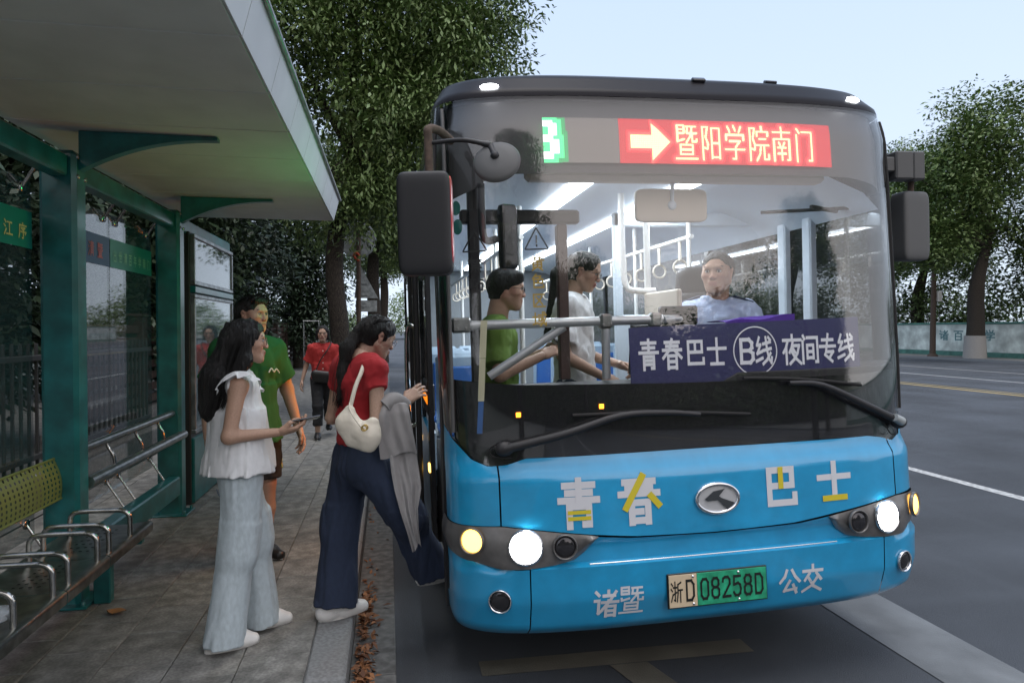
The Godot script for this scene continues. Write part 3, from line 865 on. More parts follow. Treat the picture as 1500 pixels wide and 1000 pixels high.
# ------------------------------------------------------------------ the bus: x across its front, y up, z forwards from its nose
const PROF := [[0.325, -0.10, 1.21], [0.37, -0.04, 1.225], [0.50, 0.0, 1.23], [0.655, 0.0, 1.23], [0.668, -0.035, 1.23], [0.745, -0.045, 1.23], [0.765, -0.022, 1.23], [0.85, -0.03, 1.23], [1.055, -0.045, 1.23], [1.07, -0.056, 1.23], [1.105, -0.088, 1.23], [1.14, -0.096, 1.23], [1.5, -0.12, 1.24], [2.3, -0.17, 1.245], [2.7, -0.20, 1.245], [2.86, -0.24, 1.23], [2.96, -0.33, 1.18], [3.02, -0.48, 1.10], [3.05, -1.0, 1.0]]
const NOSE_D := 0.42
const NOSE_P := 3.6
var BUS_AT := Transform3D(Basis(Vector3(0, 0, 1), deg_to_rad(1.62)), Vector3(1.531, 0, -2.922))

func fpt(x: float, y: float) -> Vector3:
	var hw := table(PROF, y, 2)
	var t := minf(absf(x) / hw, 1.0)
	return Vector3(clampf(x, -hw, hw), y, table(PROF, y, 1) - NOSE_D * (1.0 - pow(1.0 - pow(t, NOSE_P), 1.0 / NOSE_P)))

func fp(x: float, y: float, off := 0.0) -> Vector3:
	var p := fpt(x, y)
	if off == 0.0: return p
	return p + fnorm(x, y) * off

func fnorm(x: float, y: float) -> Vector3:
	var sx := -1.0 if x > 0 else 1.0
	var a := fpt(x + 0.012 * sx, y) - fpt(x, y)
	var b := fpt(x, y + 0.012) - fpt(x, y - 0.012)
	return (a * sx).cross(b).normalized()

# a sheet that follows the nose between two heights (numbers or tables of [x, y])
func patch(mb: MB, x0: float, x1: float, n: int, bot, top, rows: int, off := 0.0, ruled := false) -> void:
	var phi := func(x: float) -> float: return signf(x) * asin(pow(minf(absf(x) / 1.245, 1.0), NOSE_P / 2.0))
	var p0: float = phi.call(x0)
	var p1: float = phi.call(x1)
	var out := []
	for i in rows + 1:
		var row := []
		for j in n + 1:
			var p := lerpf(p0, p1, float(j) / n)
			var x := signf(p) * 1.245 * pow(absf(sin(p)), 2.0 / NOSE_P)
			if j == 0: x = x0
			if j == n: x = x1
			var yb: float = table(bot, x) if bot is Array else bot
			var yt: float = table(top, x) if top is Array else top
			if ruled:      # straight from edge to edge, a little domed
				var t := float(i) / rows
				row.append(fp(x, yb, off).lerp(fp(x, yt, off), t) + fnorm(x, 0.85) * 0.014 * sin(PI * t))
			else:
				row.append(fp(x, lerpf(yb, yt, float(i) / rows), off))
		out.append(row)
	var first := mb.v.size()
	mb.grid(out)
	for k in range(first, mb.v.size()):
		mb.uv[k].x = (out[(k - first) / (n + 1)][(k - first) % (n + 1)].x - x0) / (x1 - x0)

func on_nose(x: float, y: float, off := 0.0) -> Transform3D:
	var nn := fnorm(x, y)
	var r := Vector3.UP.cross(nn).normalized()
	return Transform3D(Basis(r, nn, r.cross(nn)), fp(x, y, off))   # y axis of the basis points out of the surface

func sub_letter(mb: MB, ch: String, which: Array, centre: Vector2, w: float, h: float, thick: float, place: Callable, lift: float) -> void:
	var all := strokes(ch)
	var up := 0
	for k in which:
		var line: Array = all[k]
		for i in line.size() - 1:
			var a: Vector2 = line[i]
			var b: Vector2 = line[i + 1]
			var d := (b - a).normalized()
			var e := d.orthogonal() * thick * 0.5
			a -= d * thick * 0.5
			b += d * thick * 0.5
			var q := []
			for p in [a + e, b + e, b - e, a - e]:
				q.append(place.call(centre.x + (p.x / 16.0 - 0.5) * w, centre.y - (p.y / 16.0 - 0.5) * h, lift + up * 0.00012))
			mb.quad(q[0], q[1], q[2], q[3])
			up += 1

func led_image() -> Image:
	var im := Image.create_empty(480, 72, false, Image.FORMAT_RGB8)
	var ink := Color(1.0, 0.93, 0.62)
	for x in 480:
		for y in 72:
			im.set_pixel(x, y, Color(0.30, 0.28, 0.27) if x < 118 else Color(0.62, 0.07, 0.10))  # painted in: grey for reflected sky, red for the glow round the letters
	# painted glow halos round the lit characters: wide dim strokes first, bright ones over
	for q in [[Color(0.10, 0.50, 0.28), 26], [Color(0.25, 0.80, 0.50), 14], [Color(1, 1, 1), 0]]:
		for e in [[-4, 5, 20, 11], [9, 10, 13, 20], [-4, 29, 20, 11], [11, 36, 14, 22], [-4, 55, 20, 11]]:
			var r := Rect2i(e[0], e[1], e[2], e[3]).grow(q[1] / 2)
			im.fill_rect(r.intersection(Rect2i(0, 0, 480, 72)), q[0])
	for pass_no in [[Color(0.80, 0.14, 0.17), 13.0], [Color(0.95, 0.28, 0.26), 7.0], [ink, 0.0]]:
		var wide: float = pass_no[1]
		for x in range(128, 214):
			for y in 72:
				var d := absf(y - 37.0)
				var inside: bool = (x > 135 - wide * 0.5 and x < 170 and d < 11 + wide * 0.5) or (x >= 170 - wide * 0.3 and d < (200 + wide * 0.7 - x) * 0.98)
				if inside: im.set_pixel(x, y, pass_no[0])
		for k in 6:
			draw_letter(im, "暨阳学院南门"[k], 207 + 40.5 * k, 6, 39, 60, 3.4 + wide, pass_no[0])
	# the matrix of the dots
	for x in 480:
		for y in 72:
			if x % 3 == 0 or y % 3 == 0:
				im.set_pixel(x, y, im.get_pixel(x, y).darkened(0.22))
	return im

func lamp_disc(parent: Node, called: String, x: float, y: float, r: float, m: Material, ring: Material, dome := 0.25, off := 0.006) -> MeshInstance3D:
	var nn := fnorm(x, 0.92)
	var rr := Vector3.UP.cross(nn).normalized()
	var xf := Transform3D(Basis(rr, nn, rr.cross(nn)), (fp(x, 0.66) * 0.5 + fp(x, 0.85) * 0.5) * Vector3(0, 0, 1) + Vector3(x, y, 0) + nn * off)
	if y < 0.6: xf = on_nose(x, y, off)
	var rm := MB.new()
	rm.lathe([Vector2(r * 1.18, -0.004), Vector2(r * 1.18, 0.006), Vector2(r * 1.08, 0.010), Vector2(r * 1.0, 0.002), Vector2(r * 0.98, -0.012)], xf, 28)
	var o := part(parent, called, rm, ring)
	var dm := MB.new()
	var prof := []
	for i in 7:
		var t := i / 6.0
		prof.append(Vector2(r * 0.985 * cos(t * PI / 2) , -0.004 + r * dome * sin(t * PI / 2)))
	dm.lathe(prof, xf, 28)
	part(o, "lens", dm, m)
	return o

func build_bus() -> void:
	var bus := thing("city_bus", "bright blue single-deck city bus with a black framed windscreen, stopped at the kerb", "bus")
	bus.transform = BUS_AT
	var B: Material = mats.bus_blue
	# ---- nose panels
	var glass_edge := [[-1.24, 1.30], [-1.205, 1.225], [-1.12, 1.13], [-1.05, 1.102], [-0.97, 1.108], [-0.88, 1.136], [0.0, 1.142], [0.88, 1.142], [0.97, 1.128], [1.05, 1.104], [1.12, 1.13], [1.205, 1.20], [1.24, 1.26]]
	var hood_low := [[-1.24, 0.835], [-1.0, 0.845], [-0.60, 0.792], [-0.40, 0.772], [0.0, 0.760], [0.40, 0.772], [0.60, 0.796], [1.0, 0.845], [1.24, 0.85]]
	var seam_gap := 0.0035
	var mb := MB.new()
	patch(mb, -1.008 + seam_gap, 1.008 - seam_gap, 48, hood_low, glass_edge, 12)
	part(bus, "front_panel", mb, B)
	for s in [-1.0, 1.0]:
		mb = MB.new()
		patch(mb, -1.229 if s < 0 else 1.012, -1.012 if s < 0 else 1.229, 16, hood_low, glass_edge, 10)
		part(bus, "corner_panel", mb, B)
	mb = MB.new()
	patch(mb, -0.98, 0.98, 40, 0.668, [[-0.98, 0.80], [-0.60, 0.782], [-0.4, 0.762], [0, 0.748], [0.4, 0.762], [0.6, 0.786], [0.98, 0.80]], 6, -0.002)
	part(bus, "grille_panel", mb, B)
	mb = MB.new()
	patch(mb, -1.235, 1.235, 60, 0.37, 1.2, 20, -0.045)
	part(bus, "nose_backing", mb, mats.gap)
	# bumper in three pieces, with a recess for the plate
	mb = MB.new()
	patch(mb, -0.888, 0.888, 40, 0.325, 0.655, 16)
	var bump := part(bus, "bumper", mb, B)
	mb = MB.new()
	patch(mb, -0.888, 0.888, 40, 0.655, 0.669, 3)
	part(bump, "bumper_ledge", mb, B)
	for s in [-1.0, 1.0]:
		mb = MB.new()
		patch(mb, -1.229 if s < 0 else 0.894, -0.894 if s < 0 else 1.229, 18, 0.325, [[-1.24, 0.70], [-0.95, 0.652], [-0.89, 0.655], [0.89, 0.655], [0.95, 0.655], [1.24, 0.71]], 14)
		part(bus, "bumper_corner", mb, B)
	# bright line of the bumper edge
	mb = MB.new()
	var path := []
	for i in 33:
		var x := lerpf(-0.62, 0.62, i / 32.0)
		path.append(fp(x, 0.661, 0.002))
	mb.tube(path, 0.0035, 6)
	part(bus, "trim_strip", mb, mats.chrome)
	# ---- lamp clusters
	var hl: Array = [[-1.232, 0.835], [-1.0, 0.842], [-0.60, 0.789], [-0.578, 0.785]]
	var ll: Array = [[-1.232, 0.70], [-1.15, 0.672], [-1.0, 0.652], [-0.90, 0.654], [-0.74, 0.664], [-0.66, 0.69], [-0.60, 0.75], [-0.578, 0.783]]
	for s in [-1.0, 1.0]:
		var top := []
		var bot := []
		for q in hl: top.append([q[0] * -s, q[1]])
		for q in ll: bot.append([q[0] * -s, q[1]])
		if s < 0:
			pass
		else:
			pass
		if top[0][0] > top[-1][0]:
			top.reverse(); bot.reverse()
		mb = MB.new()
		patch(mb, minf(top[0][0], top[-1][0]), maxf(top[0][0], top[-1][0]), 24, bot, top, 8, 0.006, true)
		var cl := part(bus, "lamp_cluster", mb, mats.lamp_bowl)
		var sx: float = 1.0 if top[0][0] > 0 else -1.0
		lamp_disc(cl, "headlight", 0.905 * sx, 0.755, 0.068, mats.headlight_glow, mats.chrome, 0.3, 0.026)
		lamp_disc(cl, "turn_light", 1.127 * sx, 0.777, 0.052, mats.amber_light_glow, mats.lamp_bowl, 0.3, 0.024)
		lamp_disc(cl, "dipped_lamp", 0.732 * sx, 0.750, 0.048, mt("dark_lens", Color(0.05, 0.05, 0.055), 0.05, 0.6), mats.lamp_bowl, 0.3, 0.024)
		lamp_disc(bus, "fog_lamp", 1.025 * sx, 0.515, 0.045, mt("dark_lens"), mats.chrome)
		var sp := SpotLight3D.new()
		sp.name = "headlight_beam"
		sp.light_color = Color(1.0, 0.97, 0.92)
		sp.light_energy = 0.5
		sp.light_size = 0.06
		sp.spot_range = 30.0
		sp.spot_attenuation = 2.0
		sp.spot_angle = 48.0
		sp.spot_angle_attenuation = 1.0
		sp.shadow_enabled = true
		bus.add_child(sp, true)
		sp.position = on_nose(0.905 * sx, 0.755, 0.10).origin
		sp.rotation = Vector3(-0.42, PI, 0)
		# marker lamp at the roof corner
		var mm := MB.new()
		mm.ball(Vector3.ZERO, Vector3(0.045, 0.012, 0.018), 14)
		var mk := part(bus, "marker_light", mm, mats.marker_light_glow)
		mk.transform = on_nose(0.97 * sx, 2.885, 0.006)
	# ---- lettering on the nose
	var put := func(x: float, y: float, lift: float) -> Vector3: return fp(x, y, lift)
	var words := [["青", -0.657, 0.935, 0.205, 0.215, [0, 1, 2, 3, 4, 5], [6, 7]], ["春b", -0.374, 0.935, 0.215, 0.215, [0, 1, 2, 5, 6, 7, 8], [3, 4]], ["巴", 0.336, 0.943, 0.19, 0.215, [0, 1, 3], [2]], ["士", 0.626, 0.946, 0.20, 0.20, [0, 1], [2]]]
	for w in words:
		var lm := MB.new()
		sub_letter(lm, w[0], w[5], Vector2(w[1], w[2]), w[3], w[4], 2.3, put, 0.002)
		var ch := part(bus, "character", lm, mats.decal_white)
		lm = MB.new()
		sub_letter(lm, w[0], w[6], Vector2(w[1], w[2]), w[3], w[4], 2.2 if w[0] != "青" else 1.3, put, 0.0042)
		part(ch, "yellow_stroke", lm, mats.decal_yellow)
	for w in [["诸", -0.552, 0.482], ["暨", -0.435, 0.491], ["公", 0.352, 0.500], ["交", 0.474, 0.504]]:
		var lm := MB.new()
		letter(lm, w[0], Vector2(w[1], w[2]), 0.122, 0.135, 1.25 if w[0] == "暨" else 1.8, put)
		part(bus, "character", lm, mats.decal_white)
	# emblem
	var exf := on_nose(0.006, 0.915, 0.004)
	var em := MB.new()
	var ring := []
	for k in 49:
		var a := TAU * k / 48.0
		ring.append(exf * Vector3(cos(a) * 0.104, 0.004, sin(a) * 0.066))
	em.tube(ring, 0.010, 8, false)
	var emb := part(bus, "emblem", em, mats.chrome)
	em = MB.new()
	var fan := []
	for k in 48:
		var a := TAU * k / 48.0
		fan.append(exf * Vector3(cos(a) * 0.099, 0.003, sin(a) * 0.061))
	for k in 48:
		em.tri(exf * Vector3(0, 0.006, 0), fan[k], fan[(k + 1) % 48])
	part(emb, "badge_plate", em, mt("badge_white", Color(0.55, 0.56, 0.57), 0.25, 0.3))
	em = MB.new()
	var poly := PackedVector2Array()
	for q in [[192, 318], [237, 283], [293, 274], [262, 306], [275, 316], [342, 343], [303, 371], [256, 326], [204, 328]]:
		poly.append(Vector2((q[0] - 258) / 105.0 * 0.104, (q[1] - 318) / 68.0 * 0.066))
	em.prism(poly, -0.006, Transform3D(exf.basis * Basis(Vector3(1, 0, 0), PI / 2), exf.origin + exf.basis.y * 0.007))
	part(emb, "badge_mark", em, mt("badge_mark", Color(0.10, 0.11, 0.12), 0.25, 0.7))
	# number plate
	var pn := MeshInstance3D.new()
	var pxf := Transform3D(Basis(Vector3(1, 0, 0), -0.05), Vector3(-0.02, 0.515, 0.012))
	em = MB.new()
	em.box(Vector3(0, 0, -0.004), Vector3(0.496, 0.158, 0.008), Basis(), 0.003)
	var plate := part(bus, "number_plate", em, mats.plate_ink)
	plate.transform = pxf
	em = MB.new()
	em.box(Vector3(-0.173, 0, 0.002), Vector3(0.136, 0.146, 0.004), Basis(), 0.001)
	part(plate, "cream_field", em, mats.plate_cream)
	em = MB.new()
	em.box(Vector3(0.069, 0, 0.002), Vector3(0.346, 0.146, 0.004), Basis(), 0.001)
	part(plate, "green_field", em, mats.plate_green)
	var flat := func(x: float, y: float, lift: float) -> Vector3: return Vector3(x, y, 0.0045 + lift)
	var at := [-0.205, -0.139, -0.068, -0.015, 0.039, 0.093, 0.147, 0.203]
	for k in 8:
		em = MB.new()
		letter(em, "浙D08258D"[k], Vector2(at[k], 0), 0.062 if k == 0 else 0.068, 0.100, 1.3 if k == 0 else 2.0, flat, 0.001)
		part(plate, "character", em, mats.plate_ink)
	for q in [[-0.125, 0.062], [-0.125, -0.062], [0.10, 0.062], [0.10, -0.062]]:
		em = MB.new()
		em.ball(Vector3(q[0], q[1], 0.006), Vector3(0.007, 0.007, 0.005), 8)
		part(plate, "screw", em, mats.chrome)
	# ---- windscreen, black border, roof cap
	mb = MB.new()
	patch(mb, -1.185, 1.20, 60, glass_edge, 2.83, 36)
	var ws := part(bus, "windscreen", mb, mats.windscreen)
	mb = MB.new()
	patch(mb, -1.180, 1.195, 60, glass_edge, 2.82, 36, -0.008)
	part(ws, "inner_pane", mb, mats.windscreen)
	mb = MB.new()
	patch(mb, -1.20, 1.205, 60, glass_edge, [[-1.2, 1.50], [-0.9, 1.472], [0.0, 1.450], [0.9, 1.455], [1.2, 1.47]], 8, -0.014)
	part(ws, "black_border", mb, mats.bus_black)
	mb = MB.new()
	patch(mb, -1.20, 1.205, 60, [[-1.2, 2.36], [-1.08, 2.40], [-0.98, 2.465], [0.9, 2.47], [1.08, 2.45], [1.2, 2.42]], 2.83, 10, -0.045)
	part(ws, "display_housing", mb, mt("housing", Color(0.03, 0.03, 0.032), 0.5))
	for s in [-1.0, 1.0]:
		mb = MB.new()
		var e := []
		for i in 25:
			e.append(fp(1.192 * s, lerpf(1.25, 2.80, i / 24.0), 0.002))
		mb.tube(e, 0.010, 6)
		part(ws, "seal", mb, mats.grey_plastic if s < 0 else mats.rubber)
		mb = MB.new()
		patch(mb, -1.2449 if s < 0 else 1.20, -1.20 if s < 0 else 1.2449, 8, [[-1.24, 1.30], [-1.2, 1.22], [1.2, 1.2], [1.24, 1.26]], 2.83, 20, -0.001)
		part(bus, "screen_pillar", mb, mats.bus_black)
	mb = MB.new()
	patch(mb, -1.2449, 1.2449, 64, 2.832, 3.05, 14)
	var cap := part(bus, "roof_cap", mb, mats.roof_cap)
	for q in [[0.10, 2.955], [0.55, 2.99]]:
		mb = MB.new()
		mb.box(Vector3.ZERO, Vector3(0.07, 0.018, 0.03), Basis(), 0.005)
		var o := part(cap, "camera_pod", mb, mats.bus_black)
		o.transform = on_nose(q[0], q[1], 0.006)
	# ---- destination display
	mb = MB.new()
	patch(mb, -0.735, 0.785, 40, 2.513, 2.737, 4, -0.03)
	var led := StandardMaterial3D.new()
	led.resource_name = "display_glow"
	led.albedo_color = Color(0.05, 0.05, 0.05)
	led.roughness = 0.6
	led.emission_enabled = true
	led.emission = Color.BLACK
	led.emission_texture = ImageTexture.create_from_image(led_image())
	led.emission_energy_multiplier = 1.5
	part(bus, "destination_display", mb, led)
	for q in [[0.32, Color(1.0, 0.10, 0.10), 0.95, 0.16], [-0.70, Color(0.15, 1.0, 0.45), 0.10, 0.05]]:
		var al := AreaLight3D.new()
		al.name = "display_light"
		al.area_size = Vector2(q[2], 0.18)
		al.light_color = q[1]
		al.light_energy = q[3]
		al.area_range = 12.0
		al.shadow_enabled = true
		bus.add_child(al, true)
		al.position = fp(q[0], 2.625, -0.022)
		al.rotation.y = PI
	# ---- body behind the nose
	var L := 7.1
	var zf := -0.415
	var side := func(x: float, y0: float, y1: float, za: float, zb: float) -> MB:
		var m := MB.new()
		m.box(Vector3(x, (y0 + y1) * 0.5, (za + zb) * 0.5), Vector3(0.03, y1 - y0, za - zb))
		return m
	part(bus, "door_pillar", side.call(-1.222, 0.37, 2.72, zf - 0.02, -0.56), mats.bus_matt)
	part(bus, "door_pillar", side.call(-1.222, 0.37, 2.72, -1.50, -1.64), mats.bus_matt)
	part(bus, "side_panel", side.call(-1.222, 0.36, 1.05, -1.642, -L), mt("bus_blue"))
	part(bus, "side_panel", side.call(-1.222, 2.42, 2.72, -0.562, -1.498), mats.bus_matt)
	part(bus, "side_panel", side.call(-1.222, 2.42, 2.72, -1.642, -L), mats.bus_black)
	part(bus, "side_panel", side.call(1.222, 0.36, 1.22, zf, -L), mats.bus_blue)
	part(bus, "side_panel", side.call(1.222, 2.42, 2.72, zf, -L), mats.bus_black)
	for s in [-1.0, 1.0]:
		var zz := -1.642 if s < 0 else zf
		var y0 := 1.052 if s < 0 else 1.222
		var zs := [zz, -2.5, -3.9, -5.3, -L] if s < 0 else [zz, -1.35, -2.5, -3.9, -5.3, -L]
		for k in zs.size() - 1:
			var gm := MB.new()
			gm.box(Vector3(1.218 * s, (y0 + 2.418) * 0.5, (zs[k] + zs[k + 1]) * 0.5), Vector3(0.008, 2.416 - y0, zs[k] - zs[k + 1] - 0.05))
			part(bus, "side_window", gm, mats.side_glass)
			gm = MB.new()
			gm.box(Vector3(1.218 * s, (y0 + 2.418) * 0.5, zs[k + 1] + (0.0 if k < zs.size() - 2 else 0.03)), Vector3(0.04, 2.416 - y0, 0.07))
			part(bus, "window_post", gm, mats.bus_black)
	# roof: from the cove of one side over to the other
	mb = MB.new()
	var rr := []
	for zz in [-0.92, -L]:
		var row := []
		for i in 21:
			var a := PI * i / 20.0
			row.append(Vector3(-1.237 * signf(cos(a)) * pow(absf(cos(a)), 0.35), 2.72 + 0.33 * pow(sin(a), 0.5), zz))
		rr.append(row)
	mb.grid(rr)
	part(bus, "roof", mb, mats.bus_black)
	mb = MB.new()
	mb.box(Vector3(0, 1.7, -L), Vector3(2.44, 2.6, 0.05))
	part(bus, "rear_wall", mb, mats.inner_grey)
	# wheels
	for q in [[-1.08, -1.95], [1.08, -1.95], [-1.08, -5.6], [1.08, -5.6]]:
		mb = MB.new()
		mb.lathe([Vector2(0.26, 0.11), Vector2(0.42, 0.115), Vector2(0.46, 0.08), Vector2(0.46, -0.08), Vector2(0.42, -0.115), Vector2(0.26, -0.11)], Transform3D(Basis(Vector3(0, 0, 1), PI / 2), Vector3(q[0], 0.46 - q[0] * 0.028, q[1])), 28)
		var ty := part(bus, "wheel", mb, mats.rubber)
		mb = MB.new()
		mb.lathe([Vector2(0.0, 0.05), Vector2(0.12, 0.06), Vector2(0.20, 0.02), Vector2(0.265, 0.10), Vector2(0.265, -0.10), Vector2(0.0, -0.05)], Transform3D(Basis(Vector3(0, 0, 1), PI / 2), Vector3(q[0], 0.46 - q[0] * 0.028, q[1])), 20)
		part(ty, "rim", mb, mats.brushed)
	mb = MB.new()
	mb.box(Vector3(0, 0.40, -L * 0.5 - 0.2), Vector3(2.36, 0.08, L - 0.6))
	part(bus, "underfloor", mb, mats.gap)
	# ---- open door leaf parked against the side, with its handle
	var dl := MB.new()
	for q in [[-1.60, 0.06], [-2.52, 0.06]]:
		dl.box(Vector3(-1.30, 1.45, q[0]), Vector3(0.035, 2.0, q[1]), Basis(), 0.008)
	for y in [0.48, 2.42]:
		dl.box(Vector3(-1.30, y, -2.06), Vector3(0.033, 0.09, 0.86), Basis(), 0.008)
	var leafd := part(bus, "door_leaf", dl, mats.bus_matt)
	dl = MB.new()
	dl.box(Vector3(-1.30, 1.45, -2.06), Vector3(0.008, 1.85, 0.86))
	part(leafd, "door_glass", dl, mats.side_glass)
	dl = MB.new()
	dl.tube(spline([Vector3(-1.30, 1.75, -1.66), Vector3(-1.36, 1.72, -1.70), Vector3(-1.36, 1.15, -1.70), Vector3(-1.30, 1.12, -1.66)], 5), 0.014, 8)
	part(leafd, "door_handle", dl, mats.steel)
	for q in [[-2.9, 0.83], [-1.58, 0.83]]:
		dl = MB.new()
		dl.box(Vector3(-1.242, q[1], q[0]), Vector3(0.012, 0.05, 0.09), Basis(), 0.003)
		part(bus, "side_marker_light", dl, mats.amber_light_glow)
	# ---- display in the first side window, turned to the pavement
	var sd := MB.new()
	sd.box(Vector3(-1.21, 2.22, -2.02), Vector3(0.05, 0.22, 0.66), Basis(), 0.01)
	var sdp := part(bus, "side_display", sd, mats.dark_frame)
	for q in [[2.22, 0.60, "side_display_green_glow", Color(0.05, 1.0, 0.30), 0.24], [1.26, 0.60, "side_display_amber_glow", Color(1.0, 0.25, 0.01), 0.38]]:
		var gm := MB.new()
		gm.box(Vector3(-1.2365, q[0], -2.02), Vector3(0.003, 0.16 if q[0] > 2.0 else 0.06, q[1]))
		if q[0] < 2.0:
			var sb := MB.new()
			sb.box(Vector3(-1.21, 1.26, -2.02), Vector3(0.05, 0.22, 0.66), Basis(), 0.01)
			sdp = part(bus, "side_display", sb, mats.dark_frame)
		part(sdp, "display_screen", gm, mt(q[2], q[3], 0.4, 0.0, {"glow": 0.7}))
		var al := AreaLight3D.new()
		al.name = "side_display_light"
		al.area_size = Vector2(q[1], 0.16)
		al.light_color = q[3].linear_to_srgb()
		al.light_energy = q[4]
		al.area_range = 12.0
		al.shadow_enabled = true
		bus.add_child(al, true)
		al.position = Vector3(-1.345, q[0], -2.02)
		al.rotation.y = PI / 2
	build_bus_outside(bus)
	build_bus_inside(bus)

func build_bus_outside(bus: Node3D) -> void:
	# wipers
	var wip := [[[-0.97, 1.185], [-0.70, 1.245], [-0.44, 1.316], [-0.20, 1.318], [-0.05, 1.302]], [[-0.66, 1.325], [0.215, 1.289]], [[1.086, 1.194], [0.85, 1.30], [0.60, 1.412], [0.42, 1.43]], [[0.84, 1.400], [0.19, 1.462]]]
	for k in 2:
		var am := MB.new()
		var pa := []
		var ra := []
		for q in wip[k * 2]:
			pa.append(fp(q[0], q[1], 0.035))
		pa = spline(pa, 4)
		for i in pa.size(): ra.append(lerpf(0.022, 0.009, float(i) / pa.size()))
		am.tube(pa, ra, 8)
		am.ball(fp(wip[k * 2][0][0], wip[k * 2][0][1], 0.025), Vector3(0.045, 0.035, 0.03), 12)
		var arm := part(bus, "wiper", am, mats.bus_matt)
		am = MB.new()
		var pb := []
		for i in 13:
			var t := i / 12.0
			pb.append(fp(lerpf(wip[k * 2 + 1][0][0], wip[k * 2 + 1][1][0], t), lerpf(wip[k * 2 + 1][0][1], wip[k * 2 + 1][1][1], t) + 0.012 * sin(PI * t), 0.016))
		am.tube(pb, 0.009, 6)
		part(arm, "wiper_blade", am, mats.rubber)
		if k == 1:
			am = MB.new()
			var c0 := fp(1.086, 1.194, 0.045)
			var c1 := fp(1.02, 1.226, 0.045)
			am.tube([c0, c0.lerp(c1, 0.15), c1], [0.012, 0.024, 0.020], 10)
			part(arm, "wiper_cap", am, mats.sign_back)
			am = MB.new()
			am.tube(spline([fp(1.08, 1.16, 0.02), fp(1.06, 1.135, 0.03), fp(1.01, 1.14, 0.03), fp(0.97, 1.19, 0.03)], 5), 0.003, 5)
			part(arm, "washer_hose", am, mats.rubber)
		else:
			am = MB.new()
			am.tube(spline([fp(-0.94, 1.14, 0.02), fp(-1.02, 1.15, 0.03), fp(-1.03, 1.19, 0.03), fp(-0.96, 1.22, 0.03)], 5), 0.003, 5)
			part(arm, "washer_hose", am, mats.rubber)
	# door-side mirror on its arm
	var mm := MB.new()
	mm.pillow(Vector3(-1.313, 2.18, 0.03), Vector3(0.226, 0.43, 0.12), Basis(Vector3(0, 1, 0), -0.18), 0.22, 40)
	var mir := part(bus, "wing_mirror", mm, mats.mirror_shell)
	tag(mir, "tall black door-side mirror with a red strip down one edge")
	mm = MB.new()
	mm.pillow(Vector3(-1.212, 2.195, 0.055), Vector3(0.024, 0.36, 0.085), Basis(Vector3(0, 1, 0), -0.18), 0.3, 24)
	part(mir, "red_strip", mm, mats.red_film)
	mm = MB.new()
	mm.tube(spline([Vector3(-1.29, 2.36, 0.02), Vector3(-1.29, 2.54, 0.01), Vector3(-1.288, 2.585, 0.005), Vector3(-1.24, 2.60, -0.06), Vector3(-1.17, 2.60, -0.22)], 5), 0.019, 10)
	part(mir, "mirror_arm", mm, mats.wood_pole)
	mm = MB.new()
	mm.tube(spline([Vector3(-1.285, 2.525, 0.01), Vector3(-1.15, 2.525, 0.07), Vector3(-1.04, 2.497, 0.10)], 6), [0.010, 0.010, 0.010, 0.010, 0.010, 0.010, 0.010, 0.010, 0.010, 0.010, 0.012, 0.015, 0.016], 8)
	part(mir, "mirror_arm", mm, mats.bus_matt)
	mm = MB.new()
	var dxf := Transform3D(Basis(Vector3(0, 0, 1), 0.62) * Basis(Vector3(1, 0, 0), 1.05), Vector3(-1.02, 2.425, 0.13))
	mm.lathe([Vector2(0, 0.022), Vector2(0.05, 0.020), Vector2(0.088, 0.010), Vector2(0.10, -0.004), Vector2(0.098, -0.012), Vector2(0.0, -0.012)], dxf, 32)
	var disc := part(bus, "kerb_mirror", mm, mats.grey_plastic)
	mm = MB.new()
	mm.tube([Vector3(-1.04, 2.497, 0.10), Vector3(-1.03, 2.455, 0.13)], 0.014, 8)
	mm.ball(Vector3(-1.028, 2.445, 0.14), Vector3(0.02, 0.02, 0.02), 8)
	part(disc, "mirror_joint", mm, mats.bus_matt)
	# driver-side mirror
	mm = MB.new()
	mm.pillow(Vector3(1.455, 2.245, -0.50), Vector3(0.19, 0.39, 0.11), Basis(Vector3(0, 1, 0), 0.15), 0.24, 40)
	var mr := part(bus, "wing_mirror", mm, mats.grey_plastic)
	tag(mr, "grey driver-side mirror below a hinge block")
	mm = MB.new()
	mm.box(Vector3(1.36, 2.575, -0.46), Vector3(0.11, 0.155, 0.09), Basis(), 0.008)
	mm.box(Vector3(1.455, 2.575, -0.465), Vector3(0.075, 0.157, 0.09), Basis(), 0.008)
	mm.box(Vector3(1.27, 2.58, -0.46), Vector3(0.07, 0.08, 0.07), Basis(), 0.006)
	part(mr, "hinge_block", mm, mats.grey_plastic)
	mm = MB.new()
	mm.tube([Vector3(1.46, 2.52, -0.49), Vector3(1.46, 2.42, -0.50)], 0.017, 10)
	part(mr, "mirror_arm", mm, mats.wood_pole)

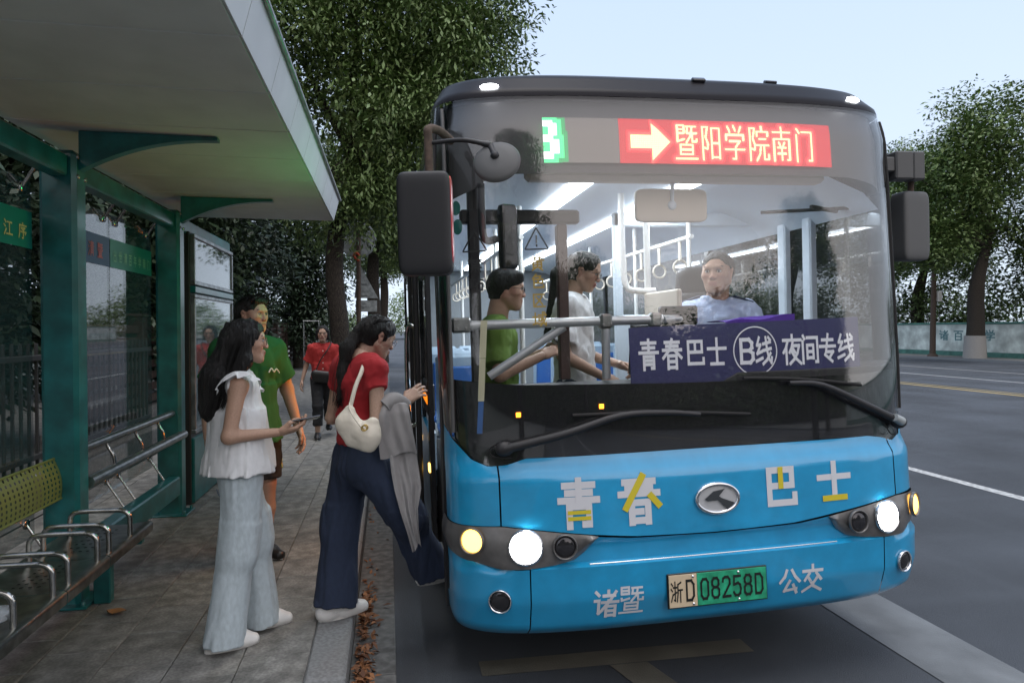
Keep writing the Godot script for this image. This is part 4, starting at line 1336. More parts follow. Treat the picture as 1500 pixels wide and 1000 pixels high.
func build_bus_inside(bus: Node3D) -> void:
	var L := 7.0
	var mb := MB.new()
	mb.box(Vector3(0, 0.47, -4.26), Vector3(2.36, 0.03, 5.48))
	mb.box(Vector3(0.22, 0.47, -0.98), Vector3(1.92, 0.03, 1.08))
	part(bus, "floor", mb, mats.inner_grey)
	mb = MB.new()
	mb.box(Vector3(-0.98, 0.345, -1.03), Vector3(0.46, 0.03, 0.94), Basis(), 0.006)
	mb.box(Vector3(-0.745, 0.41, -1.03), Vector3(0.012, 0.12, 0.94))
	part(bus, "entry_step", mb, mats.inner_grey)
	mb = MB.new()
	var rr := []
	for zz in [-0.42, -L]:
		var row := []
		for q in [[-1.19, 2.33], [-1.10, 2.42], [-0.85, 2.52], [-0.5, 2.57], [0.5, 2.57], [0.85, 2.52], [1.10, 2.42], [1.19, 2.33]]:
			row.append(Vector3(q[0], q[1], zz))
		rr.append(row)
	mb.grid(rr)
	part(bus, "ceiling", mb, mats.inner_white)
	mb = MB.new()
	mb.box(Vector3(0, 2.50, -0.36), Vector3(1.6, 0.10, 0.10), Basis(), 0.02)
	part(bus, "blind_box", mb, mats.inner_beige)
	for s in [-1.0, 1.0]:
		mb = MB.new()
		var z0 := -1.66 if s < 0 else -0.45
		var y1 := 1.04 if s < 0 else 1.20
		mb.box(Vector3(1.195 * s, (0.47 + y1) * 0.5, (z0 - L) * 0.5), Vector3(0.02, y1 - 0.47, z0 + L))
		part(bus, "wall_lining", mb, mats.inner_white)
		mb = MB.new()
		mb.box(Vector3(0.33 * s - 0.02, 2.556, -3.65), Vector3(0.11, 0.02, 6.0), Basis(), 0.006)
		part(bus, "ceiling_light", mb, mats.ceiling_light_glow)
		var al := AreaLight3D.new()
		al.name = "ceiling_light_glow"
		al.area_size = Vector2(0.10, 5.9)
		al.light_color = Color(0.93, 0.97, 1.0)
		al.light_energy = 2.5
		al.area_range = 12.0
		al.shadow_enabled = true
		bus.add_child(al, true)
		al.position = Vector3(0.33 * s - 0.02, 2.54, -3.65)
		al.rotation.x = -PI / 2
		# grab rail with hanging handles
		mb = MB.new()
		mb.tube([Vector3(0.60 * s, 2.33, -1.5), Vector3(0.60 * s, 2.33, -6.6)], 0.017, 8)
		var gr := part(bus, "grab_rail", mb, mats.rail_white)
		for k in 12:
			var hm := MB.new()
			var z := -1.7 - 0.38 * k
			hm.box(Vector3(0.60 * s, 2.25, z), Vector3(0.012, 0.14, 0.035), Basis(), 0.002)
			var ring := []
			for j in 13:
				var a := TAU * j / 12.0
				ring.append(Vector3(0.60 * s + sin(a) * 0.05, 2.135 + cos(a) * 0.05, z))
			hm.tube(ring, 0.009, 6, false)
			part(gr, "hand_strap", hm, mats.inner_beige)
		for z in [-1.55, -2.6, -3.9, -5.2]:
			mb = MB.new()
			mb.tube([Vector3(0.60 * s, 0.49, z), Vector3(0.60 * s, 2.54, z)], 0.017, 8)
			part(bus, "grab_pole", mb, mats.rail_white)
	# seats
	var first: Node3D = null
	for q in [[-0.90, -2.5], [-0.90, -3.3], [-0.90, -4.1], [-0.46, -3.3], [-0.46, -4.1], [0.90, -2.5], [0.90, -3.3], [0.90, -4.1], [0.46, -4.1], [0.46, -5.0], [-0.46, -5.0], [0.90, -5.0], [-0.90, -5.0]]:
		var sm := MB.new()
		sm.box(Vector3(q[0], 1.22, q[1] - 0.22), Vector3(0.42, 0.62, 0.05), Basis(Vector3(1, 0, 0), 0.12), 0.024)
		var st := part(bus, "passenger_seat", sm, mats.seat_shell)
		sm = MB.new()
		sm.box(Vector3(q[0], 0.94, q[1]), Vector3(0.42, 0.06, 0.42), Basis(), 0.02)
		part(st, "cushion", sm, mats.seat_blue)
		sm = MB.new()
		sm.box(Vector3(q[0], 1.20, q[1] - 0.185), Vector3(0.36, 0.46, 0.03), Basis(Vector3(1, 0, 0), 0.12), 0.012)
		part(st, "back_pad", sm, mats.seat_blue)
		sm = MB.new()
		sm.box(Vector3(q[0], 0.70, q[1]), Vector3(0.08, 0.44, 0.22), Basis(), 0.01)
		part(st, "pedestal", sm, mats.inner_grey)
	# dashboard and windscreen ledge
	mb = MB.new()
	var rows := []
	for i in 25:
		var x := lerpf(-1.17, 1.17, i / 24.0)
		var f := fp(x, 1.44, -0.03)
		var yt := 1.455 if x < 0.12 else 1.50
		rows.append([Vector3(x, 0.9, f.z - 0.02), Vector3(x, yt - 0.02, f.z), Vector3(x, yt, f.z - 0.03), Vector3(x, yt + 0.005, minf(f.z - 0.08, -0.36)), Vector3(x, yt - 0.02, -0.41), Vector3(x, 0.50, -0.43)])
	mb.grid(rows)
	part(bus, "dashboard", mb, mats.dash_black)
	mb = MB.new()
	mb.box(Vector3(0.62, 1.51, -0.52), Vector3(0.86, 0.10, 0.20), Basis(Vector3(1, 0, 0), 0.3), 0.03)
	part(bus, "instrument_hood", mb, mats.dash_black)
	mb = MB.new()
	var ring := []
	var wx := Transform3D(Basis(Vector3(1, 0, 0), 0.75), Vector3(0.55, 1.52, -0.66))
	for k in 33:
		var a := TAU * k / 32.0
		ring.append(wx * Vector3(cos(a) * 0.21, 0, sin(a) * 0.21))
	mb.tube(ring, 0.015, 8, false)
	var wheel := part(bus, "steering_wheel", mb, mats.dash_black)
	mb = MB.new()
	mb.box(wx.origin, Vector3(0.40, 0.02, 0.05), wx.basis, 0.006)
	mb.tube([wx.origin, Vector3(0.55, 1.15, -0.45)], 0.03, 8)
	part(wheel, "wheel_spoke", mb, mats.dash_black)
	for q in [[-0.905, 1.335], [-0.515, 1.36]]:
		mb = MB.new()
		mb.box(fp(q[0], q[1], -0.0105), Vector3(0.022, 0.022, 0.004), Basis(), 0.001)  # added glowing squares standing for lamps reflected in the black glass
		part(bus, "reflected_light", mb, mats.reflected_light_glow)
	# black till screen on the ledge
	mb = MB.new()
	mb.box(Vector3(0.005, 1.775, -0.42), Vector3(0.205, 0.10, 0.05), Basis(), 0.01)
	var till := part(bus, "card_reader", mb, mats.bus_black)
	mb = MB.new()
	mb.box(Vector3(-0.13, 1.60, -0.45), Vector3(0.22, 0.28, 0.10), Basis(Vector3(1, 0, 0), 0.2), 0.01)
	part(till, "fare_box", mb, mats.dash_black)
	# barrier rails at the windscreen
	mb = MB.new()
	mb.tube([Vector3(-1.17, 1.752, -0.42), Vector3(-0.40, 1.757, -0.33), Vector3(-0.12, 1.757, -0.33)], 0.0235, 12)
	mb.tube([Vector3(-0.12, 1.757, -0.33), Vector3(0.02, 1.757, -0.42)], 0.022, 10)
	var rail := part(bus, "barrier_rail", mb, mats.rail_grey)
	mb = MB.new()
	mb.tube([Vector3(-0.42, 1.757, -0.33), Vector3(-0.42, 1.47, -0.33)], 0.021, 10)
	mb.tube([Vector3(-0.62, 1.735, -0.37), Vector3(-1.00, 1.50, -0.40)], 0.022, 10)
	part(rail, "rail_post", mb, mats.rail_grey)
	for q in [[-1.13, -0.415], [-0.42, -0.33], [-0.16, -0.33]]:
		mb = MB.new()
		mb.box(Vector3(q[0], 1.755, q[1]), Vector3(0.062 if q[0] > -1 else 0.10, 0.075, 0.062), Basis(), 0.012)
		for e in [-0.02, 0.02]:
			mb.ball(Vector3(q[0] + e, 1.74, q[1] + 0.031), Vector3(0.006, 0.006, 0.004), 6)
		part(rail, "rail_clamp", mb, mats.brushed)
	# door post and partition posts
	mb = MB.new()
	mb.box(Vector3(-1.045, 1.75, -0.50), Vector3(0.055, 1.6, 0.05), Basis(), 0.006)
	part(bus, "door_post", mb, mats.dash_black)
	mb = MB.new()
	mb.box(Vector3(-0.585, 1.86, -0.52), Vector3(0.055, 0.80, 0.05), Basis(), 0.006)
	part(bus, "partition_post", mb, mt("post_brown", Color(0.05, 0.025, 0.022), 0.5))
	mb = MB.new()
	mb.box(Vector3(-0.80, 2.30, -0.52), Vector3(0.62, 0.07, 0.06), Basis(), 0.01)
	part(bus, "door_header", mb, mats.dash_black)
	# hanging mirror by the door and the large mirror over the aisle
	mb = MB.new()
	mb.pillow(Vector3(-0.905, 2.17, -0.30), Vector3(0.09, 0.31, 0.05), Basis(Vector3(0, 1, 0), 0.4), 0.25, 32)
	var im := part(bus, "door_mirror", mb, mats.bus_black)
	mb = MB.new()
	mb.tube(spline([Vector3(-1.03, 2.42, -0.28), Vector3(-1.03, 2.20, -0.27), Vector3(-1.01, 2.15, -0.27), Vector3(-0.96, 2.16, -0.29)], 5), 0.018, 8)
	part(im, "mirror_stem", mb, mats.dash_black)
	mb = MB.new()
	mb.pillow(Vector3(-0.03, 2.34, -0.40), Vector3(0.39, 0.17, 0.035), Basis(), 0.25, 32)
	var rm := part(bus, "aisle_mirror", mb, mats.inner_beige)
	mb = MB.new()
	mb.tube([Vector3(-0.03, 2.34, -0.385), Vector3(-0.03, 2.47, -0.37)], 0.010, 6)
	mb.ball(Vector3(-0.03, 2.34, -0.383), Vector3(0.025, 0.025, 0.012), 10)
	part(rm, "mirror_stem", mb, mats.inner_white)
	# driver's cab: partition, window frame, seat, blind bar
	mb = MB.new()
	mb.box(Vector3(0.62, 1.15, -1.62), Vector3(1.10, 1.30, 0.04), Basis(), 0.01)
	mb.box(Vector3(0.10, 2.15, -1.62), Vector3(0.06, 0.72, 0.05), Basis(), 0.01)
	mb.box(Vector3(0.62, 2.46, -1.62), Vector3(1.10, 0.10, 0.05), Basis(), 0.01)
	part(bus, "cab_partition", mb, mats.inner_white)
	mb = MB.new()
	mb.box(Vector3(0.66, 2.11, -1.62), Vector3(1.02, 0.60, 0.008))
	part(bus, "cab_glass", mb, mats.windscreen)
	mb = MB.new()
	mb.tube(spline([Vector3(-0.03, 2.55, -1.15), Vector3(-0.03, 2.2, -1.15), Vector3(-0.02, 1.98, -1.13), Vector3(0.05, 1.94, -1.10), Vector3(0.16, 1.94, -1.10)], 5), 0.02, 10)
	mb.tube([Vector3(0.12, 0.9, -1.12), Vector3(0.12, 2.56, -1.12)], 0.02, 10)
	part(bus, "cab_rail", mb, mats.rail_white)
	mb = MB.new()
	mb.box(Vector3(0.10, 1.45, -0.85), Vector3(0.03, 0.95, 0.50), Basis(), 0.01)
	part(bus, "cab_gate", mb, mats.inner_beige)
	mb = MB.new()
	mb.box(Vector3(0.60, 0.66, -1.05), Vector3(1.1, 0.40, 1.1), Basis(), 0.02)
	part(bus, "cab_platform", mb, mats.inner_grey)
	mb = MB.new()
	mb.pillow(Vector3(0.52, 1.58, -1.24), Vector3(0.46, 0.70, 0.13), Basis(Vector3(1, 0, 0), 0.1), 0.35)
	mb.pillow(Vector3(0.52, 1.98, -1.27), Vector3(0.28, 0.24, 0.11), Basis(Vector3(1, 0, 0), 0.05), 0.5)
	var ds := part(bus, "driver_seat", mb, mats.dash_black)
	mb = MB.new()
	mb.box(Vector3(0.52, 1.20, -1.02), Vector3(0.46, 0.12, 0.46), Basis(), 0.04)
	mb.box(Vector3(0.52, 0.99, -1.05), Vector3(0.30, 0.32, 0.30), Basis(), 0.02)
	part(ds, "cushion", mb, mats.dash_black)
	mb = MB.new()
	mb.box(Vector3(1.0, 2.365, -0.62), Vector3(0.30, 0.022, 0.022), Basis(Vector3(0, 1, 0), 0.5), 0.004)
	mb.tube([Vector3(0.80, 2.40, -0.95), Vector3(1.18, 2.37, -0.60)], 0.011, 6)
	part(bus, "blind_bar", mb, mats.dash_black)
	for z in [-1.02, -1.30]:
		mb = MB.new()
		mb.box(Vector3(1.17, 1.82, z), Vector3(0.05, 1.20, 0.09), Basis(), 0.01)
		part(bus, "window_frame", mb, mats.inner_white)
	# stickers on the inside of the windscreen
	var st := [[-1.045, 1.775, -1.058, 1.60, 0.030, "sticker_cream"], [-1.058, 1.598, -1.072, 1.40, 0.028, "sticker_cream"], [-1.072, 1.398, -1.084, 1.25, 0.024, "sticker_blue"]]
	for q in st:
		mb = MB.new()
		mb.quad(fp(q[2] - q[4] * 0.5, q[3], -0.011), fp(q[2] + q[4] * 0.5, q[3], -0.011), fp(q[0] + q[4] * 0.5, q[1], -0.011), fp(q[0] - q[4] * 0.5, q[1], -0.011))
		part(bus, "sticker", mb, mats[q[5]])
	for q in [[-1.155, 2.31, 0.035], [-1.15, 2.22, 0.037]]:
		mb = MB.new()
		var mid := fp(q[0], q[1], -0.011)
		for k in 20:
			var a := TAU * k / 20.0
			var a2 := TAU * (k + 1) / 20.0
			mb.tri(mid, fp(q[0] + cos(a) * q[2] * 0.6, q[1] + sin(a) * q[2], -0.011), fp(q[0] + cos(a2) * q[2] * 0.6, q[1] + sin(a2) * q[2], -0.011))
		part(bus, "sticker", mb, mats.sticker_green)
	var inner := func(x: float, y: float, lift: float) -> Vector3: return fp(x, y, -0.0105 + lift * 0.2)
	for col in [[-0.79, "sticker_gold", "黄色区域"], [-1.075, "sticker_dark", "禁站"]]:
		mb = MB.new()
		var tri := [Vector2(col[0] - 0.055, 2.10), Vector2(col[0] + 0.055, 2.10), Vector2(col[0], 2.20)]
		for k in 3:
			var a: Vector2 = tri[k]
			var b: Vector2 = tri[(k + 1) % 3]
			var e := (b - a).normalized().orthogonal() * 0.0035
			mb.quad(fp(a.x + e.x, a.y + e.y, -0.011), fp(b.x + e.x, b.y + e.y, -0.011), fp(b.x - e.x, b.y - e.y, -0.011), fp(a.x - e.x, a.y - e.y, -0.011))
		letter(mb, "!", Vector2(col[0], 2.138), 0.06, 0.055, 1.8, inner)
		part(bus, "warning_triangle", mb, mats.sticker_dark)
		for k in col[2].length():
			mb = MB.new()
			letter(mb, col[2][k], Vector2(col[0], 2.035 - 0.087 * k), 0.068, 0.072, 1.7, inner)
			part(bus, "character", mb, mats[col[1]])
	# banner board behind the windscreen
	var bd := thing("banner_board", "purple board with white Chinese lettering standing on the dashboard behind the windscreen", "sign")
	bd.transform = BUS_AT
	mb = MB.new()
	var bt := [[-0.37, 1.722], [0.88, 1.745]]
	var bb := [[-0.37, 1.450], [0.93, 1.455]]
	patch(mb, -0.355, 0.905, 30, bb, bt, 6, -0.040)
	patch(mb, -0.355, 0.905, 30, bb, bt, 6, -0.046)
	part(bd, "board", mb, mats.banner)
	var onb := func(x: float, y: float, lift: float) -> Vector3: return fp(x, y, -0.0385 + lift * 0.4)
	for q in [["青", -0.262], ["春", -0.143], ["巴", -0.025], ["士", 0.088], ["线", 0.338], ["夜", 0.495], ["间", 0.597], ["专", 0.700], ["线", 0.812]]:
		mb = MB.new()
		letter(mb, q[0], Vector2(q[1], 1.592), 0.112 if q[1] != 0.338 else 0.095, 0.148, 1.75, onb)
		part(bd, "character", mb, mats.banner_ink)
	mb = MB.new()
	letter(mb, "B", Vector2(0.245, 1.592), 0.115, 0.128, 2.3, onb)
	part(bd, "character", mb, mats.banner_ink)
	mb = MB.new()
	for k in 40:
		var q := []
		for e in [[k, 0.121], [k + 1, 0.121], [k + 1, 0.115], [k, 0.115]]:
			var a: float = TAU * e[0] / 40.0
			q.append(onb.call(0.292 + cos(a) * e[1] * 0.98, 1.592 + sin(a) * e[1], 0.004))
		mb.quad(q[0], q[1], q[2], q[3])
	part(bd, "ring", mb, mats.banner_ink)
	# folded purple cloth on the instrument hood
	mb = MB.new()
	rows = []
	for i in 9:
		var row := []
		for j in 7:
			var t := i / 8.0
			var w := j / 6.0
			row.append(Vector3(lerpf(0.26, 0.66, t), 1.735 + 0.03 * t + 0.008 * sin(9.0 * t + 3.0 * w), lerpf(-0.40, -0.62, w)))
		rows.append(row)
	mb.grid(rows)
	rows = []
	for i in 9:
		var t := i / 8.0
		rows.append([Vector3(lerpf(0.26, 0.66, t), 1.60, -0.40), Vector3(lerpf(0.26, 0.66, t), 1.735 + 0.03 * t + 0.008 * sin(9.0 * t), -0.40)])
	mb.grid(rows)
	var pc := solo("purple_cloth", "folded purple cloth lying before the driver above the banner board", "cloth", mb, mt("purple_cloth", Color(0.09, 0.03, 0.32), 0.8))
	pc.transform = BUS_AT

# ------------------------------------------------------------------ fences, wall, poles, signs
func build_street() -> void:
	# railing behind the shelter
	var f := thing("bar_railing", "dark railing of upright bars behind the shelter glass", "railing", Vector3(-3.1, 0.15, -5.5))
	var mb := MB.new()
	mb.box(Vector3(0, 0.14, 0), Vector3(0.28, 0.28, 8.4), Basis(), 0.01)
	part(f, "plinth", mb, mats.plinth)
	for y in [0.42, 1.30]:
		mb = MB.new()
		mb.box(Vector3(0, y, 0), Vector3(0.05, 0.05, 8.4), Basis(), 0.006)
		part(f, "rail", mb, mats.fence_grey)
	var bar := MB.new()
	bar.box(Vector3(0, 0.86, 0), Vector3(0.024, 1.14, 0.024), Basis(), 0.003)
	var bm := bar.mesh()
	for k in 62:
		part(f, "bar", bm, mats.fence_grey, Vector3(0, 0, -4.1 + 0.135 * k))
	# brown fence along the pavement
	var g := thing("slat_fence", "long dark brown fence with posts and low plinth beside the pavement", "fence", Vector3(-3.95, 0.15, -22))
	mb = MB.new()
	mb.box(Vector3(0, 0.15, 0), Vector3(0.30, 0.30, 26.0), Basis(), 0.01)
	part(g, "plinth", mb, mats.plinth)
	for k in 12:
		mb = MB.new()
		mb.box(Vector3(0, 0.95, 12.4 - 2.25 * k), Vector3(0.22, 1.62, 0.22), Basis(), 0.015)
		var p := part(g, "post", mb, mats.fence_brown)
		mb = MB.new()
		mb.box(Vector3(0, 1.78, 12.4 - 2.25 * k), Vector3(0.26, 0.05, 0.26), Basis(), 0.01)
		part(p, "cap", mb, mats.fence_brown)
		if k < 11:
			for j in 7:
				mb = MB.new()
				mb.box(Vector3(0.02, 0.42 + 0.19 * j, 12.4 - 2.25 * k - 1.125), Vector3(0.05, 0.12, 2.02), Basis(), 0.006)
				part(g, "slat", mb, mats.fence_brown)
	# white pipe frame in front of the fence
	var w := thing("pipe_frame", "thin pale pipe frame standing beside the brown fence", "frame", Vector3(-2.05, 0.15, -17.5))
	mb = MB.new()
	mb.tube([Vector3(0, 0, 0), Vector3(0, 1.76, 0)], 0.011, 8)
	part(w, "upright", mb, mats.alu)
	mb = MB.new()
	mb.tube([Vector3(0.36, 0, 0), Vector3(0.36, 1.76, 0)], 0.011, 8)
	part(w, "upright", mb, mats.alu)
	mb = MB.new()
	mb.tube([Vector3(-0.016, 1.77, 0), Vector3(0.376, 1.77, 0)], 0.011, 8)
	part(w, "crossbar", mb, mats.alu)
	# traffic sign seen from behind: round disc over a triangle and a plate
	var s := thing("traffic_sign", "back of a round and a triangular traffic sign on a dark pole beside the tree", "traffic sign", Vector3(-0.66, 0.15, -16.0))
	mb = MB.new()
	mb.tube([Vector3(0, 0, 0), Vector3(0, 3.95, 0)], 0.055, 10)
	part(s, "pole", mb, mats.wood_pole)
	mb = MB.new()
	mb.lathe([Vector2(0, 0.02), Vector2(0.40, 0.02), Vector2(0.42, 0.0), Vector2(0.40, -0.02), Vector2(0, -0.02)], Transform3D(Basis(Vector3(1, 0, 0), PI / 2), Vector3(-0.02, 3.62, -0.09)), 32)
	part(s, "round_sign", mb, mats.sign_back)
	mb = MB.new()
	mb.prism(PackedVector2Array([Vector2(-0.10, 2.28), Vector2(0.44, 2.28), Vector2(0.0, 3.10)]), 0.02, Transform3D(Basis(), Vector3(0, 0, -0.10)))
	part(s, "triangle_sign", mb, mats.sign_back)
	mb = MB.new()
	mb.box(Vector3(0.17, 2.10, -0.09), Vector3(0.48, 0.26, 0.02), Basis(), 0.005)
	part(s, "plate_sign", mb, mats.sign_back)
	for y in [3.62, 2.62, 2.36, 2.10]:
		mb = MB.new()
		mb.box(Vector3(0.06, y, -0.065), Vector3(0.28, 0.05, 0.03), Basis(), 0.004)
		part(s, "bracket", mb, mats.sign_back)
	mb = MB.new()
	mb.tube(spline([Vector3(0.02, 3.12, 0.06), Vector3(-0.10, 3.22, 0.07), Vector3(-0.04, 3.30, 0.06), Vector3(0.04, 3.20, 0.07)], 5), 0.03, 6)
	part(s, "red_ribbon", mb, mt("ribbon", Color(0.35, 0.05, 0.02), 0.8))
	# painted wall across the road
	var v := thing("painted_wall", "long mint green wall with faint dark Chinese lettering across the road", "wall", Vector3(34.2, 0.13, -40))
	mb = MB.new()
	mb.box(Vector3(0, 0.95, 0), Vector3(0.25, 1.9, 130), Basis())
	part(v, "wall_face", mb, mats.wall_mint)
	mb = MB.new()
	mb.box(Vector3(-0.01, 0.14, 0), Vector3(0.28, 0.28, 130), Basis())
	part(v, "base_band", mb, mats.wall_green)
	mb = MB.new()
	mb.box(Vector3(0, 1.96, 0), Vector3(0.36, 0.12, 130), Basis(), 0.02)
	part(v, "coping", mb, mats.wall_green)
	var onw := func(x: float, y: float, lift: float) -> Vector3: return Vector3(-0.127 - lift, y, x)
	var zz := 3.9
	for q in [["诸", 3.0], ["百", 4.1], ["年", 5.2], ["学", 6.3], ["南", 9.2], ["阳", 11.2], ["世", 12.4], ["纪", 13.6]]:
		mb = MB.new()
		letter(mb, q[0], Vector2(q[1], 1.25), 0.75, 0.62, 1.9, onw, 0.004)
		part(v, "character", mb, mats.wall_ink)
	# small painted figure: a pagoda mark
	mb = MB.new()
	for q in [[0.60, 0.10, 0.50], [0.90, 0.08, 0.34], [1.16, 0.07, 0.22], [1.36, 0.10, 0.07]]:
		mb.quad(Vector3(-0.131, q[0], -1.0 - q[2] * 0.5), Vector3(-0.131, q[0], -1.0 + q[2] * 0.5), Vector3(-0.131, q[0] + q[1], -1.0 + q[2] * 0.4), Vector3(-0.131, q[0] + q[1], -1.0 - q[2] * 0.4))
	mb.quad(Vector3(-0.130, 0.5, -1.1), Vector3(-0.130, 0.5, -0.9), Vector3(-0.130, 1.4, -0.96), Vector3(-0.130, 1.4, -1.04))
	part(v, "painted_mark", mb, mats.wall_ink)
	# utility pole with a white box
	var u := thing("utility_pole", "dark wooden utility pole with a small white box in front of the mint wall", "pole", Vector3(31.75, 0.13, -35.3))
	mb = MB.new()
	mb.tube([Vector3(0, 0, 0), Vector3(0.02, 3.0, 0), Vector3(0.06, 6.3, 0)], [0.17, 0.15, 0.12], 12)
	mb.lathe([Vector2(0.30, 0), Vector2(0.26, 0.12), Vector2(0.17, 0.16)], Transform3D(), 12)
	part(u, "pole", mb, mats.wood_pole)
	mb = MB.new()
	mb.box(Vector3(0.32, 3.55, 0.1), Vector3(0.30, 0.62, 0.16), Basis(), 0.02)
	part(u, "white_box", mb, mats.white_paint)
	mb = MB.new()
	mb.tube([Vector3(0.0, 3.7, 0.0), Vector3(0.22, 3.7, 0.08)], 0.02, 6)
	mb.tube([Vector3(0.0, 3.4, 0.0), Vector3(0.22, 3.4, 0.08)], 0.02, 6)
	part(u, "bracket", mb, mats.steel)

# ------------------------------------------------------------------ trees
var clumps := {}

# five tints of a tuft of leaves
func clump(kind: String, n: int, radius: float, length: float, width: float, droop: float) -> void:
	clumps[kind] = []
	for tone in [0.8, 0.9, 1.0, 1.1, 1.22]:
		var r := RandomNumberGenerator.new()
		r.seed = kind.hash() + int(tone * 100)
		var v := PackedVector3Array()
		var nn := PackedVector3Array()
		var c := PackedColorArray()
		for k in n:
			var d := Vector3(r.randfn(), r.randfn(), r.randfn()).normalized() * pow(r.randf(), 0.5) * radius
			d.y *= 0.75
			var out := Vector3(d.x, 0, d.z).normalized()
			var dir := (out * r.randf_range(0.4, 1.0) + Vector3(r.randf_range(-0.6, 0.6), r.randf_range(-droop, 0.4), r.randf_range(-0.6, 0.6))).normalized()
			var side := dir.cross(Vector3(r.randf_range(-0.4, 0.4), 1, r.randf_range(-0.4, 0.4))).normalized()
			var up := side.cross(dir)
			var l := length * r.randf_range(0.7, 1.25)
			var w := width * r.randf_range(0.8, 1.2)
			var g: float = tone * r.randf_range(0.88, 1.12)
			var col := Color(g * r.randf_range(0.9, 1.15), g, g * r.randf_range(0.85, 1.1))
			var a := d
			var b := d + dir * l * 0.45 + side * w * 0.5 - up * w * 0.12
			var e := d + dir * l - up * l * 0.12
			var f := d + dir * l * 0.45 - side * w * 0.5 - up * w * 0.12
			for t in [[a, b, e], [a, e, f]]:
				var fn: Vector3 = (t[1] - t[0]).cross(t[2] - t[0]).normalized()
				# leaves of a tuft curl and overlap: their normals lean towards the outside of the tuft
				var lean := (d.normalized() + Vector3(0, 0.35, 0)).normalized()
				if fn.dot(lean) < 0.0:
					fn = -fn
					v.append(t[0]); v.append(t[1]); v.append(t[2])
				else:
					v.append(t[0]); v.append(t[2]); v.append(t[1])
				for q in 3:
					nn.append((fn + lean * 0.9).normalized()); c.append(col)
		var arr := []
		arr.resize(Mesh.ARRAY_MAX)
		arr[Mesh.ARRAY_VERTEX] = v; arr[Mesh.ARRAY_NORMAL] = nn; arr[Mesh.ARRAY_COLOR] = c
		var m := ArrayMesh.new()
		m.add_surface_from_arrays(Mesh.PRIMITIVE_TRIANGLES, arr)
		clumps[kind].append(m)

func widths(keys: Array, n: int) -> Array:
	var out := []
	for i in n:
		var p := float(i) / (n - 1) * (keys.size() - 1)
		var k := mini(int(p), keys.size() - 2)
		out.append(lerpf(keys[k], keys[k + 1], p - k))
	return out

# blobs: [centre offset from the foot, radii, how many tufts]
func tree(called: String, label: String, at: Vector3, trunk: Array, radii: Array, blobs: Array, kind: String, leaf_mat: Material, seed_no: int, group: String, size := 1.0, wash := false) -> Node3D:
	var r := RandomNumberGenerator.new()
	r.seed = seed_no
	var t := thing(called, label, "tree", at, 0.0, group)
	var mb := MB.new()
	mb.tube(spline(trunk, 5), widths(radii, (trunk.size() - 1) * 5 + 1), 12)
	var top: Vector3 = trunk[-1]
	var fork: Vector3 = trunk[-2]
	var st := SurfaceTool.new()
	st.begin(Mesh.PRIMITIVE_TRIANGLES)
	for b in blobs:
		var c: Vector3 = b[0]
		var rad: Vector3 = b[1]
		var from: Vector3 = fork.lerp(top, r.randf())
		var midp := from.lerp(c, 0.5) + Vector3(r.randf_range(-0.2, 0.2), 0.12 * from.distance_to(c), r.randf_range(-0.2, 0.2))
		var r0: float = radii[-1] * 0.75
		mb.tube(spline([from, midp, c], 5), widths([r0, r0 * 0.6, r0 * 0.22], 11), 7, false)
		for k in 5:
			var d := Vector3(r.randfn(), r.randfn() * 0.7, r.randfn()).normalized()
			var s := midp.lerp(c, r.randf())
			var e := c + d * rad * r.randf_range(0.6, 0.95)
			mb.tube(spline([s, s.lerp(e, 0.5) + Vector3(0, 0.15, 0), e], 3), widths([r0 * 0.3, r0 * 0.18, r0 * 0.06], 7), 5, false)
		var holes := []
		for k in 5:
			holes.append(c + Vector3(r.randfn(), r.randfn(), r.randfn()).normalized() * rad * r.randf_range(0.75, 1.05))
		for k in int(b[2]):
			var d := Vector3(r.randfn(), r.randfn(), r.randfn()).normalized()
			var p := c + d * rad * pow(r.randf(), 0.38) * r.randf_range(0.85, 1.08)
			var skip := false
			for h in holes:
				if p.distance_to(h) < rad.length() * 0.20: skip = true
			if skip: continue
			var xf := Transform3D(Basis.from_euler(Vector3(r.randf_range(-0.4, 0.4), r.randf() * TAU, r.randf_range(-0.4, 0.4))).scaled(Vector3.ONE * size * r.randf_range(0.75, 1.3)), p)
			st.append_from(clumps[kind][r.randi() % 5], 0, xf)
	part(t, "trunk", mb, mats.bark)
	if wash:
		var wm := MB.new()
		wm.tube([Vector3(0, -0.02, 0), Vector3(0.0, 1.25, 0)], [radii[0] * 1.12, radii[0] * 0.99], 14, false)
		part(t, "limewash_band", wm, mats.limewash)
	part(t, "crown", st.commit(), leaf_mat)
	return t

func again(o: Node3D, label: String, at: Vector3, turn: float, scale_by: float) -> void:
	var c: Node3D = o.duplicate()
	c.name = numbered(String(o.name).rstrip("0123456789").trim_suffix("_"))
	add_child(c)
	c.transform = Transform3D(Basis(Vector3.UP, turn).scaled(Vector3.ONE * scale_by), at)
	c.set_meta("label", label)

func thicket(called: String, label: String, category: String, kind: String, m: Material, n: int, spot: Callable, lo: float, hi: float, seed_no: int) -> void:
	var r := RandomNumberGenerator.new()
	r.seed = seed_no
	var st := SurfaceTool.new()
	st.begin(Mesh.PRIMITIVE_TRIANGLES)
	for k in n:
		st.append_from(clumps[kind][r.randi() % 5], 0, Transform3D(Basis.from_euler(Vector3(0, r.randf() * TAU, 0)).scaled(Vector3.ONE * r.randf_range(lo, hi)), spot.call(r)))
	var o := part(self, called, st.commit(), m)
	tag(o, label, category, "", "stuff")

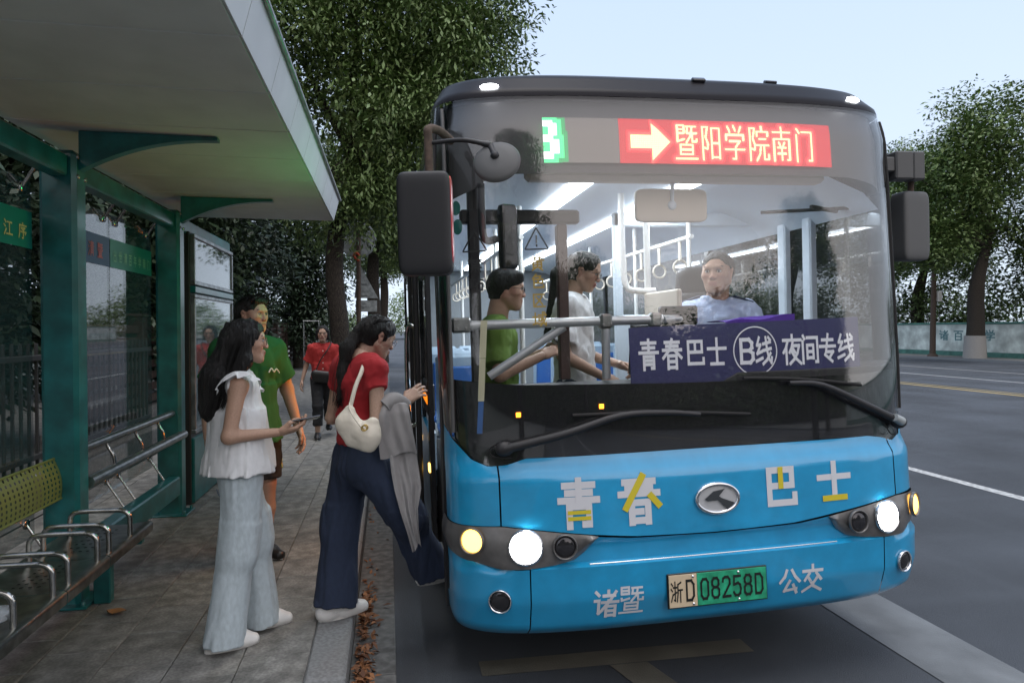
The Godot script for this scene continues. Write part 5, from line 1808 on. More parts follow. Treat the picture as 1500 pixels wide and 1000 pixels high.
func build_trees() -> void:
	clump("street", 64, 0.46, 0.115, 0.044, 1.0)
	clump("dark", 40, 0.48, 0.16, 0.06, 0.7)
	clump("far", 60, 0.85, 0.24, 0.12, 0.5)
	# street trees on the pavement
	tree("street_tree", "leafy street tree rising over the bus roof beside the traffic sign", Vector3(-0.95, 0.14, -13.4),
		[Vector3(0, 0, 0), Vector3(0.05, 1.4, 0), Vector3(-0.05, 2.8, 0.05), Vector3(0.12, 4.2, 0.0), Vector3(0.45, 5.4, 0.1)], [0.22, 0.18, 0.165, 0.15, 0.12],
		[[Vector3(0.9, 7.4, 0.2), Vector3(1.9, 1.7, 1.8), 330], [Vector3(-0.9, 7.2, 0.3), Vector3(1.7, 1.8, 1.7), 300], [Vector3(2.2, 6.4, 0.0), Vector3(1.45, 1.3, 1.5), 240], [Vector3(1.2, 5.2, 0.6), Vector3(1.4, 1.1, 1.3), 210], [Vector3(-1.6, 5.5, 0.4), Vector3(1.2, 1.2, 1.2), 170], [Vector3(0.4, 8.9, 0.0), Vector3(1.9, 1.3, 1.8), 260], [Vector3(0.5, 4.0, 0.4), Vector3(0.9, 0.8, 0.9), 90], [Vector3(2.65, 7.6, 0.2), Vector3(1.1, 1.0, 1.1), 120]],
		"street", mats.leaf_street, 11, "")
	var t2 := tree("street_tree", "second street tree further along the pavement behind the traffic sign", Vector3(-0.45, 0.14, -21.0),
		[Vector3(0, 0, 0), Vector3(0.05, 1.8, 0), Vector3(0.0, 3.2, 0.05), Vector3(0.1, 4.6, 0.0)], [0.24, 0.20, 0.18, 0.13],
		[[Vector3(0.4, 6.6, 0.2), Vector3(2.2, 1.9, 2.0), 300], [Vector3(-1.0, 5.2, 0.3), Vector3(1.6, 1.4, 1.5), 180], [Vector3(1.1, 4.6, 0.0), Vector3(1.3, 1.1, 1.3), 140], [Vector3(0.2, 8.6, 0.0), Vector3(1.9, 1.5, 1.8), 200]],
		"street", mats.leaf_street, 12, "", 1.25)
	again(t2, "street tree far down the pavement, past the rear of the bus", Vector3(-0.2, 0.14, -33.0), 2.2, 1.05)
	# dark evergreens behind the fence
	var ev := [[-3.9, -13.5, 1.0, "dark drooping evergreen rising just behind the walking woman"], [-5.6, -9.8, 1.05, "dark evergreen behind the notice cabinet"], [-5.4, -6.6, 1.0, "dark evergreen behind the far glass panes of the shelter"], [-6.0, -17.5, 1.2, "dark evergreen behind the middle of the brown fence"], [-5.2, -3.4, 1.0, "dark evergreen behind the bench"], [-5.4, -23.5, 1.2, "tall dark evergreen behind the far half of the brown fence"], [-3.6, -29.0, 1.3, "tall dark evergreen at the far end of the brown fence"]]
	var first: Array = [null, null]
	for i in ev.size():
		var e = ev[i]
		if i > 1:
			again(first[i % 2], e[3], Vector3(e[0], 0.14, e[1]), 1.3 * i, e[2])
			continue
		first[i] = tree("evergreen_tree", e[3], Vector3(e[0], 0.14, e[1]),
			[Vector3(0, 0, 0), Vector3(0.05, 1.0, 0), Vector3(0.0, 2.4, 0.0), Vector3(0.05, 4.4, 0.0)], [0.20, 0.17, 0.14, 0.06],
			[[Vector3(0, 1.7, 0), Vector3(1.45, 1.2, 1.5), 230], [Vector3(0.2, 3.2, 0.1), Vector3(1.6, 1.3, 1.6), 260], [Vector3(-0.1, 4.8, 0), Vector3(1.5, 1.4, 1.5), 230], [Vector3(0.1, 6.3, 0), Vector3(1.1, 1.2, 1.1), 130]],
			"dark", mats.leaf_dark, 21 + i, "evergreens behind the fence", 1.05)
	# trees across the road, and those behind the camera that the windscreen mirrors
	var far := [
		["broad forked tree with a limewashed trunk before the mint wall", Vector3(32.3, 0.13, -32.9), 1.0],
		["broad tree behind the mint wall beside the utility pole", Vector3(36.5, 0.1, -42.0), 1.1],
		["tree behind the mint wall past the limewashed trunk", Vector3(42.5, 0.1, -34.0), 0.95],
		["tall tree before the mint wall hidden mostly by the bus", Vector3(31.6, 0.1, -50.0), 1.1],
		["tree behind the mint wall, nearest the road junction", Vector3(41.0, 0.1, -24.0), 1.0],
		["street tree on the pavement behind the photographer", Vector3(-2.0, 0.14, 10.5), 0.66],
		["tall tree on the far verge, opposite the shelter behind the photographer", Vector3(19.0, 0.1, 17.5), 0.72],
		["tree on the far verge with a low crown behind the photographer", Vector3(27.0, 0.1, 24.0), 0.85],
		["tree on the far verge farthest behind the photographer", Vector3(9.0, 0.1, 42.0), 0.72]]
	var pair: Array = [null, null]
	for i in far.size():
		var q = far[i]
		if i > 1:
			again(pair[1 if i != 3 else 0], q[0], q[1], 1.7 * i, q[2])
			continue
		pair[i] = tree("roadside_tree", q[0], q[1],
			[Vector3(0, 0, 0), Vector3(0.05, 2.0, 0), Vector3(0.0, 3.8, 0.05), Vector3(0.5, 5.6, 0.0), Vector3(0.8, 7.2, 0.2)], [0.52, 0.44, 0.40, 0.26, 0.18],
			[[Vector3(-2.9, 9.0, 0.5), Vector3(3.1, 2.8, 3.0), 140], [Vector3(2.0, 9.5, -0.5), Vector3(3.5, 3.0, 3.2), 160], [Vector3(0.3, 12.8, 0), Vector3(3.3, 2.4, 3.2), 130], [Vector3(-3.3, 6.2, 0.4), Vector3(2.2, 1.6, 2.2), 100], [Vector3(3.6, 6.6, 0.4), Vector3(2.4, 1.6, 2.2), 100], [Vector3(-1.2, 11.0, 1.6), Vector3(2.6, 2.3, 2.6), 120], [Vector3(0.6, 7.2, -1.0), Vector3(2.0, 1.6, 2.0), 80]],
			"far", mats.leaf_street, 31 + i, "", 1.0, i == 0)
	var hb := MB.new()
	var hr := []
	for i in 31:
		var x := lerpf(-90, 110, i / 30.0)
		var y := 5.0 + 0.8 * sin(x * 0.11)
		hr.append([Vector3(x, -0.1, 64), Vector3(x, y, 70), Vector3(x, y + 0.5, 80), Vector3(x, -0.1, 100)])
	hb.grid(hr)
	ground("added_hill", hb, mt("turf", Color(0.07, 0.10, 0.04), 0.95, 0.0, {"vary": [texs["stain"], 0.2]}))  # unseen ridge, added to close bright gaps under the wood in the windscreen reflection
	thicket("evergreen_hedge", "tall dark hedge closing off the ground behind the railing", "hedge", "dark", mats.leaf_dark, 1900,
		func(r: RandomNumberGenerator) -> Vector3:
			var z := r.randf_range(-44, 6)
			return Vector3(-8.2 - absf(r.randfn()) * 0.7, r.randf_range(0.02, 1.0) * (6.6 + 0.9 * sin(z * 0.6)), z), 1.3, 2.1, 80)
	# growth over the wall, the end of the street, and the wood the bus faces
	thicket("shrubbery", "mixed green shrubs showing over the mint wall", "shrubs", "far", mats.leaf_hedge, 1700,
		func(r: RandomNumberGenerator) -> Vector3:
			var z := -r.randf_range(5, 95)
			var h := 5.2 + 1.1 * sin(z * 0.35) + 0.8 * sin(z * 0.9 + 1.0)
			return Vector3(35.8 + absf(r.randfn()) * 2.0, r.randf_range(0.3, 1.0) * h, z), 0.9, 1.5, 77)
	thicket("distant_wood", "low distant wood closing the end of the street", "wood", "far", mats.leaf_street, 1100,
		func(r: RandomNumberGenerator) -> Vector3:
			var x := r.randf_range(-60, 70)
			return Vector3(x, r.randf_range(0.2, 1.0) * (5.5 + 2.5 * sin(x * 0.21) + 1.4 * sin(x * 0.7)), -130 + r.randfn() * 6.0), 1.5, 3.0, 78)
	thicket("roadside_wood", "wood across the junction that the bus faces, behind the photographer", "wood", "far", mats.leaf_street, 4200,
		func(r: RandomNumberGenerator) -> Vector3:
			var x := r.randf_range(-50, 75)
			return Vector3(x, r.randf_range(0.1, 1.0) * (table([[-50, 15.0], [19, 15.5], [25, 9.0], [30, 8.5], [36, 12.5], [46, 15.0], [75, 12.0]], x) + 1.2 * sin(x * 0.55)), 62 + r.randfn() * 3.0), 2.2, 3.6, 79)

# ------------------------------------------------------------------ bodies: smooth unions of tapered limbs, meshed as surface nets
class Limb:
	var a: Vector3
	var b: Vector3
	var ra: float
	var rb: float
	var k: float
	var side := Vector3.ZERO
	var fs := 1.0
	var flat := false
	var less := false

func limb(a: Vector3, b: Vector3, ra: float, rb: float, k := 0.03, side := Vector3.ZERO, fs := 1.0, flat := false, less := false) -> Limb:
	var l := Limb.new()
	l.a = a; l.b = b; l.ra = ra; l.rb = rb; l.k = k; l.side = side; l.fs = fs; l.flat = flat; l.less = less
	return l

# cuts: [point, normal] keeps what lies against the normal; folds: [amount, Vector3 frequency, seed]; paint: Callable(point) -> Color
func flesh(mb: MB, limbs: Array, cell: float, tint: Color, cuts := [], folds := [], paint = null) -> void:
	var lo := Vector3.ONE * 1e9
	var hi := Vector3.ONE * -1e9
	for l: Limb in limbs:
		if l.less: continue
		var r := maxf(l.ra, l.rb) * maxf(1.0, l.fs) + cell * 2.5
		lo = lo.min(l.a - Vector3.ONE * r).min(l.b - Vector3.ONE * r)
		hi = hi.max(l.a + Vector3.ONE * r).max(l.b + Vector3.ONE * r)
	var nx := int((hi.x - lo.x) / cell) + 2
	var ny := int((hi.y - lo.y) / cell) + 2
	var nz := int((hi.z - lo.z) / cell) + 2
	var g := PackedFloat32Array()
	g.resize(nx * ny * nz)
	g.fill(1.0)
	var sxy := nx * ny
	for l: Limb in limbs:
		var m := maxf(l.ra, l.rb) * maxf(1.0, l.fs) + l.k + cell * 2.0
		var p0 := (l.a.min(l.b) - Vector3.ONE * m - lo) / cell
		var p1 := (l.a.max(l.b) + Vector3.ONE * m - lo) / cell
		var x0 := clampi(int(p0.x), 0, nx - 1)
		var x1 := clampi(int(p1.x) + 1, 0, nx - 1)
		var y0 := clampi(int(p0.y), 0, ny - 1)
		var y1 := clampi(int(p1.y) + 1, 0, ny - 1)
		var z0 := clampi(int(p0.z), 0, nz - 1)
		var z1 := clampi(int(p1.z) + 1, 0, nz - 1)
		var a := l.a
		var ba := l.b - l.a
		var len2 := maxf(ba.length_squared(), 1e-10)
		var ln := sqrt(len2)
		var ra := l.ra
		var rd := l.rb - l.ra
		var side := l.side
		var squash := 1.0 - 1.0 / l.fs
		var has_side := l.fs != 1.0
		var k := l.k
		var flat := l.flat
		var less := l.less
		for z in range(z0, z1 + 1):
			for y in range(y0, y1 + 1):
				var i := x0 + y * nx + z * sxy
				var pa := lo + Vector3(x0, y, z) * cell - a
				for x in range(x0, x1 + 1):
					var t := pa.dot(ba) / len2
					var tc := clampf(t, 0.0, 1.0)
					var q := pa - ba * (t if flat else tc)
					if has_side: q -= side * (q.dot(side) * squash)
					var d := q.length() - ra - rd * tc
					if flat:
						d = maxf(d, maxf(t - 1.0, -t) * ln)
					var o := g[i]
					if less:
						if -d > o - k:
							var h := maxf(k - absf(o + d), 0.0) / k
							g[i] = maxf(o, -d) + h * h * k * 0.25
					elif d < o + k:
						var h := maxf(k - absf(o - d), 0.0) / k
						g[i] = minf(o, d) - h * h * k * 0.25
					i += 1
					pa.x += cell
	var band := cell * 2.2
	if folds:
		var nf := FastNoiseLite.new()
		nf.noise_type = FastNoiseLite.TYPE_SIMPLEX_SMOOTH
		nf.seed = folds[2]
		nf.frequency = 1.0
		nf.fractal_octaves = 2
		var fr: Vector3 = folds[1]
		var i := 0
		for z in nz:
			for y in ny:
				for x in nx:
					if absf(g[i]) < band:
						var nv := nf.get_noise_3dv((lo + Vector3(x, y, z) * cell) * fr)
						g[i] += folds[0] * (nv * 0.55 + 0.45 - 1.3 * absf(nv))
					i += 1
	for c in cuts:
		var i := 0
		var cp: Vector3 = c[0]
		var cn: Vector3 = c[1]
		for z in nz:
			for y in ny:
				for x in nx:
					if g[i] < band:
						g[i] = maxf(g[i], (lo + Vector3(x, y, z) * cell - cp).dot(cn))
					i += 1
	# surface nets
	var at := PackedInt32Array()
	at.resize(nx * ny * nz)
	at.fill(-1)
	var steps := [1, nx, sxy]
	var offs := [0, 1, nx, nx + 1, sxy, sxy + 1, sxy + nx, sxy + nx + 1]
	for z in range(1, nz - 2):
		for y in range(1, ny - 2):
			var i := 1 + y * nx + z * sxy - 1
			for x in range(1, nx - 2):
				i += 1
				var v0 := g[i]
				if v0 > band or v0 < -band: continue
				for axis in 3:
					var v1 := g[i + steps[axis]]
					if (v0 < 0.0) == (v1 < 0.0): continue
					var s1: int = steps[(axis + 1) % 3]
					var s2: int = steps[(axis + 2) % 3]
					var ids := [i, i - s1, i - s1 - s2, i - s2]
					var vi := [0, 0, 0, 0]
					for c in 4:
						var ci: int = ids[c]
						if at[ci] < 0:
							var cz := ci / sxy
							var cy := (ci - cz * sxy) / nx
							var cx := ci - cz * sxy - cy * nx
							var w := PackedFloat32Array()
							for o in 8: w.append(g[ci + offs[o]])
							var sum := Vector3.ZERO
							var cnt := 0
							for o in 8:
								for ax in 3:
									var bit := 1 << ax
									if o & bit: continue
									var wa := w[o]
									var wb := w[o | bit]
									if (wa < 0.0) != (wb < 0.0):
										var t := wa / (wa - wb)
										var p := Vector3(o & 1, (o >> 1) & 1, (o >> 2) & 1)
										p[ax] = t
										sum += p
										cnt += 1
							var f := sum / cnt
							var gr := Vector3(
								lerpf(lerpf(w[1] - w[0], w[3] - w[2], f.y), lerpf(w[5] - w[4], w[7] - w[6], f.y), f.z),
								lerpf(lerpf(w[2] - w[0], w[3] - w[1], f.x), lerpf(w[6] - w[4], w[7] - w[5], f.x), f.z),
								lerpf(lerpf(w[4] - w[0], w[5] - w[1], f.x), lerpf(w[6] - w[2], w[7] - w[3], f.x), f.y))
							at[ci] = mb.v.size()
							var pos := lo + (Vector3(cx, cy, cz) + f) * cell
							mb.v.append(pos)
							mb.n.append(gr.normalized())
							mb.c.append(paint.call(pos) if paint != null else tint)
							mb.uv.append(Vector2(pos.x, pos.y))
						vi[c] = at[ci]
					var order := [0, 1, 2, 0, 2, 3] if v0 < 0.0 else [0, 2, 1, 0, 3, 2]
					for o in [order[0], order[2], order[1], order[3], order[5], order[4]]:
						mb.ix.append(vi[o])

const SKIN := Color(0.50, 0.315, 0.225)

# head about its own centre: x to its left, y up, z out of the face; xf places it
func head(mb: MB, xf: Transform3D, neck_to: Vector3, size: float, skin: Color, male: bool, cell := 0.0042) -> void:
	var s := size / 0.225
	var P := func(x: float, y: float, z: float) -> Vector3: return xf * (Vector3(x, y, z) * s)
	var X: Vector3 = xf.basis.x.normalized()
	var Z: Vector3 = xf.basis.z.normalized()
	var jw := 1.22 if male else 1.0
	var L := [
		limb(P.call(0, 0.030, -0.030), P.call(0, 0.036, 0.016), 0.072 * s, 0.068 * s, 0.02 * s, X, 1.06 if male else 1.02),
		limb(P.call(0, 0.005, 0.022), P.call(0, -0.062, 0.040), 0.063 * s, 0.040 * s * jw, 0.025 * s),
		limb(P.call(0, -0.092, 0.060), P.call(0, -0.098, 0.062), 0.018 * s * jw, 0.017 * s * jw, 0.025 * s, X, 1.5),
		limb(P.call(0, -0.055, -0.035), neck_to, 0.050 * s * (1.1 if male else 0.94), 0.056 * s * (1.15 if male else 0.95), 0.03 * s),
		limb(P.call(-0.030, 0.018, 0.074), P.call(0.030, 0.018, 0.074), 0.013 * s, 0.013 * s, 0.02 * s),
		limb(P.call(0, 0.000, 0.083), P.call(0, -0.030, 0.0975), 0.0070 * s, 0.0105 * s, 0.012 * s),
		limb(P.call(-0.010, -0.035, 0.094), P.call(0.010, -0.035, 0.094), 0.0085 * s, 0.0085 * s, 0.008 * s),
		limb(P.call(-0.015, -0.0585, 0.082), P.call(0.015, -0.0585, 0.082), 0.0085 * s, 0.0085 * s, 0.008 * s),
		limb(P.call(-0.013, -0.0685, 0.080), P.call(0.013, -0.0685, 0.080), 0.0088 * s, 0.0088 * s, 0.008 * s),
	]
	for e in [-1.0, 1.0]:
		L.append(limb(P.call(0.040 * e, -0.024, 0.048), P.call(0.036 * e, -0.040, 0.048), 0.026 * s * jw, 0.020 * s * jw, 0.03 * s))
		L.append(limb(P.call(0.052 * e, -0.045, -0.004), P.call(0.020 * e, -0.092, 0.050), 0.018 * s * jw, 0.014 * s * jw, 0.03 * s))
		L.append(limb(P.call(0.0745 * e, 0.016, -0.012), P.call(0.071 * e, -0.024, -0.004), 0.018 * s, 0.012 * s, 0.006 * s, X, 0.38))
		L.append(limb(P.call(0.031 * e, 0.0, 0.094), P.call(0.033 * e, 0.0, 0.094), 0.013 * s, 0.013 * s, 0.012 * s, X, 1.3, false, true))
		L.append(limb(P.call(0.078 * e, -0.002, -0.004), P.call(0.078 * e, -0.008, -0.004), 0.006 * s, 0.006 * s, 0.006 * s, Vector3.ZERO, 1.0, false, true))
	var inv := xf.affine_inverse()
	var lips := Color(0.42, 0.14, 0.12)
	var paint := func(p: Vector3) -> Color:
		var q: Vector3 = inv * p / s
		if q.z > 0.079 and absf(q.x) < 0.023 and q.y < -0.0535 and q.y > -0.0755:
			if absf(q.y + 0.0635) < 0.0018: return Color(0.12, 0.04, 0.035)
			return lips if not male else lips.lerp(skin, 0.5)
		var rosy: float = 0.55 * exp(-(Vector3(absf(q.x) - 0.040, q.y + 0.028, 0).length_squared()) / 0.0005) + 0.5 * exp(-(Vector3(q.x, q.y + 0.033, q.z - 0.10).length_squared()) / 0.0003)
		if absf(q.x) > 0.07: rosy += 0.35
		return skin.lerp(Color(0.50, 0.22, 0.17), clampf(rosy, 0.0, 0.6))
	flesh(mb, L, cell * s, skin, [], [], paint)
	# eyes and brows
	for e in [-1.0, 1.0]:
		mb.col = Color(0.55, 0.52, 0.50)
		mb.ball(P.call(0.031 * e, 0.0, 0.0755), Vector3(0.0145, 0.0085, 0.0105) * s, 12, xf.basis.orthonormalized())
		mb.col = Color(0.012, 0.008, 0.006)
		mb.ball(P.call(0.031 * e, 0.0, 0.0842), Vector3(0.0055, 0.0060, 0.0028) * s, 10, xf.basis.orthonormalized())
		# lid line and brow
		var lid := []
		var brow := []
		for i in 7:
			var t := i / 6.0
			lid.append(P.call((0.017 + 0.029 * t) * e, 0.0035 + 0.0045 * sin(PI * t), 0.0865 - 0.010 * t * t))
			brow.append(P.call((0.014 + 0.036 * t) * e, 0.0205 + 0.006 * sin(PI * 0.75 * t), 0.0900 - 0.0145 * t * t))
		mb.tube(lid, 0.0018 * s, 5)
		mb.col = Color(0.02, 0.015, 0.012)
		mb.tube(brow, 0.0030 * s if male else 0.0022 * s, 6, true, 0.5, Z)
	mb.col = Color(1, 1, 1)

# a hand: dir along the fingers, back out of the back of the hand, thumb towards the thumb side
func hand(mb: MB, wrist: Vector3, dir: Vector3, back: Vector3, thumb: Vector3, curl: Array, size: float, skin: Color, cell := 0.0034, thumb_in := 0.3) -> void:
	var s := size / 0.18
	dir = dir.normalized()
	back = (back - dir * back.dot(dir)).normalized()
	thumb = (thumb - dir * thumb.dot(dir) - back * thumb.dot(back)).normalized()
	var P := func(x: float, y: float, z: float) -> Vector3: return wrist + (thumb * x + dir * y + back * z) * s
	var L := [
		limb(P.call(0.0, -0.02, 0), P.call(0.0, 0.02, 0), 0.022 * s, 0.022 * s, 0.02 * s, back, 0.75),
		limb(P.call(0.016, 0.02, 0), P.call(0.026, 0.082, 0.002), 0.017 * s, 0.0135 * s, 0.02 * s, back, 0.8),
		limb(P.call(0.0, 0.02, 0), P.call(0.004, 0.086, 0.003), 0.018 * s, 0.0135 * s, 0.02 * s, back, 0.8),
		limb(P.call(-0.014, 0.02, 0), P.call(-0.022, 0.078, 0.0), 0.017 * s, 0.0125 * s, 0.02 * s, back, 0.8),
	]
	var base := [[0.029, 0.082, 0.0100], [0.0095, 0.088, 0.0102], [-0.0095, 0.084, 0.0096], [-0.0265, 0.076, 0.0085]]
	var lens := [[0.042, 0.026, 0.020], [0.046, 0.030, 0.021], [0.043, 0.028, 0.020], [0.033, 0.021, 0.018]]
	for f in 4:
		var p: Vector3 = P.call(base[f][0], base[f][1], 0.0)
		var d := (dir + thumb * (0.12 - 0.08 * f)).normalized()
		var r: float = base[f][2] * s
		var ang: float = 0.0
		for j in 3:
			ang += curl[f] * [0.75, 1.0, 0.7][j]
			var dd := d * cos(ang) - back * sin(ang)
			var q: Vector3 = p + dd * lens[f][j] * s
			L.append(limb(p, q, r * [1.0, 0.92, 0.85][j], r * [0.92, 0.85, 0.74][j], 0.004 * s))
			p = q
	var t0: Vector3 = P.call(0.020, 0.022, -0.004)
	var t1: Vector3 = P.call(0.046, 0.052, -0.012 - 0.02 * thumb_in)
	var t2: Vector3 = P.call(0.050 - 0.016 * thumb_in, 0.083, -0.020 - 0.03 * thumb_in)
	var t3: Vector3 = P.call(0.044 - 0.03 * thumb_in, 0.108, -0.024 - 0.035 * thumb_in)
	L.append(limb(t0, t1, 0.0165 * s, 0.0125 * s, 0.012 * s))
	L.append(limb(t1, t2, 0.0118 * s, 0.0108 * s, 0.004 * s))
	L.append(limb(t2, t3, 0.0105 * s, 0.0085 * s, 0.004 * s))
	flesh(mb, L, cell, skin)

func hand_auto(mb: MB, elbow: Vector3, wrist: Vector3, back: Vector3, thumb: Vector3, curl: float, size: float, skin: Color, cell := 0.0036) -> void:
	hand(mb, wrist, (wrist - elbow), back, thumb, [curl * 0.8, curl * 0.95, curl, curl * 1.1], size, skin, cell)

func skull_cap(xf: Transform3D, s: float, grow: float) -> Array:
	var P := func(x: float, y: float, z: float) -> Vector3: return xf * (Vector3(x, y, z) * s)
	return [limb(P.call(0, 0.034, -0.030), P.call(0, 0.040, 0.012), (0.072 + grow) * s, (0.068 + grow) * s, 0.02 * s),
		limb(P.call(0, 0.0, -0.040), P.call(0, -0.045, -0.042), (0.066 + grow) * s, (0.050 + grow) * s, 0.03 * s)]

# lays out one person: J holds the joints (neck, sl, sr, el, er, wl, wr, hip, hl, hr, kl, kr, al, ar) about the foot point
func stand(h: float) -> Dictionary:
	var s := h / 1.65
	var j := {"neck": Vector3(0, 1.375, -0.015), "head": Vector3(0, 1.535, 0.012), "sl": Vector3(0.165, 1.325, -0.01), "sr": Vector3(-0.165, 1.325, -0.01),
		"el": Vector3(0.205, 1.06, -0.03), "er": Vector3(-0.205, 1.06, -0.03), "wl": Vector3(0.215, 0.835, 0.04), "wr": Vector3(-0.215, 0.835, 0.04),
		"hip": Vector3(0, 0.89, 0), "hl": Vector3(0.088, 0.86, 0), "hr": Vector3(-0.088, 0.86, 0), "kl": Vector3(0.095, 0.47, 0.015), "kr": Vector3(-0.095, 0.47, 0.015),
		"al": Vector3(0.10, 0.075, -0.02), "ar": Vector3(-0.10, 0.075, -0.02)}
	for k in j: j[k] = j[k] * s
	j.s = s
	return j

func skin_limbs(J: Dictionary, girth := 1.0, legs := true) -> Array:
	var s: float = J.s
	var X: Vector3 = (J.sl - J.sr).normalized()
	var c1: Vector3 = (J.sl + J.sr) * 0.5
	var w: Vector3 = J.hip.lerp(c1, 0.45)
	var L := [
		limb(J.hip, w, 0.092 * s * girth, 0.082 * s * girth, 0.05, X, 1.35),
		limb(w, c1 + (J.hip - c1) * 0.16, 0.082 * s * girth, 0.098 * s * girth, 0.05, X, 1.3),
		limb(J.sl.lerp(c1, 0.3), J.sr.lerp(c1, 0.3), 0.050 * s, 0.050 * s, 0.05),
		limb(J.neck + Vector3(0, -0.02, 0), J.sl.lerp(c1, 0.1) + Vector3(0, -0.004, 0), 0.040 * s, 0.040 * s, 0.04),
		limb(J.neck + Vector3(0, -0.02, 0), J.sr.lerp(c1, 0.1) + Vector3(0, -0.004, 0), 0.040 * s, 0.040 * s, 0.04),
		limb(c1, J.neck, 0.055 * s, 0.050 * s, 0.04),
	]
	for q in [["sl", "el", "wl"], ["sr", "er", "wr"]]:
		L.append(limb(J[q[0]], J[q[1]], 0.044 * s * girth, 0.035 * s * girth, 0.03))
		L.append(limb(J[q[1]], J[q[2]], 0.036 * s * girth, 0.0235 * s * girth, 0.02))
	if legs:
		for q in [["hl", "kl", "al"], ["hr", "kr", "ar"]]:
			L.append(limb(J[q[0]], J[q[1]], 0.080 * s * girth, 0.052 * s * girth, 0.03))
			L.append(limb(J[q[1]], J[q[1]].lerp(J[q[2]], 0.4), 0.051 * s * girth, 0.052 * s * girth, 0.02))
			L.append(limb(J[q[1]].lerp(J[q[2]], 0.4), J[q[2]], 0.052 * s * girth, 0.034 * s * girth, 0.02))
	return L

# short-sleeved top: r is how much looser than the body, hem a height, sleeve the share of the upper arm
func top_limbs(J: Dictionary, loose: float, hem: float, flare: float, sleeve: float, girth := 1.0, belly := 0.0, neck := true) -> Array:
	var s: float = J.s
	var X: Vector3 = (J.sl - J.sr).normalized()
	var c1: Vector3 = (J.sl + J.sr) * 0.5
	var w: Vector3 = J.hip.lerp(c1, 0.45)
	var f: Vector3 = X.cross(Vector3.UP)
	var low: Vector3 = J.hip + (J.hip - c1).normalized() * (J.hip.y - hem)
	var L := [
		limb(w, c1 + (J.hip - c1) * 0.16, 0.085 * s * girth + loose, 0.100 * s * girth + loose, 0.06, X, 1.3),
		limb(low, w, 0.094 * s * girth + loose + flare, 0.086 * s * girth + loose, 0.06, X, 1.33, true),
		limb(J.sl.lerp(c1, 0.45) + Vector3(0, 0.006, 0), J.sr.lerp(c1, 0.45) + Vector3(0, 0.006, 0), 0.056 * s + loose * 0.6, 0.056 * s + loose * 0.6, 0.06),
		limb(c1 + Vector3(0, -0.01, 0), c1.lerp(J.neck, 0.45), 0.070 * s + loose * 0.5, 0.060 * s + loose * 0.3, 0.04),
	]
	if not neck: L.pop_back()
	if belly > 0.0:
		L.append(limb(w + f * -belly * 0.5 - Vector3(0, 0.06, 0), w + f * -belly * 0.5, 0.10 * s * girth, 0.09 * s * girth, 0.06, X, 1.15))
	if sleeve > 0.0:
		for q in [["sl", "el"], ["sr", "er"]]:
			var e: Vector3 = J[q[0]].lerp(J[q[1]], sleeve)
			L.append(limb(J[q[0]].lerp(c1, 0.5) + Vector3(0, 0.012, 0), J[q[0]] + Vector3(0, -0.004, 0), 0.050 * s + loose * 0.5, 0.048 * s * girth + loose * 0.7, 0.05))
			L.append(limb(J[q[0]].lerp(c1, 0.25), e, 0.040 * s * girth + loose, 0.045 * s * girth + loose * 1.4, 0.05, Vector3.ZERO, 1.0, true))
	return L

func shoe(J: Dictionary, ank: Vector3, toe: Vector3, m: Material, parent: Node, len := 0.245, thick := 0.043) -> void:
	var mb := MB.new()
	var d := (toe - ank); d.y = 0.0; d = d.normalized()
	var gy := ank.y - 0.075
	var heel := Vector3(ank.x, gy, ank.z) - d * 0.055
	var tip := heel + d * (len - 0.05)
	var S := d.cross(Vector3.UP)
	var L := [limb(heel + Vector3(0, 0.040, 0), heel + d * 0.13 + Vector3(0, 0.040, 0), thick, thick * 0.98, 0.03), limb(heel + d * 0.12 + Vector3(0, 0.032, 0), tip + Vector3(0, 0.024, 0), thick * 0.98, thick * 0.72, 0.03, S, 1.15),
		limb(heel + Vector3(0, 0.05, 0) + d * 0.02, ank + Vector3(0, 0.005, 0), thick * 0.92, thick * 0.88, 0.03)]
	flesh(mb, L, 0.008, Color.WHITE, [[Vector3(0, gy + 0.001, 0), Vector3.DOWN]])
	var o := part(parent, "shoe", mb, m)
	mb = MB.new()
	var rim := []
	for k in 24:
		var a := TAU * k / 24.0
		var t := cos(a) * 0.5 + 0.5
		rim.append(heel + d * lerpf(-0.038, len - 0.022, t) + S * sin(a) * thick * lerpf(0.98, 0.86, t) + Vector3(0, 0, 0))
	for e in [[0.001, 0.020]]:
		var rows := [[], []]
		for k in 25:
			rows[0].append(rim[k % 24] + Vector3(0, e[0], 0))
			rows[1].append(rim[k % 24] + Vector3(0, e[1], 0))
		mb.grid(rows)
	part(o, "sole", mb, mats.shoe_sole)

# fine loose hairs: each from a to b, swelling out by c, scattered by j
func strands(parent: Node, runs: Array, n: int, j: float, m: Material, seed_no: int, r0 := 0.0011) -> void:
	var r := RandomNumberGenerator.new()
	r.seed = seed_no
	var mb := MB.new()
	for k in n:
		var q: Array = runs[r.randi() % runs.size()]
		var o := Vector3(r.randfn(), r.randfn() * 0.6, r.randfn()) * j
		var a: Vector3 = q[0] + o * 0.35
		var b: Vector3 = q[2] + o * 1.3
		var mid: Vector3 = q[1] + o
		mb.tube(spline([a, a.lerp(mid, 0.55) + (mid - a.lerp(b, 0.5)) * 0.2, mid, mid.lerp(b, 0.5) + o * 0.2, b], 2), r0, 3, false)
	var s := part(parent, "loose_hair", mb, m)
	s.set_meta("kind", "stuff")

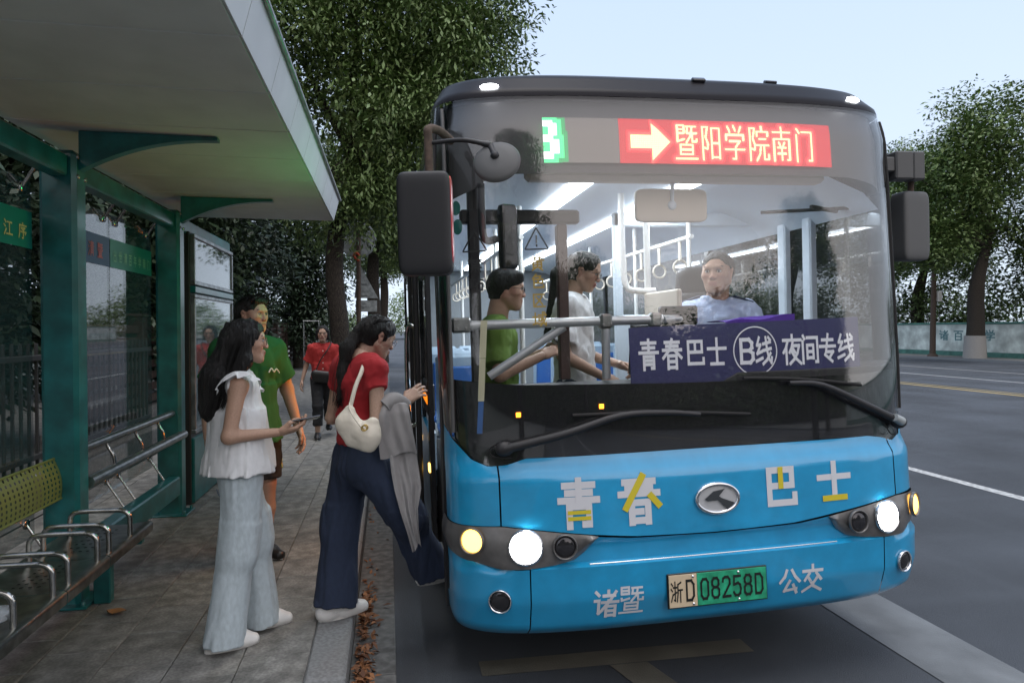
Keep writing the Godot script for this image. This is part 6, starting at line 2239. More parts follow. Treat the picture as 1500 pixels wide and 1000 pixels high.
func glasses(parent: Node, xf: Transform3D, s: float, m: Material) -> void:
	var mb := MB.new()
	for e in [-1.0, 1.0]:
		var ring := []
		for k in 21:
			var a := TAU * k / 20.0
			ring.append(xf * (Vector3(0.033 * e + cos(a) * 0.023, -0.004 + sin(a) * 0.019, 0.101 - 0.006 * absf(cos(a) * 0.5 + 0.5 * e)) * s))
		mb.tube(ring, 0.0013, 5, false)
		mb.tube([xf * (Vector3(0.056 * e, 0.002, 0.096) * s), xf * (Vector3(0.077 * e, 0.004, 0.04) * s), xf * (Vector3(0.079 * e, 0.002, -0.01) * s)], 0.0014, 5)
	mb.tube([xf * (Vector3(-0.010, 0.0, 0.104) * s), xf * (Vector3(0.010, 0.0, 0.104) * s)], 0.0013, 5)
	part(parent, "glasses", mb, m)

func people_materials() -> void:
	var weave: Texture2D = texs["weave"]
	var cloudy: Texture2D = texs["cloudy"]
	mt("skin", Color(1, 1, 1), 0.55, 0.0, {"vc": true, "vary": [noise_tex("mottle", 0.05, 0.86, 1.0, FastNoiseLite.TYPE_SIMPLEX_SMOOTH, 256, 4), 7.0], "bump": [texs["weave"], 0.02], "world": false})
	mt("hair_black", Color(0.010, 0.008, 0.009), 0.55, 0.0, {"bump": [noise_tex("strand", 0.05, 0.0, 1.0, FastNoiseLite.TYPE_SIMPLEX, 512, 3), 0.5], "vary": [texs["strand"], Vector3(14.0, 0.7, 14.0)], "world": false})
	mt("hair_grey", Color(0.05, 0.045, 0.042), 0.5, 0.0, {"bump": [texs["strand"], 0.5], "vary": [texs["strand"], Vector3(14.0, 0.7, 14.0)], "world": false})
	mt("cotton_white", Color(0.72, 0.74, 0.76), 0.85, 0.0, {"vary": [noise_tex("cloth", 0.02, 0.93, 1.0), 2.0], "bump": [weave, 0.03], "rim": 0.3, "world": false})
	mt("jeans_pale", Color(0.52, 0.61, 0.66), 0.9, 0.0, {"vary": [noise_tex("denim", 0.03, 0.88, 1.0, FastNoiseLite.TYPE_SIMPLEX_SMOOTH, 512, 6, 0.1), Vector3(3.0, 1.2, 3.0)], "bump": [weave, 0.05], "world": false})
	mt("jeans_dark", Color(0.022, 0.036, 0.075), 0.9, 0.0, {"vary": [texs["denim"], Vector3(3.0, 1.2, 3.0)], "bump": [weave, 0.05], "world": false})
	mt("knit_red", Color(0.33, 0.012, 0.018), 0.85, 0.0, {"bump": [weave, 0.05, 3.0], "rim": 0.3, "world": false})
	mt("shirt_red", Color(0.40, 0.025, 0.022), 0.8, 0.0, {"bump": [weave, 0.04, 3.0], "world": false})
	mt("tee_green", Color(0.007, 0.10, 0.024), 0.85, 0.0, {"bump": [weave, 0.04, 3.0], "world": false})
	mt("tee_olive", Color(0.11, 0.20, 0.03), 0.85, 0.0, {"bump": [weave, 0.04, 3.0], "world": false})
	mt("uniform_blue", Color(0.42, 0.50, 0.68), 0.8, 0.0, {"bump": [weave, 0.03, 3.0], "world": false})
	mt("cloth_black", Color(0.012, 0.012, 0.013), 0.85, 0.0, {"bump": [weave, 0.05, 3.0], "world": false})
	mt("cloth_grey", Color(0.30, 0.295, 0.30), 0.9, 0.0, {"vary": [texs["cloth"], 2.0], "bump": [weave, 0.05], "world": false})
	mt("leather_cream", Color(0.66, 0.62, 0.53), 0.38, 0.0, {"bump": [texs["fine"], 0.04, 4.0], "world": false})
	mt("leather_black", Color(0.015, 0.014, 0.014), 0.4)
	mt("leather_white", Color(0.70, 0.70, 0.69), 0.45)
	mt("shoe_sole", Color(0.62, 0.62, 0.60), 0.7)
	mt("wire_frame", Color(0.35, 0.27, 0.24), 0.25, 0.9)
	mt("dark_wire", Color(0.02, 0.02, 0.025), 0.3, 0.5)
	mt("phone_body", Color(0.02, 0.022, 0.03), 0.15, 0.4, {"coat": 1.0})
	mt("print_cream", Color(0.7, 0.72, 0.65), 0.6)
	mt("gold_trim", Color(0.55, 0.40, 0.14), 0.3, 0.9)

func pixel(px: float, py: float, z: float) -> Vector3:
	# the point of the world that the photograph shows at that place, on the plane of that z
	var yaw := deg_to_rad(10.3)
	var pit := deg_to_rad(0.97)
	var f := Vector3(sin(yaw) * cos(pit), -sin(pit), -cos(yaw) * cos(pit))
	var r := Vector3(cos(yaw), 0, sin(yaw))
	var u := r.cross(f)
	var d := f + r * ((px - 750.0) / 1000.0) - u * ((py - 500.0) / 1000.0)
	return Vector3(0, 1.70, 0) + d * (z / d.z)

func build_people() -> void:
	people_materials()
	woman_in_white()
	man_in_green()
	walking_woman()
	boarding_woman()
	print("outside ", Time.get_ticks_msec())
	passenger_green()
	passenger_white()
	driver()

func woman_in_white() -> void:
	var yaw := deg_to_rad(104)
	var p := thing("person", "woman in a white ruffled blouse and pale wide jeans, phone in hand", "person", Vector3(-0.735, 0.15, -3.60), yaw)
	var J := stand(1.60)
	var s: float = J.s
	J.kl = Vector3(0.09, 0.46, 0.085); J.al = Vector3(0.09, 0.075, 0.105)
	J.kr = Vector3(-0.085, 0.46, -0.005); J.ar = Vector3(-0.10, 0.075, -0.075)
	J.er = Vector3(-0.205, 1.045, -0.055); J.wr = Vector3(-0.13, 1.045, 0.175)
	J.el = Vector3(0.19, 1.03, -0.04); J.wl = Vector3(0.18, 0.83, 0.0)
	var hx := Transform3D(Basis(Vector3.UP, -0.05) * Basis(Vector3(1, 0, 0), -0.06), Vector3(0, 1.492, 0.035))
	var mb := MB.new()
	flesh(mb, skin_limbs(J, 0.96, false), 0.011, SKIN * 0.92)
	head(mb, hx, Vector3(0, 1.33, -0.01), 0.218, SKIN, false)
	hand(mb, J.wr, Vector3(0.16, 0.10, 1.0), Vector3(-0.35, -0.75, 0.15), Vector3(-0.75, 0.45, 0.2), [0.50, 0.55, 0.6, 0.65], 0.172, SKIN, 0.0034, 0.6)
	hand_auto(mb, J.el, J.wl, Vector3(0.6, 0.3, 0.1), Vector3(0, 0.7, 0.6), 0.5, 0.168, SKIN)
	part(p, "body", mb, mats.skin)
	# blouse: A-line, gathered, with a frilled arm-hole
	mb = MB.new()
	var hem := 0.845
	var bl := [
		limb(Vector3(0, 1.14, -0.005), Vector3(0, 1.235, -0.005), 0.118, 0.108, 0.06, Vector3(1, 0, 0), 1.22),
		limb(Vector3(0, hem, 0.0), Vector3(0, 1.15, -0.005), 0.176, 0.126, 0.06, Vector3(1, 0, 0), 1.20, true),
		limb(Vector3(0.135, 1.285, -0.01), Vector3(-0.135, 1.285, -0.01), 0.058, 0.058, 0.05),
		limb(Vector3(0, 1.28, -0.01), Vector3(0, 1.325, -0.012), 0.078, 0.066, 0.04),
	]
	flesh(mb, bl, 0.0095, Color.WHITE, [], [0.010, Vector3(13, 2.4, 13), 3])
	var blouse := part(p, "blouse", mb, mats.cotton_white)
	for e in [-1.0, 1.0]:
		mb = MB.new()
		var rows := []
		for i in 6:
			var row := []
			for j in 41:
				var t := j / 40.0
				var a := lerpf(-1.9, 1.9, t)        # over the shoulder from back to front
				var out := 0.012 + 0.062 * (i / 5.0) * sin(PI * clampf(t * 0.94 + 0.03, 0, 1))
				var wav := 0.014 * sin(t * 34.0) * (i / 5.0)
				var base := Vector3(0.135 * e, 1.245, -0.005) + Vector3(0.012 * e, 0.105 * cos(a * 0.82), 0.098 * sin(a * 0.82))
				row.append(base + Vector3(out * e * (0.9 if i > 0 else 0.3), out * 0.25 - 0.10 * out * i + wav * 0.7, wav * 0.8 + 0.2 * out * sin(a)))
			rows.append(row)
		mb.grid(rows)
		part(blouse, "frill", mb, mats.cotton_white)
	# jeans
	mb = MB.new()
	var L := [limb(Vector3(0, 0.83, 0), Vector3(0, 0.90, 0), 0.108, 0.10, 0.05, Vector3(1, 0, 0), 1.28)]
	for q in [["hl", "kl", "al"], ["hr", "kr", "ar"]]:
		L.append(limb(J[q[0]] + Vector3(0, -0.02, 0), J[q[1]], 0.098, 0.088, 0.04))
		L.append(limb(J[q[1]].lerp(J[q[0]], 0.35), J[q[2]] + Vector3(0, -0.050, -0.005), 0.072, 0.096, 0.05, Vector3(0, 0, 1), 1.06, true))
	flesh(mb, L, 0.0105, Color.WHITE, [], [0.010, Vector3(9, 1.6, 9), 5])
	var jn := part(p, "jeans", mb, mats.jeans_pale)
	mb = MB.new()
	for e in [[0.0, -0.045]]:
		mb.tube(spline([Vector3(-0.06, 0.775, -0.108), Vector3(-0.10, 0.745, -0.092), Vector3(-0.135, 0.765, -0.062)], 5), 0.0022, 5)
	part(jn, "pocket_seam", mb, mt("seam_blue", Color(0.10, 0.14, 0.20), 0.9))
	for q in ["al", "ar"]:
		shoe(J, J[q], J[q] + Vector3(0.02, 0, 0.2), mats.leather_white, p, 0.235, 0.041)
	# long straight hair
	mb = MB.new()
	var H := skull_cap(hx, 0.218 / 0.225, 0.013)
	var P := func(x: float, y: float, z: float) -> Vector3: return hx * Vector3(x, y, z)
	H.append(limb(P.call(0, -0.02, -0.060), Vector3(0, 1.30, -0.105), 0.072, 0.072, 0.04, Vector3(1, 0, 0), 1.18))
	H.append(limb(Vector3(0, 1.32, -0.10), Vector3(0.0, 1.17, -0.145), 0.074, 0.046, 0.04, Vector3(1, 0, 0), 1.55))
	H.append(limb(Vector3(-0.03, 1.30, -0.09), Vector3(-0.05, 1.145, -0.135), 0.06, 0.036, 0.04, Vector3(1, 0, 0), 1.4))
	for e in [-1.0, 1.0]:
		H.append(limb(P.call(0.074 * e, 0.03, 0.012), P.call(0.084 * e, -0.10, -0.004), 0.022, 0.026, 0.03, Vector3(1, 0, 0), 0.6))
		H.append(limb(P.call(0.082 * e, -0.09, -0.006), Vector3(0.085 * e, 1.25, -0.06), 0.030, 0.034, 0.03))
	var cut := hx * Vector3(0, 0.055, 0.062)
	H.append(limb(P.call(0, -0.03, 0.112), P.call(0, -0.12, 0.112), 0.082, 0.082, 0.01, Vector3.ZERO, 1.0, false, true))
	flesh(mb, H, 0.007, Color.WHITE, [], [0.010, Vector3(34, 2.2, 34), 8])
	var hair := part(p, "hair", mb, mats.hair_black)
	var runs := []
	for i in 15:
		var a := lerpf(-2.75, 2.75, i / 14.0) + PI
		var w := Vector3(sin(a), 0, cos(a))
		if w.z > 0.35: continue
		runs.append([P.call(w.x * 0.03, 0.112, w.z * 0.04 - 0.01), P.call(w.x * 0.090, -0.02, w.z * 0.10 - 0.015), Vector3(w.x * 0.125, 1.13 + 0.05 * absf(w.x), -0.085 + w.z * 0.085)])
	strands(hair, runs, 260, 0.008, mats.hair_black, 81)
	glasses(p, hx, 0.97, mats.wire_frame)
	# phone, held flat in the right hand
	mb = MB.new()
	mb.box(Vector3.ZERO, Vector3(0.074, 0.009, 0.152), Basis(), 0.003)
	var ph := solo("mobile_phone", "dark mobile phone held flat by the woman in white", "phone", mb, mats.phone_body)
	var px := Transform3D(Basis.from_euler(Vector3(-0.12, 0.15, -0.30)), Vector3(-0.110, 1.098, 0.300))
	ph.transform = p.transform * px

func man_in_green() -> void:
	var p := thing("person", "man in a green T-shirt and black shorts standing before the notice cabinet", "person", Vector3(-0.915, 0.15, -4.82), deg_to_rad(38))
	var J := stand(1.78)
	J.er = Vector3(-0.275, 1.13, -0.04); J.wr = Vector3(-0.295, 0.86, 0.03)
	J.el = Vector3(0.285, 1.13, -0.02); J.wl = Vector3(0.325, 0.865, 0.06)
	J.sl = Vector3(0.195, 1.425, -0.01); J.sr = Vector3(-0.195, 1.425, -0.01)
	var hx := Transform3D(Basis(Vector3.UP, 0.42), Vector3(0, 1.655, 0.035))
	var mb := MB.new()
	flesh(mb, skin_limbs(J, 1.18, true), 0.012, SKIN)
	head(mb, hx, Vector3(0, 1.47, -0.01), 0.238, SKIN, true, 0.0046)
	for q in [["el", "wl", 1.0], ["er", "wr", -1.0]]:
		hand_auto(mb, J[q[0]], J[q[1]], Vector3(q[2], 0, 0.1), Vector3(0, 0, 1), 0.45, 0.19, SKIN, 0.0042)
	part(p, "body", mb, mats.skin)
	mb = MB.new()
	flesh(mb, top_limbs(J, 0.026, 0.80, 0.030, 0.74, 1.12, 0.06), 0.011, Color.WHITE, [], [0.010, Vector3(7, 4, 7), 21])
	var tee := part(p, "t_shirt", mb, mats.tee_green)
	mb = MB.new()
	mb.tube(spline([Vector3(0.045, 1.27, 0.168), Vector3(0.065, 1.295, 0.166), Vector3(0.085, 1.272, 0.163), Vector3(0.105, 1.29, 0.158), Vector3(0.13, 1.262, 0.150)], 4), 0.005, 5)
	part(tee, "chest_print", mb, mats.print_cream)
	mb = MB.new()
	var L := [limb(Vector3(0, 0.90, 0), Vector3(0, 0.98, 0), 0.13, 0.125, 0.05, Vector3(1, 0, 0), 1.25)]
	for q in [["hl", "kl"], ["hr", "kr"]]:
		L.append(limb(J[q[0]], J[q[0]].lerp(J[q[1]], 0.92), 0.112, 0.108, 0.04, Vector3.ZERO, 1.0, true))
	flesh(mb, L, 0.012, Color.WHITE, [], [0.012, Vector3(8, 6, 8), 22])
	var sh := part(p, "shorts", mb, mats.cloth_black)
	mb = MB.new()
	mb.tube(spline([Vector3(0.19, 0.66, 0.06), Vector3(0.205, 0.63, 0.03), Vector3(0.20, 0.60, 0.05)], 4), 0.012, 6)
	part(sh, "yellow_print", mb, mats.gold_trim)
	for q in ["al", "ar"]:
		shoe(J, J[q], J[q] + Vector3(0.03, 0, 0.2), mats.leather_black, p, 0.27, 0.046)
	mb = MB.new()
	var H := skull_cap(hx, 0.238 / 0.225, 0.010)
	var P := func(x: float, y: float, z: float) -> Vector3: return hx * Vector3(x, y, z)
	H.append(limb(P.call(-0.045, 0.092, 0.062), P.call(0.045, 0.088, 0.066), 0.022, 0.022, 0.02))
	H.append(limb(P.call(0, -0.055, 0.112), P.call(0, 0.02, 0.125), 0.090, 0.060, 0.012, Vector3(1, 0, 0), 1.3, false, true))
	H.append(limb(P.call(0, -0.115, -0.09), P.call(0, -0.125, 0.09), 0.062, 0.075, 0.012, Vector3(1, 0, 0), 1.6, false, true))
	for e in [-1.0, 1.0]:
		H.append(limb(P.call(0.086 * e, -0.02, 0.0), P.call(0.086 * e, -0.05, 0.0), 0.034, 0.03, 0.01, Vector3.ZERO, 1.0, false, true))
	flesh(mb, H, 0.0065, Color.WHITE, [], [0.004, Vector3(60, 40, 60), 23])
	var hair := part(p, "hair", mb, mats.hair_black)
	var runs := []
	for i in 13:
		for j in 5:
			var u := lerpf(-1.0, 1.0, i / 12.0)
			var w := lerpf(-1.0, 0.75, j / 4.0)
			var b: Vector3 = P.call(0.075 * u, 0.118 - 0.035 * u * u - 0.03 * w * w, 0.075 * w)
			runs.append([b, b + hx.basis * Vector3(0.006 * u, 0.010, 0.012), b + hx.basis * Vector3(0.012 * u, 0.012, 0.034)])
	strands(hair, runs, 420, 0.006, mats.hair_black, 84)

func walking_woman() -> void:
	var p := thing("person", "woman in a red shirt and black trousers walking along the pavement", "person", Vector3(-0.93, 0.15, -10.2), deg_to_rad(4))
	var J := stand(1.60)
	J.kr = Vector3(-0.07, 0.47, 0.17); J.ar = Vector3(-0.07, 0.078, 0.20)
	J.kl = Vector3(0.08, 0.45, 0.02); J.al = Vector3(0.08, 0.15, -0.24)
	J.er = Vector3(-0.235, 1.03, -0.06); J.wr = Vector3(-0.29, 0.82, 0.0)
	J.el = Vector3(0.235, 1.03, 0.0); J.wl = Vector3(0.22, 0.86, 0.12)
	var hx := Transform3D(Basis(Vector3.UP, -0.06), Vector3(0, 1.498, 0.03))
	var mb := MB.new()
	flesh(mb, skin_limbs(J, 1.0, true), 0.013, SKIN)
	head(mb, hx, Vector3(0, 1.33, -0.01), 0.222, SKIN, false, 0.0055)
	for q in [["el", "wl", 1.0], ["er", "wr", -1.0]]:
		hand_auto(mb, J[q[0]], J[q[1]], Vector3(q[2], 0, 0.1), Vector3(0, 0, 1), 0.5, 0.17, SKIN, 0.005)
	part(p, "body", mb, mats.skin)
	mb = MB.new()
	flesh(mb, top_limbs(J, 0.022, 0.84, 0.02, 0.75, 1.02), 0.012, Color.WHITE, [], [0.012, Vector3(9, 5, 9), 31])
	var sh := part(p, "shirt", mb, mats.shirt_red)
	mb = MB.new()
	for k in 4:
		mb.ball(Vector3(0.004, 1.25 - 0.085 * k, 0.138 + 0.004 * k), Vector3(0.008, 0.008, 0.005), 8)
	part(sh, "button", mb, mats.print_cream)
	mb = MB.new()
	var L := [limb(Vector3(0, 0.84, 0), Vector3(0, 0.92, 0), 0.112, 0.105, 0.05, Vector3(1, 0, 0), 1.25)]
	for q in [["hl", "kl", "al"], ["hr", "kr", "ar"]]:
		L.append(limb(J[q[0]], J[q[1]], 0.098, 0.075, 0.04))
		L.append(limb(J[q[1]], J[q[1]].lerp(J[q[2]], 0.72), 0.075, 0.070, 0.03, Vector3.ZERO, 1.0, true))
	flesh(mb, L, 0.012, Color.WHITE, [], [0.010, Vector3(8, 6, 8), 32])
	part(p, "trousers", mb, mats.cloth_black)
	for q in ["al", "ar"]:
		shoe(J, J[q], J[q] + Vector3(0.0, 0, 0.2), mats.leather_black, p, 0.235, 0.041)
	mb = MB.new()
	var H := skull_cap(hx, 0.985, 0.014)
	var P := func(x: float, y: float, z: float) -> Vector3: return hx * Vector3(x, y, z)
	for e in [-1.0, 1.0]:
		H.append(limb(P.call(0.072 * e, 0.03, 0.01), P.call(0.080 * e, -0.075, -0.01), 0.024, 0.022, 0.03))
	H.append(limb(P.call(0, -0.035, 0.112), P.call(0, 0.030, 0.122), 0.082, 0.066, 0.012, Vector3.ZERO, 1.0, false, true))
	flesh(mb, H, 0.008, Color.WHITE, [], [0.008, Vector3(40, 8, 40), 33])
	part(p, "hair", mb, mats.hair_grey)
	glasses(p, hx, 0.985, mats.wire_frame)
	# shoulder bag worn across
	var b := thing("shoulder_bag", "small black bag worn across the body of the walking woman", "bag", p.position, p.rotation.y)
	mb = MB.new()
	flesh(mb, [limb(Vector3(-0.10, 0.92, 0.165), Vector3(0.06, 0.90, 0.175), 0.062, 0.062, 0.03, Vector3(0, 0, 1), 0.55), limb(Vector3(-0.09, 0.86, 0.165), Vector3(0.05, 0.85, 0.175), 0.055, 0.055, 0.03, Vector3(0, 0, 1), 0.55)], 0.011, Color.WHITE)
	part(b, "pouch", mb, mats.leather_black)
	mb = MB.new()
	mb.tube(spline([Vector3(-0.10, 0.95, 0.17), Vector3(-0.03, 1.12, 0.152), Vector3(0.07, 1.27, 0.128), Vector3(0.115, 1.365, 0.03), Vector3(0.10, 1.35, -0.08), Vector3(0.0, 1.15, -0.145)], 6), 0.009, 6)
	part(b, "strap", mb, mats.leather_black)

func boarding_woman() -> void:
	var at := Vector3(-0.262, 0.15, -3.76)
	var yaw := deg_to_rad(118)
	var p := thing("person", "woman in a red top and dark wide jeans stepping up into the bus", "person", at, yaw)
	var inv := Transform3D(Basis(Vector3.UP, yaw), at).affine_inverse()
	var W := func(px: float, py: float, z: float) -> Vector3: return inv * pixel(px, py, z)
	var J := stand(1.63)
	J.hip = W.call(527, 672, -3.74); J.hl = J.hip + Vector3(0.085, -0.02, 0); J.hr = J.hip + Vector3(-0.085, -0.02, 0.01)
	J.al = Vector3(0.02, 0.075, -0.02); J.kl = Vector3(0.075, 0.46, 0.03)
	J.ar = W.call(633, 832, -3.76); J.kr = W.call(600, 758, -3.62)
	J.sr = W.call(552, 538, -3.60); J.sl = W.call(500, 536, -3.86)
	J.neck = W.call(529, 522, -3.73)
	J.er = W.call(551, 622, -3.56); J.wr = W.call(594, 588, -3.66)
	J.el = W.call(486, 612, -3.90); J.wl = W.call(520, 600, -4.02)
	var hc: Vector3 = W.call(553, 493, -3.76)
	var hx := Transform3D(Basis(Vector3.UP, -0.10) * Basis(Vector3(1, 0, 0), 0.36), hc)
	var skin := Color(0.56, 0.375, 0.285)
	var mb := MB.new()
	flesh(mb, skin_limbs(J, 0.97, false), 0.011, skin)
	head(mb, hx, J.neck + Vector3(0, -0.035, 0), 0.22, skin, false)
	hand_auto(mb, J.er, J.wr, Vector3(-0.5, 0.6, 0.1), Vector3(0.5, 0.6, 0.3), 0.35, 0.172, skin)
	hand_auto(mb, J.el, J.wl, Vector3(0.5, 0.4, 0.1), Vector3(0, 0.6, 0.5), 0.5, 0.17, skin, 0.0045)
	part(p, "body", mb, mats.skin)
	mb = MB.new()
	flesh(mb, top_limbs(J, 0.010, J.hip.y + 0.085, 0.004, 0.40, 1.04, 0.0, false), 0.0095, Color.WHITE, [], [0.005, Vector3(12, 10, 12), 41])
	part(p, "red_top", mb, mats.knit_red)
	# dark wide jeans
	mb = MB.new()
	var c1: Vector3 = (J.sl + J.sr) * 0.5
	var X: Vector3 = (J.hl - J.hr).normalized()
	var L := [limb(J.hip + Vector3(0, -0.03, 0), J.hip + (c1 - J.hip).normalized() * 0.115, 0.118, 0.098, 0.05, X, 1.26)]
	L.append(limb(J.hl, J.kl, 0.115, 0.098, 0.05))
	L.append(limb(J.kl.lerp(J.hl, 0.3), Vector3(0.028, 0.068, -0.01), 0.084, 0.116, 0.06, Vector3(0, 0, 1), 1.06, true))
	L.append(limb(J.hr, J.kr, 0.115, 0.100, 0.05))
	L.append(limb(J.kr.lerp(J.hr, 0.25), J.ar + Vector3(0, -0.015, 0), 0.080, 0.112, 0.06, Vector3.ZERO, 1.0, true))
	flesh(mb, L, 0.0105, Color.WHITE, [], [0.012, Vector3(9, 2.2, 9), 42])
	var jn := part(p, "jeans", mb, mats.jeans_dark)
	# frayed hem
	mb = MB.new()
	var r := RandomNumberGenerator.new()
	r.seed = 4
	for k in 130:
		var a := TAU * k / 130.0
		var q := Vector3(0.028 + cos(a) * 0.115, 0.070, -0.01 + sin(a) * 0.122)
		var e := q + Vector3(r.randf_range(-0.012, 0.012), -r.randf_range(0.004, 0.02), r.randf_range(-0.012, 0.012))
		mb.tri(q + Vector3(0.0015, 0, 0), q - Vector3(0.0015, 0, 0.001), e)
	var fr := part(jn, "frayed_hem", mb, mt("fray", Color(0.45, 0.48, 0.52), 0.95))
	fr.set_meta("kind", "stuff")
	for q in [["al", Vector3(0.0, 0, 0.2)], ["ar", Vector3(0.0, 0, 0.2)]]:
		shoe(J, J[q[0]], J[q[0]] + q[1], mats.leather_white, p, 0.265, 0.050)
	# ponytail
	mb = MB.new()
	var H := skull_cap(hx, 0.98, 0.010)
	var P := func(x: float, y: float, z: float) -> Vector3: return hx * Vector3(x, y, z)
	var t0: Vector3 = P.call(0, -0.005, -0.110)
	H.append(limb(P.call(0, 0.02, -0.07), t0, 0.055, 0.026, 0.03))
	var t1: Vector3 = W.call(506, 545, -3.70)
	var t2: Vector3 = W.call(497, 585, -3.68)
	H.append(limb(t0, t0.lerp(t1, 0.5) + Vector3(0, 0.01, -0.02), 0.026, 0.046, 0.02))
	H.append(limb(t0.lerp(t1, 0.5) + Vector3(0, 0.01, -0.02), t1, 0.046, 0.042, 0.03))
	H.append(limb(t1, t2, 0.042, 0.014, 0.03))
	for e in [-1.0, 1.0]:
		H.append(limb(P.call(0.070 * e, 0.035, 0.016), P.call(0.077 * e, -0.012, 0.016), 0.018, 0.008, 0.02))
		H.append(limb(P.call(0.086 * e, -0.012, -0.006), P.call(0.086 * e, -0.045, -0.006), 0.026, 0.02, 0.01, Vector3.ZERO, 1.0, false, true))
	H.append(limb(P.call(0, -0.045, 0.112), P.call(0, 0.004, 0.118), 0.084, 0.068, 0.012, Vector3.ZERO, 1.0, false, true))
	H.append(limb(P.call(0, -0.125, -0.05), P.call(0, -0.125, 0.02), 0.070, 0.07, 0.012, Vector3.ZERO, 1.0, false, true))
	flesh(mb, H, 0.0065, Color.WHITE, [], [0.007, Vector3(36, 10, 36), 43])
	var hair := part(p, "hair", mb, mats.hair_black)
	var runs := []
	for i in 9:
		var w := lerpf(-1.0, 1.0, i / 8.0)
		runs.append([P.call(0.03 * w, 0.105, 0.035), P.call(0.084 * w, 0.06 + 0.045 * (1.0 - absf(w)), -0.06), t0])
	strands(hair, runs, 120, 0.005, mats.hair_black, 82)
	strands(hair, [[t0, t0.lerp(t1, 0.6) + Vector3(0, 0, -0.03), t2 + Vector3(0, -0.02, 0)], [t0, t0.lerp(t1, 0.6) + Vector3(0.02, 0, 0.02), t2 + Vector3(0.01, -0.03, 0)]], 110, 0.014, mats.hair_black, 83)
	glasses(p, hx, 0.98, mats.wire_frame)
	# cream shoulder bag hanging at her side
	var b := thing("handbag", "cream leather shoulder bag on the boarding woman", "bag")
	mb = MB.new()
	var q0 := pixel(508, 622, -3.50)
	var q1 := pixel(541, 638, -3.47)
	var q2 := pixel(549, 612, -3.48)
	var q3 := pixel(512, 600, -3.50)
	var N := Vector3(0.15, 0, 1).normalized()
	flesh(mb, [limb(q0, q1, 0.052, 0.050, 0.05, N, 0.62), limb(q0.lerp(q3, 0.3), q3, 0.050, 0.026, 0.05, N, 0.6), limb(q1, q2.lerp(q1, 0.3), 0.048, 0.030, 0.05, N, 0.6), limb(pixel(515, 645, -3.49), pixel(540, 653, -3.47), 0.035, 0.030, 0.05, N, 0.6)], 0.0075, Color.WHITE, [], [0.004, Vector3(14, 14, 14), 44])
	var pouch := part(b, "pouch", mb, mats.leather_cream)
	mb = MB.new()
	mb.tube(spline([q3, pixel(520, 568, -3.52), pixel(529, 545, -3.56), pixel(534, 528, -3.62), pixel(530, 524, -3.72)], 6), 0.011, 8, true, 0.5, N)
	mb.tube(spline([pixel(512, 590, -3.49), pixel(513, 602, -3.44), pixel(526, 622, -3.42), pixel(534, 628, -3.42)], 6), 0.004, 6)
	part(b, "strap", mb, mats.leather_cream)
	mb = MB.new()
	var cp := pixel(533, 627, -3.413)
	for c in [[0.0, 0.0], [0.006, 0.004]]:
		var ring := []
		for k in 17:
			var a := TAU * k / 16.0
			ring.append(cp + Vector3(cos(a) * 0.013 + c[0], sin(a) * 0.013 + c[1], 0.001))
		mb.tube(ring, 0.0035, 6, false)
	part(pouch, "clasp", mb, mats.gold_trim)
	# grey cardigan over her forearm
	var c := thing("cardigan", "grey cardigan hanging over the boarding woman's forearm", "garment")
	mb = MB.new()
	var rows := []
	# left and right edge of each hanging piece by height in the photograph, and how far it stands before the body
	var pieces := [
		["front_drape", [[589, 566, 592, -3.585], [592, 560, 597, -3.55], [606, 555, 600, -3.53], [630, 553, 604, -3.52], [650, 555, 608, -3.515], [667, 557, 611, -3.515]], 8.0, 0.012],
		["hanging_sleeve", [[628, 570, 604, -3.55], [660, 570, 609, -3.535], [690, 573, 614, -3.51], [716, 578, 617, -3.49], [745, 586, 612, -3.475], [775, 596, 613, -3.465], [803, 604, 617, -3.46]], 11.0, 0.010]]
	for pc in pieces:
		mb = MB.new()
		rows = []
		var edge: Array = pc[1]
		var last := edge.size() - 1
		for i in 31:
			var t := minf(i / 30.0 * last, last - 0.001)
			var e0: Array = edge[int(t)]
			var e1: Array = edge[int(t) + 1]
			var w := t - int(t)
			var row := []
			for j in 25:
				var u := j / 24.0
				var low := 6.0 * sin(u * 5.0 + 1.0) * t / last
				var q := pixel(lerpf(lerpf(e0[1], e1[1], w), lerpf(e0[2], e1[2], w), u), lerpf(e0[0], e1[0], w) + low, lerpf(e0[3], e1[3], w))
				var depth := smoothstep(0.0, 2.0, t)
				row.append(q + Vector3(0, 0, pc[3] * depth * (sin(u * pc[2] + 0.5 * t) + 0.45 * sin(u * pc[2] * 2.3 - 1.2 * t + 1.0))))
			rows.append(row)
		mb.grid(rows)
		part(c, pc[0], mb, mats.cloth_grey)
	mb = MB.new()
	var path := []
	for i in 11:
		var t := i / 10.0
		path.append(pixel(lerpf(561, 592, t), 596 - 9.0 * sin(PI * t), lerpf(-3.57, -3.64, t)))
	mb.tube(path, 0.046, 12, true)
	part(c, "folded_roll", mb, mats.cloth_grey)

func seated_torso(p: Node, J: Dictionary, hx: Transform3D, skin: Color, male: bool, size: float) -> void:
	var mb := MB.new()
	flesh(mb, skin_limbs(J, 1.05, false), 0.013, skin)
	head(mb, hx, J.neck + Vector3(0, -0.04, 0), size, skin, male, 0.0046)
	hand_auto(mb, J.el, J.wl, Vector3(0.5, 0.5, 0.1), Vector3(0, 0.6, 0.5), 0.8, 0.175, skin, 0.0045)
	hand_auto(mb, J.er, J.wr, Vector3(-0.5, 0.5, 0.1), Vector3(0, 0.6, 0.5), 0.8, 0.175, skin, 0.0045)
	part(p, "body", mb, mats.skin)

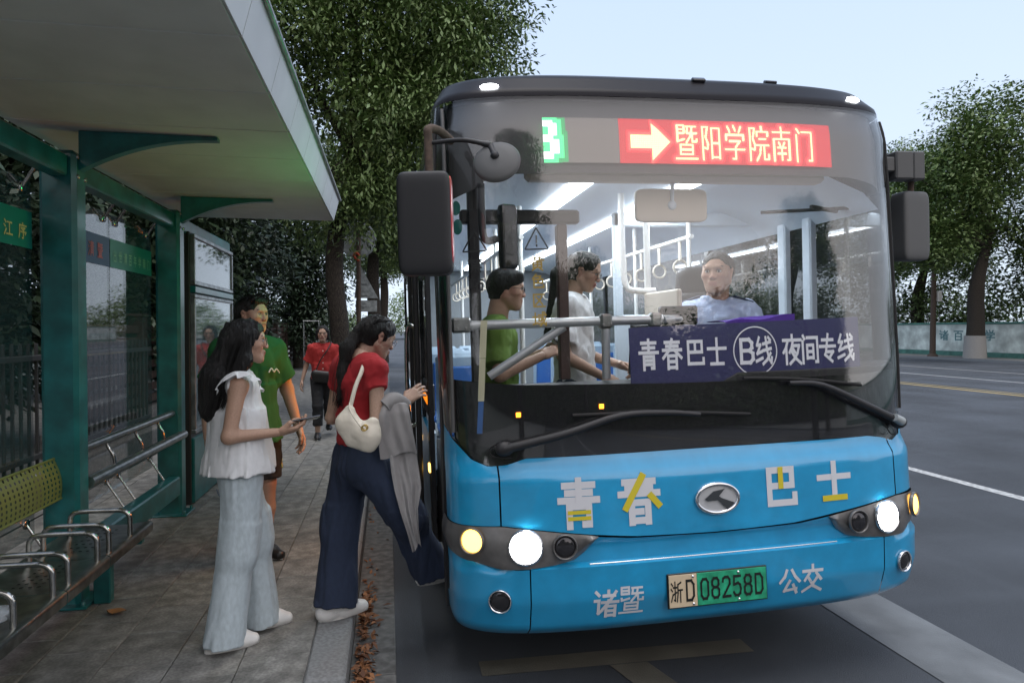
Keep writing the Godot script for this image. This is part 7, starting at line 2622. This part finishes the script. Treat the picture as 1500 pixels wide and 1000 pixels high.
func legs_of(p: Node, J: Dictionary, m: Material, called: String, seed_no: int) -> void:
	var mb := MB.new()
	var X: Vector3 = (J.hl - J.hr).normalized()
	var L := [limb(J.hip + Vector3(0, -0.03, 0), J.hip + Vector3(0, 0.06, 0), 0.115, 0.105, 0.05, X, 1.25)]
	for q in [["hl", "kl", "al"], ["hr", "kr", "ar"]]:
		L.append(limb(J[q[0]], J[q[1]], 0.095, 0.075, 0.04))
		L.append(limb(J[q[1]], J[q[2]] + Vector3(0, -0.03, 0), 0.075, 0.065, 0.03, Vector3.ZERO, 1.0, true))
	flesh(mb, L, 0.014, Color.WHITE, [], [0.010, Vector3(8, 6, 8), seed_no])
	part(p, called, mb, m)
	for q in ["al", "ar"]:
		shoe(J, J[q], J[q] + Vector3(0.0, 0, 0.2), mats.leather_black, p, 0.25, 0.044)

func passenger_green() -> void:
	var at := BUS_AT * Vector3(-0.90, 0.362, -0.93)
	var p := thing("person", "passenger in an olive green T-shirt and glasses just inside the bus door", "person", at, deg_to_rad(78))
	var J := stand(1.70)
	J.er = Vector3(-0.21, 1.12, 0.02); J.wr = Vector3(-0.12, 1.22, 0.25)
	J.el = Vector3(0.21, 1.12, 0.02); J.wl = Vector3(0.10, 1.24, 0.27)
	var hx := Transform3D(Basis(Vector3.UP, -0.04) * Basis(Vector3(1, 0, 0), 0.06), Vector3(0, 1.598, 0.05))
	seated_torso(p, J, hx, SKIN, true, 0.228)
	var mb := MB.new()
	flesh(mb, top_limbs(J, 0.020, 0.82, 0.015, 0.8, 1.03), 0.012, Color.WHITE, [], [0.012, Vector3(9, 6, 9), 51])
	part(p, "t_shirt", mb, mats.tee_olive)
	legs_of(p, J, mats.jeans_dark, "trousers", 52)
	mb = MB.new()
	var H := skull_cap(hx, 1.0, 0.014)
	var P := func(x: float, y: float, z: float) -> Vector3: return hx * Vector3(x, y, z)
	H.append(limb(P.call(-0.04, 0.075, 0.066), P.call(0.04, 0.075, 0.066), 0.026, 0.026, 0.02))
	H.append(limb(P.call(0, -0.055, 0.112), P.call(0, 0.0, 0.125), 0.088, 0.056, 0.012, Vector3.ZERO, 1.0, false, true))
	H.append(limb(P.call(0, -0.125, -0.08), P.call(0, -0.125, 0.09), 0.062, 0.075, 0.012, Vector3(1, 0, 0), 1.6, false, true))
	flesh(mb, H, 0.0075, Color.WHITE, [], [0.004, Vector3(50, 30, 50), 53])
	part(p, "hair", mb, mats.hair_black)
	glasses(p, hx, 1.0, mats.dark_wire)
	mb = MB.new()
	mb.box(Vector3.ZERO, Vector3(0.07, 0.145, 0.009), Basis(), 0.003)
	var ph := solo("mobile_phone", "mobile phone raised by the passenger in olive green", "phone", mb, mats.phone_body)
	ph.transform = p.transform * Transform3D(Basis.from_euler(Vector3(-0.9, 0, 0.1)), Vector3(-0.04, 1.29, 0.34))

func passenger_white() -> void:
	var at := BUS_AT * Vector3(-0.42, 0.487, -1.02)
	var p := thing("person", "woman in a white shirt with a ponytail standing at the driver's cab", "person", at, deg_to_rad(62))
	var J := stand(1.70)
	J.er = Vector3(-0.21, 1.08, -0.02); J.wr = Vector3(-0.15, 0.96, 0.20)
	J.el = Vector3(0.21, 1.08, 0.0); J.wl = Vector3(0.10, 1.02, 0.24)
	var hx := Transform3D(Basis(Vector3.UP, -0.02) * Basis(Vector3(1, 0, 0), 0.30), Vector3(0, 1.573, 0.06))
	seated_torso(p, J, hx, SKIN, false, 0.222)
	var mb := MB.new()
	flesh(mb, top_limbs(J, 0.022, 0.86, 0.012, 0.8, 1.02), 0.012, Color.WHITE, [], [0.013, Vector3(9, 6, 9), 61])
	part(p, "shirt", mb, mats.cotton_white)
	legs_of(p, J, mats.jeans_dark, "trousers", 62)
	mb = MB.new()
	var H := skull_cap(hx, 0.985, 0.011)
	var P := func(x: float, y: float, z: float) -> Vector3: return hx * Vector3(x, y, z)
	H.append(limb(P.call(0, 0.02, -0.09), P.call(0, -0.06, -0.15), 0.04, 0.045, 0.03))
	H.append(limb(P.call(0, -0.06, -0.15), Vector3(0, 1.20, -0.17), 0.045, 0.022, 0.03))
	H.append(limb(P.call(0, -0.045, 0.112), P.call(0, 0.018, 0.120), 0.084, 0.068, 0.012, Vector3.ZERO, 1.0, false, true))
	H.append(limb(P.call(0, -0.125, -0.03), P.call(0, -0.125, 0.04), 0.070, 0.07, 0.012, Vector3.ZERO, 1.0, false, true))
	for e in [-1.0, 1.0]:
		H.append(limb(P.call(0.086 * e, -0.012, -0.006), P.call(0.086 * e, -0.045, -0.006), 0.026, 0.02, 0.01, Vector3.ZERO, 1.0, false, true))
	flesh(mb, H, 0.0075, Color.WHITE, [], [0.007, Vector3(36, 10, 36), 63])
	part(p, "hair", mb, mats.hair_black)
	glasses(p, hx, 0.985, mats.dark_wire)

func driver() -> void:
	var at := BUS_AT * Vector3(0.42, 0.90, -0.86)
	var p := thing("person", "bus driver in a pale blue uniform shirt at the steering wheel", "person", at, deg_to_rad(-14))
	var J := stand(1.70)
	var dy := -0.42
	for k in ["neck", "sl", "sr"]: J[k] = J[k] + Vector3(0, dy - 0.05, 0)
	J.sl.x = 0.19; J.sr.x = -0.19
	J.hip = Vector3(0, 0.44, -0.02); J.hl = Vector3(0.09, 0.42, 0.02); J.hr = Vector3(-0.09, 0.42, 0.02)
	J.kl = Vector3(0.14, 0.46, 0.40); J.kr = Vector3(-0.14, 0.46, 0.40)
	J.al = Vector3(0.15, 0.078, 0.46); J.ar = Vector3(-0.15, 0.078, 0.46)
	J.el = Vector3(0.30, 0.66, 0.10); J.wl = Vector3(0.20, 0.66, 0.34)
	J.er = Vector3(-0.28, 0.66, 0.10); J.wr = Vector3(-0.16, 0.66, 0.34)
	var hx := Transform3D(Basis(Vector3.UP, -0.50) * Basis(Vector3(1, 0, 0), -0.02), J.neck + Vector3(0, 0.180, 0.035))
	var skin := Color(0.42, 0.25, 0.17)
	seated_torso(p, J, hx, skin, true, 0.245)
	var mb := MB.new()
	flesh(mb, top_limbs(J, 0.022, 0.42, 0.0, 0.78, 1.12, 0.05), 0.0115, Color.WHITE, [], [0.012, Vector3(9, 7, 9), 71])
	var sh := part(p, "uniform_shirt", mb, mats.uniform_blue)
	for e in [-1.0, 1.0]:
		mb = MB.new()
		mb.box(Vector3(0.155 * e, J.sl.y + 0.075, -0.005), Vector3(0.12, 0.012, 0.055), Basis(Vector3(0, 0, 1), -0.32 * e), 0.004)
		part(sh, "epaulette", mb, mt("epaulette", Color(0.015, 0.025, 0.06), 0.7))
		mb = MB.new()
		var n: Vector3 = J.neck
		mb.quad(n + Vector3(0.006 * e, -0.10, 0.125), n + Vector3(0.075 * e, -0.085, 0.115), n + Vector3(0.085 * e, 0.02, 0.03), n + Vector3(0.06 * e, 0.03, 0.065))
		part(sh, "collar", mb, mats.uniform_blue)
	legs_of(p, J, mats.cloth_black, "trousers", 72)
	mb = MB.new()
	var H := skull_cap(hx, 1.07, 0.010)
	var P := func(x: float, y: float, z: float) -> Vector3: return hx * Vector3(x, y, z)
	H.append(limb(P.call(0, -0.055, 0.112), P.call(0, 0.03, 0.135), 0.092, 0.062, 0.012, Vector3(1, 0, 0), 1.3, false, true))
	H.append(limb(P.call(0, -0.125, -0.09), P.call(0, -0.125, 0.09), 0.062, 0.075, 0.012, Vector3(1, 0, 0), 1.6, false, true))
	for e in [-1.0, 1.0]:
		H.append(limb(P.call(0.090 * e, -0.02, 0.0), P.call(0.090 * e, -0.05, 0.0), 0.034, 0.03, 0.01, Vector3.ZERO, 1.0, false, true))
	flesh(mb, H, 0.0075, Color.WHITE, [], [0.007, Vector3(60, 40, 60), 73])
	part(p, "hair", mb, mats.hair_black)
